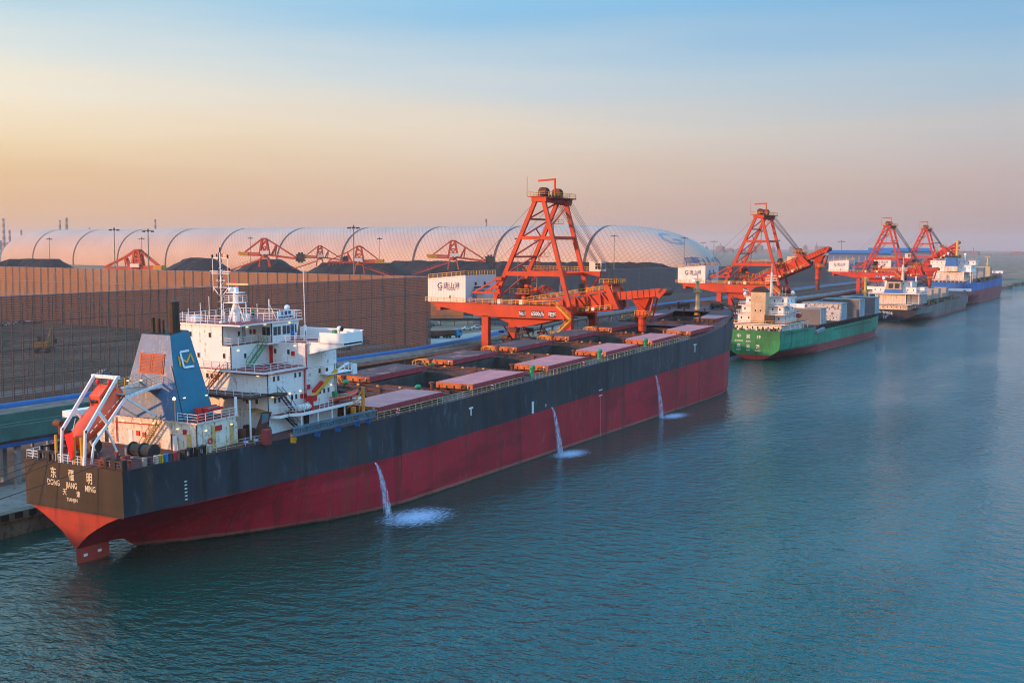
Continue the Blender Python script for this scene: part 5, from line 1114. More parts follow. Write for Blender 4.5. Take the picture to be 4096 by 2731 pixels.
m_=MB(); m_.box(-60,84,-2.2,-2.0,6.8,8.9); m_.box(-60,84,1.8,2.0,6.8,8.6); m_.build('corrugated_wall',GREENW,g3)
m_=MB(); m_.box(-60,980,-2.1,2.1,6.0,6.75,0); m_.box(-60,980,-2.45,-2.11,5.9,6.35,1); m_.box(-60,84,-1.95,1.75,7.9,8.2,0); m_.build('girder',[DARK,paint('blue_kerb',(.02,.09,.30),.6,.3,.4)],g3)
m_=MB(); m_.box(84,980,-2.0,2.0,6.8,7.1,0); m_.box(84,980,-2.1,-1.9,6.8,7.7,1); m_.box(84,980,1.5,2.1,7.1,7.9,1)
for k in range(150): m_.box(86+k*4,86.6+k*4,-1.6,1.6,7.1,7.4,0)
m_.build('open_belt',[COAL,SLATE],g3)
for k in range(70): x=-50+15*k; MB().box(x-.35,x+.35,-1.9,-1.2,0,6).box(x-.35,x+.35,1.2,1.9,0,6).build('column',STEEL,g3)
m_=MB(); m_.box(66,73,-.2,1.6,8.2,9.4,0); m_.beam((74,-1.9,8.9),(74,-1.9,10.4),.3,.3,0); m_.beam((74,-1.9,10.3),(78.5,-1.9,9.6),.3,.4,0); m_.beam((78.5,-1.9,9.7),(78.5,-1.9,8.2),.3,.3,0); m_.build('roof_cabin',CLEANW,g3)
# white-topped conveyor roofs farther along
for i,(y,lab) in enumerate(((176,'dark conveyor roof with white edge stripe behind the green ship, landward one'),(153.5,'dark conveyor roof with white edge stripe behind the green ship, waterside one'))):
    t=empty('conveyor_line',(440,y,GZ),None,lab,'conveyor'); m_=MB(); m_.box(0,560,-1.5,1.5,5.4,6.4,0); m_.box(0,560,-1.7,-1.5,6.2,6.6,1); m_.box(0,560,1.2,1.5,6.5,6.7,1); m_.build('belt_cover',[SLATE,paint('pale_edge',(.35,.36,.40),.6)],t)
    for k in range(28): MB().box(k*20-.25,k*20+.25,-.8,.8,0,5.4).build('trestle',STEEL,t)

# ---------------------------------------------------------------- windbreak fences
def fence_mat(nm,c1,c2,alpha,sc=1.0):
    m,n,l,b=newmat(nm); g=n.new('ShaderNodeNewGeometry'); s3=n.new('ShaderNodeSeparateXYZ'); l.new(g.outputs['Position'],s3.inputs[0])
    pos=g.outputs['Position']
    st=math_n(n,l,'SINE',math_n(n,l,'MULTIPLY',s3.outputs[2],2*math.pi/0.62*sc))
    big=noise(n,l,.05,pos,detail=6,sc=(1,1,.4)); fine=noise(n,l,.9,pos,detail=5)
    cc=mixc(n,l,mrange(n,l,big,.35,.65),c1,c2); cc=mixc(n,l,math_n(n,l,'MULTIPLY',mrange(n,l,fine,.4,.7),.35),cc,tuple(x*.4 for x in c1))
    cc=mixc(n,l,mrange(n,l,st,.1,.8,0,.16),cc,tuple(x*.25 for x in c1))
    l.new(cc,b.inputs['Base Color']); b.inputs['Roughness'].default_value=.7
    tr_=n.new('ShaderNodeBsdfTransparent'); mx=n.new('ShaderNodeMixShader')
    a_=mrange(n,l,st,-1,.9,1-alpha*.5,1-alpha*1.3); l.new(a_,mx.inputs[0]); l.new(tr_.outputs[0],mx.inputs[1]); l.new(b.outputs[0],mx.inputs[2])
    l.new(mx.outputs[0],n['Material Output'].inputs['Surface']); return m
FENN=fence_mat('windbreak_mesh_shaded',(.092,.040,.034),(.080,.052,.048),.30,1.2); FENF=fence_mat('windbreak_mesh_sunlit',(.29,.145,.07),(.25,.115,.06),.12,.8); FEN2=fence_mat('windbreak_mesh_grey',(.11,.085,.085),(.09,.085,.095),.18)  # near mesh carries shade in its brown, far mesh sunlight in its orange
POSTM=paint('fence_post_blue_grey',(.20,.20,.23),.6,.3,.3,scale=.4)
def fence(x0,y0,x1,y1,zt0,zt1,mat,label,sp,extra=True,maxposts=100,back=1):
    Lx,Ly=x1-x0,y1-y0; Ln=math.hypot(Lx,Ly); t=empty('windbreak_fence',(x0,y0,GZ),(0,0,math.atan2(Ly,Lx)),label,'fence')
    m_=MB(); m_.add([(0,0,0),(Ln,0,0),(Ln,0,zt1-GZ),(0,0,zt0-GZ)],[(0,1,2,3)]); m_.build('mesh_panels',mat,t)
    n_=min(maxposts,int(Ln/sp)); pm=MB().box(-.09,.09,-.12,.12,0,1).mesh('post',POSTM)
    for i in range(n_+1):
        x=Ln*i/n_; o=link('post',pm,t,(x,back*.35,0)); o.scale=(1,1,zt0+(zt1-zt0)*i/n_-GZ+.15)
    m_=MB()
    for z in (zt0-GZ,):
        m_.beam((0,0,zt0-GZ),(Ln,0,zt1-GZ),.14,.16)
    for f_ in (.25,.5,.75): m_.beam((0,back*.8,(zt0-GZ)*f_),(Ln,back*.8,(zt1-GZ)*f_),.16,.16)
    if extra:
        for i in range(0,n_,1):
            a_=Ln*i/n_;b_=Ln*(i+1)/n_
            if i%4==0: m_.beam((a_,back*3.0,0),(a_,back*.3,(zt0-GZ)*.95),.12,.12); m_.beam((a_,back*2.2,(zt0-GZ)*.25),(b_,back*.9,(zt0-GZ)*.5),.08,.08)
            m_.beam(((a_+b_)/2,back*2.6,0),((a_+b_)/2,back*2.6,(zt0-GZ)*.72),.1,.1)
    m_.build('stay_frames',POSTM,t); return t
fence(90,218,343,220,26.8,27.5,FENN,'near windbreak fence of fine brown mesh standing behind the long ship, blue-grey posts',2.7,maxposts=94)
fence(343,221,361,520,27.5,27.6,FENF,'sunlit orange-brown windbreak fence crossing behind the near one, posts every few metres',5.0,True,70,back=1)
fence(446,220,1010,214,27.8,25.2,FEN2,'grey windbreak fence behind the second crane, in front of the right-hand coal heaps',7,True,80)

# ---------------------------------------------------------------- coal heaps
def heap(path,hw,zt,label,rough=1.2,seed=1,seg=5,bump=0.0,nm='coal_heap'):
    rr=random.Random(seed); pts=[]
    for (x0,y0),(x1,y1) in zip(path,path[1:]):
        n_=max(2,int(math.hypot(x1-x0,y1-y0)/seg))
        for i in range(n_): pts.append((x0+(x1-x0)*i/n_,y0+(y1-y0)*i/n_))
    pts.append(path[-1]); mb=MB(); prof=[(-1,0),(-.72,.27),(-.45,.55),(-.22,.80),(-.07,.97),(.07,.97),(.3,.72),(.65,.33),(1,0)]; vs=[]
    N_=len(pts)
    for i,p in enumerate(pts):
        q=pts[min(i+1,N_-1)]; r_=pts[max(i-1,0)]; d=Vector((q[0]-r_[0],q[1]-r_[1])).normalized(); nx,ny_=-d.y,d.x
        e=min(1,i/ max(1,hw/seg),(N_-1-i)/max(1,hw/seg)); h=(zt-GZ)*max(0.0,e)**.8+bump*abs(math.sin(i*seg/9.0*math.pi))*(.6+.4*math.sin(i*1.7))+rr.uniform(-.5,.5)*rough*.5*e
        for a_,b_ in prof:
            j=rr.uniform(-.03,.03)
            w_=hw*(.55+.45*e); vs.append((p[0]+nx*w_*(a_+j),p[1]+ny_*w_*(a_+j),GZ-.05+max(0,h*b_+(rr.uniform(-.6,.6)*rough*.4 if 0<b_<.9 else 0))))
    n=len(prof); mb.add(vs,[(i*n+j,i*n+j+1,(i+1)*n+j+1,(i+1)*n+j) for i in range(N_-1) for j in range(n-1)])
    return tag(mb.build(nm,COAL,smooth=False),label,'coal heap','coal heaps behind the fences')
def ray_pt(x,d):
    """ground point seen at picture column x (0..1) - used only to lay out the yard"""
    az=rad(28.68)-math.atan((x-.5)*1024/1167.76); return (d*math.cos(az),d*math.sin(az))
def px(x,d): return ray_pt(x/2352,d)
heap([px(-120,980),px(60,960),px(150,930),px(235,900)],44,27.0,'low dark coal heap farthest left in front of the white dome',seed=1)
heap([px(320,990),px(430,960),px(580,900)],48,28.0,'flat-topped coal heap left of the centre in front of the dome',seed=2)
heap([px(485,950),px(600,920),px(745,880)],44,27.6,'rounded coal heap under the bucket wheel reclaimer',seed=3)
heap([px(650,880),px(760,850),px(880,830),px(1010,800)],40,26.0,'coal heap under the pair of joined reclaimers',seed=4)
heap([px(810,1000),px(985,960),px(1200,940),px(1400,930),px(1640,930)],42,25.2,'long scalloped coal ridge behind the first crane, in front of the dome',seed=5,bump=1.6)
heap([px(940,640),px(1060,620),px(1200,610),px(1330,600)],30,18,'broad dark coal heap seen beneath the tower of the nearest crane',seed=6)
heap([px(240,860),px(330,830),px(420,810)],26,21.0,'small coal heap below the leftmost reclaimer',seed=7)
heap([px(1650,1300),px(1800,1250),px(2060,1250)],40,22,'distant dark coal bank right of the dome behind the second crane',seed=8)

# ---------------------------------------------------------------- air dome
def dome():
    P9=Vector((1179,520)); P0=Vector((1385,1633)); ax=(P0-P9).normalized(); nx=Vector((-ax.y,ax.x)) # toward camera side is nx.x<0
    if nx.x>0: nx=-nx
    Ln=(P0-P9).length; Rr=54.0; H=57.0; seg=[]
    t=empty('air_dome',(1179,520,GZ),None,'huge white air-supported storage dome with dark cross ribs behind the coal heaps','storage dome')
    def sec(s):
        # s along axis from right end; returns scale 0..1
        EX=134.0
        if s<0: u=min(1,-s/EX); return math.sqrt(max(0,1-u**2.3))
        if s>Ln+25: u=min(1,(s-Ln-25)/150); return math.sqrt(max(0,1-u**2.3))
        return 1.0
    ss=[-134*math.cos(math.pi/2*i/24) for i in range(25)]
    ss+= [Ln*i/60 for i in range(1,61)]+[Ln+25+150*math.sin(math.pi/2*i/20) for i in range(0,21)]
    NA=40; vs=[]
    def pt(s,th,o=0.0):
        k=sec(s); r_=Rr*k+o; h_=H*k+o; c_=math.cos(th); sn=math.sin(th)
        return (ax.x*s+nx.x*r_*c_*(1+.06*sn),ax.y*s+nx.y*r_*c_*(1+.06*sn),h_*sn**.92 if sn>0 else 0)
    for s in ss: vs+=[pt(s,math.pi*j/NA) for j in range(NA+1)]
    n=NA+1; mb=MB(); mb.add(vs,[(i*n+j,i*n+j+1,(i+1)*n+j+1,(i+1)*n+j) for i in range(len(ss)-1) for j in range(NA)])
    m,nn,l,b=newmat('dome_membrane'); g=nn.new('ShaderNodeNewGeometry'); rot=nn.new('ShaderNodeMapping'); rot.vector_type='POINT'
    c_=nn.new('ShaderNodeTexCoord'); rot.inputs['Rotation'].default_value=(0,0,-math.atan2(ax.y,ax.x)); l.new(c_.outputs['Object'],rot.inputs[0])
    s3=nn.new('ShaderNodeSeparateXYZ'); l.new(rot.outputs[0],s3.inputs[0])
    # cable net: diagonal lines in (axis, arc) space
    an=math_n(nn,l,'ARCTAN2',s3.outputs[2],s3.outputs[1]); arc=math_n(nn,l,'MULTIPLY',an,Rr)
    def lines(v,per,wd):
        f=nn.new('ShaderNodeMath'); f.operation='FRACT'; l.new(math_n(nn,l,'MULTIPLY',v,1/per),f.inputs[0]); return mrange(nn,l,math_n(nn,l,'ABSOLUTE',math_n(nn,l,'SUBTRACT',f.outputs[0],.5)),0,wd,1,0)
    d1=math_n(nn,l,'ADD',s3.outputs[0],arc); d2=math_n(nn,l,'SUBTRACT',s3.outputs[0],arc)
    ln_=math_n(nn,l,'MAXIMUM',lines(d1,6.4,.16),lines(d2,6.4,.16))
    cc=mixc(nn,l,mrange(nn,l,noise(nn,l,.02,detail=5),.35,.65),(.46,.325,.235),(.54,.39,.29)); cc=mixc(nn,l,math_n(nn,l,'MULTIPLY',ln_,.55),cc,(.20,.17,.17))
    l.new(cc,b.inputs['Base Color']); b.inputs['Roughness'].default_value=.5
    bp=nn.new('ShaderNodeBump'); bp.inputs['Strength'].default_value=.5; bp.inputs['Distance'].default_value=.7; bp.invert=True
    l.new(ln_,bp.inputs['Height']); l.new(bp.outputs[0],b.inputs['Normal'])
    sk=mb.build('membrane',m,t,smooth=True)
    RB=paint('dome_rib',(.035,.03,.035),.6,.2)
    for k in range(10):
        s=Ln*k/9; mb=MB(); n2=48; vs=[]
        for j in range(n2+1):
            th=math.pi*j/n2; vs+=[pt(s-1.7,th,.3),pt(s+1.7,th,.3)]
        mb.add(vs,[(2*j,2*j+1,2*j+3,2*j+2) for j in range(n2)]); mb.build('rib',RB,t)
    # lettering and emblem on the near end, wrapped on the skin
    DB=paint('dome_lettering_blue',(.03,.07,.22),.6,.1); EB=paint('dome_emblem_blue',(.12,.25,.36),.6,.1)
    def wrap(o,s0,ds,h0,th_sign=1):
        me=o.data
        for v in me.vertices:
            u,w_=v.co.x,v.co.y
            # position on nose: azimuth angle phi round the nose, height h
            h=h0+w_; kk=math.sqrt(max(0.01,1-(h/H)**2)); phi=s0+u*ds/(kk*80)
            a_=118*kk*math.cos(phi); bb=Rr*kk*math.sin(phi)*1.03
            # nose cross-section shape
            uu=(abs(math.cos(phi))*1.0); x_=-a_; y_=bb
            v.co=(ax.x*x_*1.0+nx.x*y_,ax.y*x_+nx.y*y_,h)
    return t,ax,nx,Ln,Rr,H,DB,EB,pt
DOME,dax,dnx,DLn,DR,DHh,DB_,EB_,dpt=dome()
def dome_decal(me_or_text,size,s_c,th_c,mat,nm,kx=1.0):
    """put flat outlines on the dome skin: x runs toward the end (s decreasing), y up the arc"""
    cu=bpy.data.curves.new('t','FONT'); cu.body=me_or_text; cu.size=size; cu.align_x='CENTER'; cu.align_y='CENTER'; cu.resolution_u=2
    o=bpy.data.objects.new('t',cu); COL.objects.link(o); bpy.context.view_layer.update()
    me=bpy.data.meshes.new_from_object(o.evaluated_get(bpy.context.evaluated_depsgraph_get())); bpy.data.objects.remove(o)
    import bmesh
    bm=bmesh.new(); bm.from_mesh(me); bmesh.ops.triangulate(bm,faces=bm.faces); bmesh.ops.subdivide_edges(bm,edges=[e for e in bm.edges if e.calc_length()>size*.2],cuts=2,use_grid_fill=False); bm.to_mesh(me); bm.free()
    # march over the nose surface by angle round the vertical axis
    for v in me.vertices:
        u,w_=v.co.x*kx,v.co.y
        h=max(2,min(DHh-1,th_c+w_)); k=h/DHh
        # at height h the plan outline is a superellipse-ish nose; parametrise by phi
        phi=s_c-u/70.0
        # find s<0 and th such that height matches: plan radius fraction
        lo,hi=-118.0,0.0
        c_,sn=math.cos(phi),math.sin(phi)
        # ray in (s, lateral) plane
        r0,r1=0.0,170.0
        for _ in range(26):
            rm_=(r0+r1)/2; s=-rm_*c_; lat=rm_*sn
            uu=min(1,-s/134.0); kk=math.sqrt(max(0,1-uu**2.3))
            inside=False
            if kk>0 and abs(lat)<DR*1.06*kk: 
                th=math.acos(min(1,abs(lat)/(DR*1.06*kk))); inside=DHh*kk*math.sin(th)**.92>h
            if inside: r0=rm_
            else: r1=rm_
        rr_=r0+.9; s=-rr_*c_; lat=rr_*sn
        v.co=(dax.x*s+dnx.x*lat,dax.y*s+dnx.y*lat,h)
    me.materials.clear(); me.materials.append(mat); return link(nm,me,DOME)
dome_decal('唐山港集团',9.5,-.06,19,DB_,'lettering',1.0)
dome_decal('G',17,.22,42,EB_,'emblem')
# ---------------------------------------------------------------- reclaimers on the coal yard
RECL=paint('reclaimer_red',(.50,.06,.02),.6,.3,.3,scale=.3); RECY=paint('reclaimer_counterweight',(.55,.25,.03),.6,.2)
def reclaimer(loc,rot,sc,label,flip=1,wheel=True,kind=0):
    t=empty('bucket_wheel_reclaimer' if wheel else 'stacker',loc,(0,0,rot),label,'coal reclaimer','red coal handling machines'); t.scale=(sc*flip,sc,sc)
    def bd(nm,m_,mat=RECL): m_.build(nm,mat,t)
    m_=MB()
    for y in (-2,2): 
        for x in (-3,3): m_.beam((x*1.3,y*1.3,0),(x*.9,y,7),.8)
        m_.beam((-3,y,7),(3,y,7),.7)
    m_.tube((0,0,6.5),(0,0,9),2.6,12); bd('portal',m_)
    m_=MB()
    for y in (-2,2):
        m_.beam((-3.5,y,9),(-1.5,y,21),1.27); m_.beam((3.5,y,9),(1.5,y,21),1.27); m_.beam((-1.5,y,21),(1.5,y,21),1.27)
        for z in (12,15,18): w_=3.5-(z-9)/6; m_.beam((-w_,y,z),(w_,y,z),0.77)
        m_.beam((-3.3,y,9.5),(2.2,y,15),0.63); m_.beam((3.3,y,9.5),(-2.2,y,15),0.63); m_.beam((-2.4,y,15),(1.7,y,20.5),0.63)
    for z in (9,15,21): m_.beam((0,-2,z),(0,2,z),1.02)
    bd('mast',m_)
    m_=MB()
    for y in (-1.5,1.5):
        m_.beam((-15,y,10.5),(-3,y,10),1.27); m_.beam((-15,y,8.9),(-3,y,8.6),1.27)
        m_.beam((2,y,9.0),(24,y,6.2 if wheel else 9.0),.8,1.4)
        m_.beam((-14.5,y,11),(-1.5,y,21),0.89); m_.beam((1.5,y,21),(9,y,16.4),0.89); m_.beam((9,y,16.4),(23,y,7.5 if wheel else 10),0.89); m_.beam((9,y,16.4),(5.5,y,9),1.02); m_.beam((9,y,16.4),(8,y,8.6),0.63)
    for k in range(9): m_.beam((2+k*2.6,-1.5,8.9-.3*k),(2+k*2.6,1.5,8.9-.3*k),0.77)
    bd('boom',m_)
    bd('counterweight',MB().box(-18,-12,-2.4,2.4,8.3,11.0).box(-19.2,-18,-1.6,1.6,8.8,11.3),RECY)
    bd('cab',MB().box(-2.5,4,-3.6,-2.2,9.6,12).box(-2.2,3.6,-3.7,-3.61,10.4,11.4),CABW)
    m_=MB(); m_.beam((-4,0,5),(-30,0,-4),1.8,1.0); m_.rail([(-4,-1,5.8),(-30,-1,-3.2)],1.2,3,.15,n=1); bd('tail_conveyor',m_)
    if wheel:
        m_=MB(); m_.tube((27,-1.0,7),(27,1.0,7),3.0,20)
        for k in range(10): a_=2*math.pi*k/10; m_.box(27+3.4*math.cos(a_)-.7,27+3.4*math.cos(a_)+.7,-1.3,1.3,7+3.4*math.sin(a_)-.7,7+3.4*math.sin(a_)+.7)
        bd('bucket_wheel',m_,DARK)
    return t
def at(x,d,z): p=px(x,d); return (p[0],p[1],z)
vr=rad(28.68-90) # across the view
reclaimer(at(735,900,21.8),vr+.25,.72,'reclaimer with a tall cage mast left of the grey lamp mast, near the middle',1)
reclaimer(at(608,880,21.5),vr+.02,.98,'reclaimer with its bucket wheel raised in clear view against the dome',1)
reclaimer(at(1040,860,20.2),vr+.1,1.0,'reclaimer just left of the nearest crane, counterweight pointing left',1)
reclaimer(at(318,700,16.5),vr-.2,.86,'leftmost reclaimer, with a yellow counterweight on its right',-1,False)
reclaimer(at(825,780,19.0),vr+.1,.86,'stacker with a long sloping portal right of the cage-mast reclaimer',-1,False)
reclaimer(at(1838,1150,18),vr,.7,'small red reclaimer seen behind the raised boom of the second crane',1)
reclaimer(at(2170,2300,14),vr,.9,'tiny red reclaimer on the far right skyline',1)
reclaimer(at(1250,560,6),vr+.3,.62,'low reclaimer in the shade under the tower of the nearest crane',1)
# ---------------------------------------------------------------- high mast lights
MASTM=paint('lamp_mast_steel',(.20,.15,.10),.6,.2,.2)
def mast(x,y,z,label,r=.35,wide=1.0):
    t=empty('high_mast_light',(x,y,GZ),None,label,'light mast','tall light masts in the yards'); h=z-GZ
    MB().tube((0,0,0),(0,0,h),r,8,r*.5).build('pole',MASTM,t)
    m_=MB(); m_.torus((0,0,h-.3),1.6*wide,.12,'z',14,4); m_.beam((-1.6*wide,0,h-.3),(1.6*wide,0,h-.3),.15); m_.beam((0,-1.6*wide,h-.3),(0,1.6*wide,h-.3),.15)
    m_.tube((0,0,h-.6),(0,0,h+.5),.35,6); m_.tube((0,0,h),(0,0,h+1.4),.05,4); m_.build('lamp_ring',DARK,t)
    fm_=MB().box(-.35,.35,-.25,.25,-.55,.05).mesh('floodlight',DARK)
    for k in range(8): a_=2*math.pi*k/8; link('floodlight',fm_,t,(1.8*wide*math.cos(a_),1.8*wide*math.sin(a_),h-.35),(0,0,a_))
for x,y,z,r,w,lab in ((405.8,442.0,45.4,.35,1.2,'light mast left of the leftmost reclaimer'),(389.4,402.5,44.5,.38,1.3,'double-ringed light mast in front of the leftmost reclaimer'),(607.5,730.4,41.6,.3,1,'light mast farthest left'),(657,686.2,42.3,.3,1,'small light mast behind the leftmost reclaimer'),(713.8,626.8,43.2,.3,1,'light mast beside the raised bucket wheel reclaimer'),(434.6,320.4,46.5,.42,1.4,'tall light mast near the middle, rising above the dome roof'),(776.8,546.9,43.4,.3,1,'thin light mast right of the middle in front of the dome'),(700,364,42,.3,1,'thin light mast inside the tower of the nearest crane'),(615.7,333,42.8,.3,1,'light mast beside the left leg of the nearest crane'),(824,362,46,.4,1.5,'light mast in front of the right part of the dome'),(890.8,330.2,44.9,.38,1.5,'light mast at the lettered end of the dome'),(1414.5,499.3,42.4,.4,2,'small light mast just right of the dome'),(1229.7,421.6,43.4,.4,2,'second light mast right of the dome'),(865.4,247.1,43.2,.3,1,'light mast by the raised boom of the second crane'),(1266.7,292.4,44,.4,2,'light mast above the blue shed'),(1179.4,221.2,44.2,.4,2,'light mast between the two farthest cranes'),(1679.9,260.4,44.2,.5,2.5,'twin-headed light mast right of the farthest crane'),(1700,262,43.6,.5,2.5,'light mast next to the twin-headed one')): mast(x,y,z,lab,r,w)
# ---------------------------------------------------------------- chimneys and far plant
def chim_mat():
    m,n,l,b=newmat('banded_chimney'); c_=n.new('ShaderNodeTexCoord'); s3=n.new('ShaderNodeSeparateXYZ'); l.new(c_.outputs['Object'],s3.inputs[0])
    f=n.new('ShaderNodeMath'); f.operation='FRACT'; l.new(math_n(n,l,'MULTIPLY',s3.outputs[2],1/22.0),f.inputs[0])
    l.new(mixc(n,l,math_n(n,l,'GREATER_THAN',f.outputs[0],.5),(.22,.07,.05),(.35,.28,.24)),b.inputs['Base Color']); return m
CHM=chim_mat()
for i,(x,y,z,r,lab) in enumerate(((2761.9,3552.7,121,6,'tallest banded chimney at the far left edge'),(2767.9,3530,81,5,'short banded chimney beside the tallest one at the left edge'),(2792.6,3500,82,4.5,'slim banded chimney, third from the left edge'),(2909,3440,118,5,'left one of the two close banded chimneys'),(2930,3429,127,6,'right, taller one of the two close banded chimneys'),(2980.9,3371,92,4,'stub of a chimney just showing over the dome'),(3147.3,3216.3,124,5.5,'single banded chimney over the dome left of the middle'),(2430,1430*.98,99,3.5,'small chimney over the dome near the tall light mast'))):
    tag(MB().tube((0,0,0),(0,0,z-GZ),r,14,r*.7).build('chimney',CHM,loc=(x,y,GZ)),lab,'chimney','far red and white chimneys')
FARB=paint('far_plant_grey',(.16,.12,.11),.8,.3)
def plant(c,ux,n_,seed,label,hmax=30,w=40):
    rr=random.Random(seed); t=empty('distant_plant',(c[0],c[1],GZ),None,label,'industrial plant')
    for k in range(n_):
        o=(k-n_/2)*w*rr.uniform(.7,1.1); h=rr.uniform(.3,1)*hmax; ww=rr.uniform(.3,.9)*w
        m_=MB(); m_.box(-ww/2,ww/2,-ww/2,ww/2,0,h); 
        if rr.random()<.5: m_.tube((0,0,h),(0,0,h+rr.uniform(5,22)),1.6,6)
        m_.box(-ww*.3,ww*.2,-ww*.3,ww*.3,h,h*1.15); o_=m_.build('works_hall',FARB,t,loc=(ux[0]*o,ux[1]*o,0))
plant((3690,4730),(.8,-.6),7,3,'hazy steelworks silhouette at the far left edge',50,60)
plant((5735,1765),(-.3,.95),16,5,'hazy factory skyline between the second and third cranes',36,45)
plant((5200,600),(-.1,.99),12,6,'low hazy works on the right-hand skyline',16,70)
# wind turbines are too faint to tell; blue sheds
BLW=paint('blue_shed_wall',(.10,.17,.33),.6,.15,.1,scale=.1)
sh=empty('blue_shed',(1166,281,GZ),(0,0,math.atan2(226-281,12)),'long blue industrial shed behind the third crane','shed')
MB().box(0,58,0,60,0,28).build('wall',BLW,sh); MB().prism([(-1,28),(61,28),(61,29),(30,31.5),(-1,29)],'x',-1,59).build('roof',BLUEROOF,sh)
for k in range(9): MB().box(4+k*6,4.9+k*6,-.15,0,0,26).build('pilaster',paint('beige_strip',(.4,.33,.22),.7) if 'beige_strip' not in bpy.data.materials else bpy.data.materials['beige_strip'],sh)
sh=empty('blue_shed',(1260,262,GZ),(0,0,math.atan2(205-262,12)),'higher blue shed roof behind the long blue one','shed')
MB().box(0,62,0,50,0,30).build('wall',BLW,sh); MB().prism([(-1,30),(51,30),(51,31),(25,34),(-1,31)],'x',-1,63).build('roof',BLUEROOF,sh)
# ---------------------------------------------------------------- buildings, vehicles in the yard
ORW=paint('orange_lit_wall',(.45,.17,.06),.8,.15,.2)  # orange sunlight put into the wall's base colour
ob=empty('transfer_house',(478,288,GZ),(0,0,rad(124)),'plain orange-lit transfer house with an outside stair under the first crane beam','building')
MB().box(0,42,-16,0,0,9.5).build('wall',ORW,ob); MB().box(-.5,42.5,-16.5,.5,9.5,10).build('roof',DARK,ob); MB().stair((6,.8,0),(16,.8,6),1.2,12,side=(0,1,0)).build('stair',STEEL,ob)
bb=empty('grey_blue_building',(449,262,GZ),(0,0,rad(-45)),'grey-blue clad building with a blue sign near the first crane leg','building')
MB().box(0,16,0,12,0,8).build('wall',paint('clad_grey_blue',(.17,.20,.24),.6,.15,.1,corr=.8,corrdir=0),bb); MB().box(7,12,-.1,0,3.6,4.8).build('sign',BLUEP,bb); MB().box(2,3.2,-.2,0,0,8).build('pilaster',MASTM,bb)
cv=empty('field_conveyor',(420,300,GZ),(0,0,rad(-58)),'low dark belt conveyor crossing the yard in front of the orange-lit building','conveyor')
MB().box(0,80,-1,1,2.2,3.2).rail([(0,-1,3.2),(80,-1,3.2)],1,4,.1,n=1).build('belt',DARK,cv)
for k in range(14): MB().box(k*6,k*6+.3,-1,1,0,2.2).build('trestle',RUSTY,cv)
TY=BLACK
def car_proto(nm,mat,kind='car'):
    t=empty('parked_car'); 
    m_=MB(); prof=[(-2.2,.35),(-2.25,.8),(-1.9,.95),(-1.5,1.0),(-.9,1.45),(.6,1.48),(1.2,1.0),(2.05,.85),(2.25,.55),(2.2,.3)]
    m_.prism(prof,'y',-.85,.85); m_.build('body',mat,t)
    g_=MB(); g_.prism([(-1.35,1.03),(-.85,1.4),(.55,1.42),(1.05,1.03)],'y',-.87,.87); g_.build('windows',GLASS,t)
    for x in (-1.4,1.4):
        for y in (-.82,.82): MB().tube((x,y-.1,.33),(x,y+.1,.33),.33,12).build('wheel',TY,t)
    for y in (-.6,.6): MB().box(2.2,2.27,y-.18,y+.18,.6,.75).build('headlight',CLEANW,t)
    return t
def copy_tree(o,parent=None):
    c_=o.copy(); COL.objects.link(c_); c_.parent=parent
    for ch in o.children: copy_tree(ch,c_)
    return c_
SILV=paint('car_white',(.62,.63,.65),.25,.05); CARD=paint('car_dark',(.03,.035,.05),.25,.05); CARO=paint('car_orange_lit',(.55,.38,.2),.3,.05)  # last car colour has the orange light mixed into it
protos={}
cars=[(437,276.6,'w',1.2,'white car parked farthest back beside the fence end'),(430,276,'d',1.3,'dark car parked beside the white one at the fence end'),(423,273,'d',1.35,'second dark car, half hidden by the fence end'),(419,250.8,'w',2.4,'white car left of the pair near the crane leg'),(428.4,251.6,'w',2.3,'white car right of the pair near the crane leg'),
(223.6,262.3-14,'w',.1,'white car on the yard road seen through the near fence, leftmost of three'),(240.1,252,'w',.2,'white car on the yard road seen through the fence, middle of three'),(249,252,'o',.2,'orange-lit car on the yard road behind the ship funnel'),(392,243,'w',2.5,'white car hidden behind the blue truck')]
for i in range(6): cars.append((330+5.5*i,430+2*i,'w' if i%3 else 'd',1.9+.03*i,None))
for x,y,k_,a_,lab in cars:
    if k_ not in protos: protos[k_]=car_proto('car',{'w':SILV,'d':CARD,'o':CARO}[k_]); c_=protos[k_]
    else: c_=copy_tree(protos[k_])
    c_.location=(x,y,GZ); c_.rotation_euler=(0,0,a_); tag(c_,lab or ('white' if k_=='w' else 'dark')+' car in the parked row by the far fence on the left','car','cars parked in the yard')
tk=empty('tipper_truck',(380,236,GZ),(0,0,rad(-30)),'blue-cabbed tipper truck with a rusty trailer in the gap beside the fence','truck')
MB().prism([(3.2,.9),(3.2,3.0),(3.5,3.3),(5.2,3.3),(5.6,2.2),(5.7,.7),(3.2,.7)],'y',-1.25,1.25).build('cab',paint('cab_blue',(.02,.25,.45),.4,.1),tk); MB().prism([(4.4,2.1),(4.4,2.9),(5.2,2.9),(5.5,2.1)],'y',-1.27,1.27).build('windscreen',GLASS,tk)
MB().box(-8,2.9,-1.25,1.25,1.3,2.9).build('trailer',RUSTY,tk); MB().box(-8,5,-.5,.5,.8,1.2).build('chassis',DARK,tk)
for x in (-7,-5.8,-4.6,-1,.4,4.4):
    for y in (-1.1,1.1): MB().tube((x,y-.18,.5),(x,y+.18,.5),.5,12).build('wheel',TY,tk)
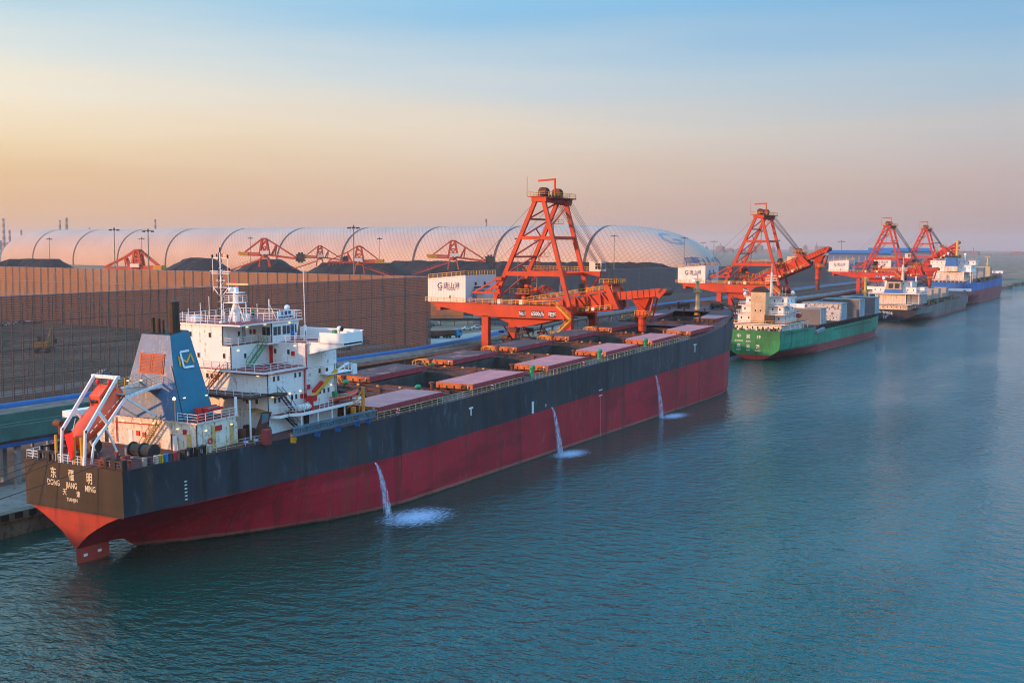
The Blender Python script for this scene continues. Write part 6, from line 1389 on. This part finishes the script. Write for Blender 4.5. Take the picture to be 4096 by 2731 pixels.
def digger(x,y,a_,sc,label):
    t=empty('excavator',(x,y,GZ),(0,0,a_),label,'excavator'); t.scale=(sc,)*3
    YE=bpy.data.materials['yellow_machine'] if 'yellow_machine' in bpy.data.materials else paint('yellow_machine',(.55,.28,.03),.5,.2,.3)
    for yy in (-1.2,1.2): MB().prism([(-2,.1),(2,.1),(2.3,.5),(2,.95),(-2,.95),(-2.3,.5)],'y',yy-.3,yy+.3).build('track',DARK,t)
    MB().box(-2.2,1.6,-1.3,1.3,1.0,2.2).build('body',YE,t); MB().box(.2,1.7,.3,1.3,2.2,3.3).build('cab',GLASS,t)
    MB().beam((1.4,-.3,2.0),(4.2,-.3,4.6),.4,.5).beam((4.2,-.3,4.6),(6.2,-.3,2.4),.35,.4).build('arm',YE,t); MB().box(5.8,6.8,-.7,.1,1.2,2.3).build('bucket',DARK,t)
digger(259.6,316,.6,1.6,'orange-yellow excavator working on the ground behind the near fence'); digger(245,338,2.5,1.2,'small orange digger by the weedy patch behind the near fence'); digger(318,240,-.6,1.4,'yellow digger low behind the fence, right of the bridge wing')
# ---------------------------------------------------------------- the three other ships
def far_hull(root,Ln,B,sec_fn,mat,nm='hull'):
    m_=MB(); loft_hull(m_,sec_fn); o=m_.build(nm,mat,root); return o
def make_ship(name,X,Yc,Ln,hb,stern_hb,dz_fn,red,mat,label,transz,chin=2.0,stemr=4.0,tmat=None,round_=False):
    root=empty(name,(X,Yc,0),None,label,'cargo ship','ships moored along the quay')
    zl=[-4,-1,.5,chin,chin+1.6,red,red+2.2]; zl=sorted(set(zl)); secs=[]
    sx=[0,4,10,18,28,40,60]; xs_=sx+[Ln*.5,Ln*.72]
    def hbz(x,z,dz):
        side=interp(x,[(0,stern_hb),(12,hb*.96),(24,hb),(Ln,hb)])
        if x>=60: return side
        k=interp(x,[(0,0),(60,1)]); zz=max(0,min(1,(z-(-.5+(.2)*k))/(chin+ (3.4 if round_ else 2.0)))) 
        low=side*(zz**.55 if round_ else zz**.8); return low+(side-low)*min(1,k*1.6)
    for x in xs_:
        dz=dz_fn(x); secs.append([(x,max(0,hbz(x,z,dz)),z) for z in zl]+[(x,hbz(x,99,dz),dz)])
    for s in (0,.15,.3,.45,.6,.72,.82,.9,.96,1):
        f_=[]
        for z in zl+[None]:
            zz=z if z is not None else 14; xe=Ln-stemr*(1-min(1,max(0,zz)/14)) ; x=Ln*.74+s*(xe-Ln*.74); y=hb*interp(s,[(0,1),(.3,.96),(.5,.86),(.7,.64),(.85,.38),(.95,.15),(1,0)])*(1 if z is None or z>3 else interp(s,[(0,1),(1,.8)]))
            f_.append((x,y,z if z is not None else dz_fn(x)))
        secs.append(f_)
    m_=MB(); loft_hull(m_,secs); h=m_.build('hull',mat,root)
    s0=secs[0]; ring=[(0,-p[1],p[2]) for p in s0]+[(0,p[1],p[2]) for p in s0[::-1]]
    tm=MB(); tm.add([(-.02,a_,b_) for _,a_,b_ in ring],[tuple(range(len(ring)))]); tr_=tm.build('transom',tmat or mat,root)
    dk_=MB()
    for a_,b_ in zip(secs,secs[1:]):
        p,q=a_[-1],b_[-1]; dk_.add([(p[0],-p[1]+.05,p[2]-.9),(q[0],-q[1]+.05,q[2]-.9),(q[0],q[1]-.05,q[2]-.9),(p[0],p[1]-.05,p[2]-.9)],[(0,1,2,3)])
    dk_.build('deck',DECK,root); return root,h,tr_
def tier(root,x0,x1,y0,y1,z0,z1,mat=None,nm='deckhouse_tier',ledge=.9,wins=0,zc=None):
    m_=MB(); m_.box(x0,x1,y0,y1,z0,z1-.25,0,top=1); m_.box(x0-ledge,x1+ledge*.6,y0-ledge,y1+ledge,z1-.24,z1,2,top=1); o=m_.build(nm,[mat or WHITE,DECKR,CLEANW],root)
    for k in range(wins):
        y=y0+(y1-y0)*(k+.5)/wins; link('window',W2,o,(x0-.03,y,(zc or (z0+z1)/2+.1)))
    for k in range(3): x=x0+(x1-x0)*(k+.5)/3; link('window',W2,o,(x,y0-.03,(z0+z1)/2+.1),(0,0,rad(90)))
    return o
def railbox(root,x0,x1,y0,y1,z,mat=RAILW,sp=2.2): MB().rail([(x1,y0,z),(x0,y0,z),(x0,y1,z),(x1,y1,z)],1.05,sp,.09,n=2).build('deck_railing',mat,root)
# green ship: transom x=388, centre y=117.6
GH=hull_mat('hull_green_over_red',(.006,.20,.125),(.28,.04,.045),3.0,.35,growth=.5,streakcol=(.01,.06,.05)); GT=hull_mat('transom_green',(.02,.20,.06),(.36,.03,.02),1.75,.5,growth=.2,streakcol=(.02,.05,.03))
gd=lambda x: interp(x,[(0,10.0),(28.5,9.8),(28.9,8.0),(60,8.1),(120,8.6),(146,9.4),(152,10.6),(168,11.2)])
gs,gh,gt=make_ship('green_cargo_ship',388,118.3,157,10.4,9.3,gd,3.6,GH,'green cargo ship with red boot top moored ahead of the big bulk carrier',0,chin=1.0,tmat=GT,round_=True)
for tx,y,z,s in (('中',5.3,7.9,1.5),('润',1.9,7.8,1.5),('19',-1.7,7.7,1.6),('ZHONG',5.3,6.3,.8),('RUN',1.9,6.2,.8),('连',5.3,4.6,1.4),('云',1.9,4.5,1.4),('港',-1.5,4.4,1.4),('LIAN',5.3,3.3,.7),('YUN',1.9,3.2,.7),('GANG',-1.5,3.1,.7)): text(tx,s,AFT(-.06,y,z),RAILW,gt)
MB().box(2,28,-10.44,-10.38,8.9,9.1).build('rubbing_strake',BLACK,gh); MB().box(60,118,-10.50,-10.41,7.0,7.2).build('rubbing_strake',BLACK,gh)
tier(gs,4,27,-8.3,8.3,9.1,12.2,wins=9,ledge=2.0); railbox(gs,2.2,28,-10,10,12.2,YEL)
for x in (8,13,18,23,28): MB().box(x-.15,x+.15,-10.2,-9.9,10,12).build('stanchion',RAILW,gs)
tier(gs,6,22,-8,8,12.2,15.4,wins=6,ledge=1.2,mat=WHITE); railbox(gs,5,22,-9,9,15.4)
tier(gs,8,20,-7.6,7.4,15.4,18.3,wins=6,ledge=.9); railbox(gs,7.3,20,-8.2,8.2,18.3)
tier(gs,10,19,-8.2,6.6,18.3,21.2,wins=5,ledge=.5); railbox(gs,10,19,-8.4,6.8,21.2,RAILY)
m_=MB(); m_.box(3.8,7.8,-2.6,2.6,12.3,22.9,0); m_.box(3.7,7.9,-2.7,2.7,22.9,23.3,1); fn=m_.build('funnel',[paint('funnel_cream',(.56,.42,.26),.6,.15,.35),BLACK],gs)
m_=MB(); m_.prism([(-2.8,23.3),(2.8,23.3),(1.2,24.6),(-.8,24.9)],'x',4.6,7.4); m_.build('soot_cowl',BLACK,fn)
for y in (.9,-.9): link('window',W2,fn,(3.77,y,16.6))
m_=MB(); m_.box(11,14,-14,-8.2,17.6,18.9,0); m_.build('bridge_wing',CLEANW,gs); MB().torus((12.5,-14.05,18.3),.4,.12,'y').build('lifebuoy',REDP,gs)
MB().box(3,3.8,-6,-2.6,12.3,15.3).build('painted_recess_shade',DARK,gs)  # solid dark box standing in for the shade of a recess
m_=MB(); m_.tube((14,-1.2,21.2),(14,-1.2,29.5),.65,10,.4); m_.box(13.2,14.8,-3.2,.8,26.5,26.7); m_.rail([(13.2,-3.2,26.7),(13.2,.8,26.7),(14.8,.8,26.7)],.9,1,.08,n=2); m_.box(13.4,14.6,-2.8,.4,28.3,28.5); m_.tube((14,-1.2,29.4),(14,-1.2,32.5),.12,6); m_.build('mast',CABW,gs)
m_=MB(); rr=random.Random(2)
for k in range(9): m_.tube((12+k,-7+k*1.6,21.2),(12+k,-7+k*1.6,22.8+rr.random()*1.8),.06,4)
m_.ell((18,-7.6,22.3),.7,.7,.8); m_.ell((9,6.6,22),.6,.6,.7); m_.build('antennas',CLEANW,gs)
m_=MB(); m_.box(20,26,-9.6,-8.4,12.3,12.5); rb2=m_.build('boat_cradle',STEEL,gs)
ob_=empty('small_lifeboat',(411,109.0,14.3),None,'small red lifeboat in davits beside the white house of the green ship','lifeboat'); MB().ell((0,0,0),2.6,.9,.9,12,8).build('boat_hull',REDP,ob_,smooth=True); MB().beam((-1.8,.9,-1.4),(-1.2,.3,1.9),.2).beam((1.8,.9,-1.4),(1.2,.3,1.9),.2).build('davit',STEEL,ob_)
m_=MB(); rr=random.Random(6)
for k in range(26): x=rr.uniform(1,4);y=rr.uniform(-8.5,8.5); m_.box(x-.4,x+.4,y-.4,y+.4,9.1,9.5+rr.uniform(.2,1.3),k%3)
m_.build('poop_gear',[DARK,STEEL,RUSTY],gs)
HGREY=paint('hatch_panel_grey',(.13,.13,.135),.6,.12,.1); HLIGHT=paint('hatch_panel_side_lit',(.30,.38,.45),.6,.1,.3)  # panel sides carry the blue light falling on them in their colour
def flaky():
    m,n,l,b=newmat('flaking_white_panel'); f=mrange(n,l,noise(n,l,.8,detail=8,rough=.65),.52,.57); l.new(mixc(n,l,f,(.50,.50,.49),(.10,.10,.11)),b.inputs['Base Color']); b.inputs['Roughness'].default_value=.7; return m
for x0,x1,z1,mt in ((52,59,15.2,HGREY),(80,88,16.0,flaky()),(108,116,16.4,HGREY),(134,141,16.4,HGREY)):
    m_=MB(); m_.box(x0,x1,-7.8,7.8,9.2,z1,1); m_.box(x0-.05,x0-.001,-7.6,7.6,9.3,z1-.2,0); m_.box(x0-.3,x1+.1,-8.0,8.0,z1,z1+.25,2)
    for k in (1/3,2/3): xx=x0+(x1-x0)*k; m_.box(xx-.06,xx+.06,-7.86,-7.8,9.3,z1,2)
    m_.build('folded_hatch_cover',[mt,HLIGHT,STEEL],gs)
m_=MB()
for sg in (-1,1): m_.box(44,144,sg*8.6-.1,sg*8.6+.1,7.2,9.6)
for k in range(33): m_.box(44+k*3,44.2+k*3,-9.3,-8.7,7.2,9.5)
m_.build('hatch_coaming',DARK,gs)
m_=MB(); m_.box(30,38,-9.6,-8.8,7.6,9.9,0); 
for k in range(6): m_.box(30.4+k*1.3,31.2+k*1.3,-9.7,-9.6,7.8,9.4,1)
m_.beam((36,-10.8,7.6),(46,-10.8,8.4),.9,1.0,1); m_.build('deck_store_ladder',[DARK,STEEL],gs)
m_=MB(); m_.tube((147,0,9.5),(147,0,25),.75,10,.5); 
for z in (18,23.5): m_.box(146,148,-1.3,1.3,z,z+.15); m_.rail([(146,-1.3,z),(148,-1.3,z),(148,1.3,z),(146,1.3,z)],1.1,1,.1,n=2,closed=True)
m_.build('foremast',paint('foremast_yellow',(.55,.40,.10),.5,.15,.2),gs)
MB().box(151,157,-4,4,10,11.4).tube((153,-2,11.8),(153,2,11.8),.8,10).build('windlass',DARK,gs)
gs.rotation_euler=(0,0,rad(-2.3))
# grey ship
KH=hull_mat('hull_grey_over_red',(.11,.11,.12),(.25,.04,.03),1.1,.6,growth=.3,streakcol=(.16,.11,.09)); KT=hull_mat('stern_black',(.012,.012,.02),(.02,.015,.02),.3,.2)
kd=lambda x: interp(x,[(0,6.0),(35,7.2),(60,7.6),(165,8.4),(174,10.8),(205,11.4)])
ks,kh,kt=make_ship('grey_cargo_ship',628,118.2,188,13.6,12.4,kd,1.4,KH,'dark grey cargo ship with a black stern and white deckhouse, third in the row',0,chin=1.0,tmat=KT,round_=True)
m_=MB(); sx2=[0,4,10,18,28]
text('臨海506',2.2,AFT(-.08,3.4,3.9),RAILW,kt,sx=1.05); text('LINHAI HAI 506',.8,AFT(-.08,3.4,2.7),RAILW,kt) if False else text('HAI 506',.8,AFT(-.08,3.4,2.6),RAILW,kt,sx=1.4); text('上海',1.0,AFT(-.08,3.4,1.6),RAILW,kt); 
tier(ks,4,26,-7,11,5.2,8.7,wins=8,ledge=2.4,mat=WHITE2); railbox(ks,2,26,-12,12,8.7)
tier(ks,6,24,-5.5,9.5,8.7,14.0,wins=0,ledge=.5,mat=WHITE2); tier(ks,7,24,-12.8,-5.5,8.7,13.9,wins=3,ledge=.4,mat=STEEL)
m_=MB(); m_.box(3,26,-13.2,13.2,13.9,14.3,0,top=1); m_.build('upper_deck',[CLEANW,DECKR],ks); railbox(ks,3.2,26,-13,13,14.3)
tier(ks,6,22,-10.8,11.5,14.3,17.6,wins=8,ledge=.3,mat=CLEANW); tier(ks,9,20,-8,6,17.6,20.6,wins=5,ledge=.5,mat=CLEANW)
tier(ks,8,14,-14.5,-8,15.9,17.6,wins=0,ledge=.2,mat=CLEANW); tier(ks,8,14,10,14.8,15.9,17.6,wins=0,ledge=.2,mat=CLEANW)
for y in (-12.6,-6,9.5,12.8): MB().box(4,4.3,y-.15,y+.15,8.7,13.9).build('stanchion',RAILW,ks)
m_=MB(); m_.add([(3,-4.4,14.3),(9,-4.4,14.3),(9,4.9,14.3),(3,4.9,14.3),(4,-3.2,20.3),(8.4,-3.2,20.3),(8.4,3.6,20.3),(4,3.6,20.3)],[(0,3,2,1),(4,5,6,7),(0,1,5,4),(1,2,6,5),(2,3,7,6),(3,0,4,7)]); fn=m_.build('funnel',paint('funnel_tan',(.42,.33,.24),.6,.15,.2),ks)
MB().add([(2.93,-4.45,14.3),(2.93,4.95,14.3),(3.3,4.6,16.3),(3.3,-4.1,16.3)],[(0,1,2,3)]).build('blue_band',BLUEP,fn); MB().box(3.9,8.5,-3.3,3.7,20.3,21.2).build('funnel_cap',BLACK,fn)
for y in (1.6,-1.6): MB().box(3.35,3.6,y-1.1,y+1.1,16.9,19.4).build('louvre_vent',DARK,fn)
m_=MB(); m_.tube((12,-2.6,20.6),(12,-2.6,29),.8,10,.6); m_.box(11,13,-4.8,-.4,26,26.3); m_.rail([(11,-4.8,26.3),(11,-.4,26.3)],1.2,1,.12,n=2); m_.tube((12,-2.6,29),(12,-2.6,33),.15,6); m_.build('mast',CABW,ks)
m_=MB(); m_.ell((9,6.5,21.8),.8,.8,.9); m_.ell((12,3.5,22.6),.5,.5,.6); m_.ell((14,-9,22.6),.5,.5,.6); m_.tube((14,-9,17.6),(14,-9,22.2),.4,8); m_.box(13.4,14.6,-10,-8,19.7,19.9); m_.build('radomes',CLEANW,ks)
for i,(x0,x1) in enumerate(((46,51),(66,71),(86,93),(110,117))):
    m_=MB(); m_.box(x0,x1,-7.5,7.5,8.6,14.4,1); m_.box(x0-.06,x0-.001,-7.3,7.3,8.8,14.3,0); m_.box(x0-.1,x0,-7.5,7.5,8.5,8.75,2); m_.build('folded_hatch_cover',[paint('panel_beige%d'%i,(.36,.34,.29),.6,.1,.2),STEEL,YEL],ks)
m_=MB(); rr=random.Random(9); m_.box(38,132,-8.5,-8.3,7,9.2)
for k in range(46): x=rr.uniform(34,134);y=rr.uniform(-12,-7.5); m_.box(x-.8,x+.8,y-.5,y+.5,7,7.8+rr.random()*1.4,k%2)
m_.build('deck_fittings',[DARK,paint('fitting_olive',(.20,.17,.05),.7,.3)],ks)
m_=MB(); m_.box(178,179,-11,11,9.8,11.6); m_.build('breakwater',CLEANW,ks)
sm_=empty('orange_lifeboat',(650,106.5,12.0),None,'red lifeboat hung at the side of the grey ship deckhouse','lifeboat'); MB().ell((0,0,0),3,1,1,12,8).build('boat_hull',REDP,sm_,smooth=True); MB().beam((-2,.9,-3),(-1.5,.3,2),.2).build('davit',CLEANW,sm_)
ks.rotation_euler=(0,0,rad(-1.6))
# blue ship
BH=hull_mat('hull_blue_over_red',(.02,.12,.42),(.25,.045,.06),9.0,.25,growth=.8,streakcol=(.02,.04,.1))
bd_=lambda x: interp(x,[(0,15.0),(40,14.2),(60,14.0),(172,15.6),(184,18.4),(212,19.2)])
bs,bh,bt_=make_ship('blue_cargo_ship',826,119.2,200,13.8,12.6,bd_,9.0,BH,'blue cargo ship riding high with a red bottom, farthest in the row',0,chin=5.0,stemr=5)
tier(bs,5,30,-9,12,14.1,16.2,wins=8,ledge=1.5,mat=WHITE2); tier(bs,7,28,-8.5,11,16.2,22.2,wins=0,ledge=.6,mat=WHITE2); railbox(bs,5,30,-11,12,16.2)
tier(bs,10,28,-12.4,12.5,22.2,26.4,wins=10,ledge=.5,mat=CLEANW); tier(bs,14,26,-14.5,14.5,26.4,29.3,wins=10,ledge=.4,mat=CLEANW); railbox(bs,14,26,-13,13,29.3)
m_=MB(); m_.box(3,30,-13.3,-12.8,19.5,20.0); m_.box(6,30,-13.3,-8.5,21.9,22.2); m_.build('side_deck',CLEANW,bs)
for x in (4,12,20,29): MB().box(x,x+.3,-13.2,-12.9,14,22).build('stanchion',RAILW,bs)
m_=MB(); m_.add([(4,-4.4,22.2),(11,-4.4,22.2),(11,3.8,22.2),(4,3.8,22.2),(5,-3.4,31.6),(10.6,-3.4,31.6),(10.6,2.8,31.6),(5,2.8,31.6)],[(0,3,2,1),(4,5,6,7),(0,1,5,4),(1,2,6,5),(2,3,7,6),(3,0,4,7)]); fn=m_.build('funnel',BLUEP,bs)
MB().box(4.6,10.9,-3.7,3.1,31.6,32.6).build('funnel_cap',BLACK,fn); MB().box(3.9,11.1,-4.6,4.0,22.2,25.6).build('funnel_base',WHITE2,fn)
m_=MB(); m_.tube((16,-2.2,29.3),(16,-2.2,43),1.0,10,.7); 
for z in (36.5,38.6): m_.box(15,17,-4.8,.4,z,z+.3)
m_.build('mast',paint('mast_yellow_far',(.55,.42,.15),.5,.1),bs)
m_=MB(); m_.ell((13,3,34),.8,.8,.9); m_.ell((13,-8,33.5),.9,.9,1); m_.tube((13,3,29.3),(13,3,33.5),.3,6); m_.tube((13,-8,29.3),(13,-8,33),.4,6); m_.ell((13,5.5,32.5),.6,.6,.7); m_.build('radomes',CLEANW,bs)
for i,(x0,x1,c_) in enumerate(((60,68,(.32,.31,.30)),(95,106,(.34,.34,.34)),(130,142,(.48,.38,.20)))):
    m_=MB(); m_.box(x0,x1,-8.5,8.5,15,23.5,0); 
    for k in range(3): m_.box(x0+k*(x1-x0)/3,x0+k*(x1-x0)/3+.2,-8.6,-8.5,15,23.5,1)
    m_.build('folded_hatch_cover',[paint('far_panel%d'%i,c_,.6,.1,.1),STEEL],bs)
m_=MB(); m_.box(40,165,-9.6,-9.4,13.5,16.5); rr=random.Random(12)
for k in range(40): x=rr.uniform(38,168);y=rr.uniform(-12.6,-10); m_.box(x-1,x+1,y-.6,y+.6,14,15+rr.random()*1.6,k%2)
m_.build('deck_fittings',[DARK,bpy.data.materials['fitting_olive']],bs)
MB().box(186,187,-11,11,17.4,19.4).build('breakwater',CLEANW,bs)
m_=MB(); m_.tube((180,0,15),(180,0,31),.8,10,.6); m_.box(179,181,-1.6,1.6,25,25.3); m_.box(178.5,181.5,-2,2,30.6,31); m_.build('foremast',bpy.data.materials['mast_yellow_far'],bs)
m_=MB(); rr=random.Random(13)
for k in range(9): m_.ell((2.5,-10+k*2.6,15.2),.9,.9,.8,8,6)
m_.build('stern_drums',DARK,bs)
m_=MB(); 
for z in (17.5,18.7,19.9): m_.ell((1,6.2,z),1.1,1.1,.4,10,6)
m_.tube((1,6.2,14.2),(1,6.2,21),.2,6); m_.build('stern_light_mast',CLEANW,bs)
bs.rotation_euler=(0,0,rad(-1.0))
# ---------------------------------------------------------------- funnel smoke and haze
m,n,l,b=newmat('funnel_smoke'); n.remove(b); vp=n.new('ShaderNodeVolumePrincipled'); vp.inputs['Color'].default_value=(.25,.2,.2,1); vp.inputs['Density'].default_value=.05
l.new(vp.outputs[0],n['Material Output'].inputs['Volume'])
sk_=MB().ell((0,0,0),1.5,2.6,1.1,12,8).build('smoke',m,loc=s2w(16.8,-2.2,32.9)); tag(sk_,'faint smoke above the exhaust pipe of the blue funnel','smoke',kind='stuff')
m,n,l,b=newmat('haze_air'); n.remove(b); vp=n.new('ShaderNodeVolumePrincipled'); vp.inputs['Color'].default_value=(.95,.86,.84,1); vp.inputs['Density'].default_value=HAZE; vp.inputs['Anisotropy'].default_value=.2
l.new(vp.outputs[0],n['Material Output'].inputs['Volume'])
tag(MB().box(-11800,11800,-11800,11800,-5,136).build('haze',m),kind='stuff')
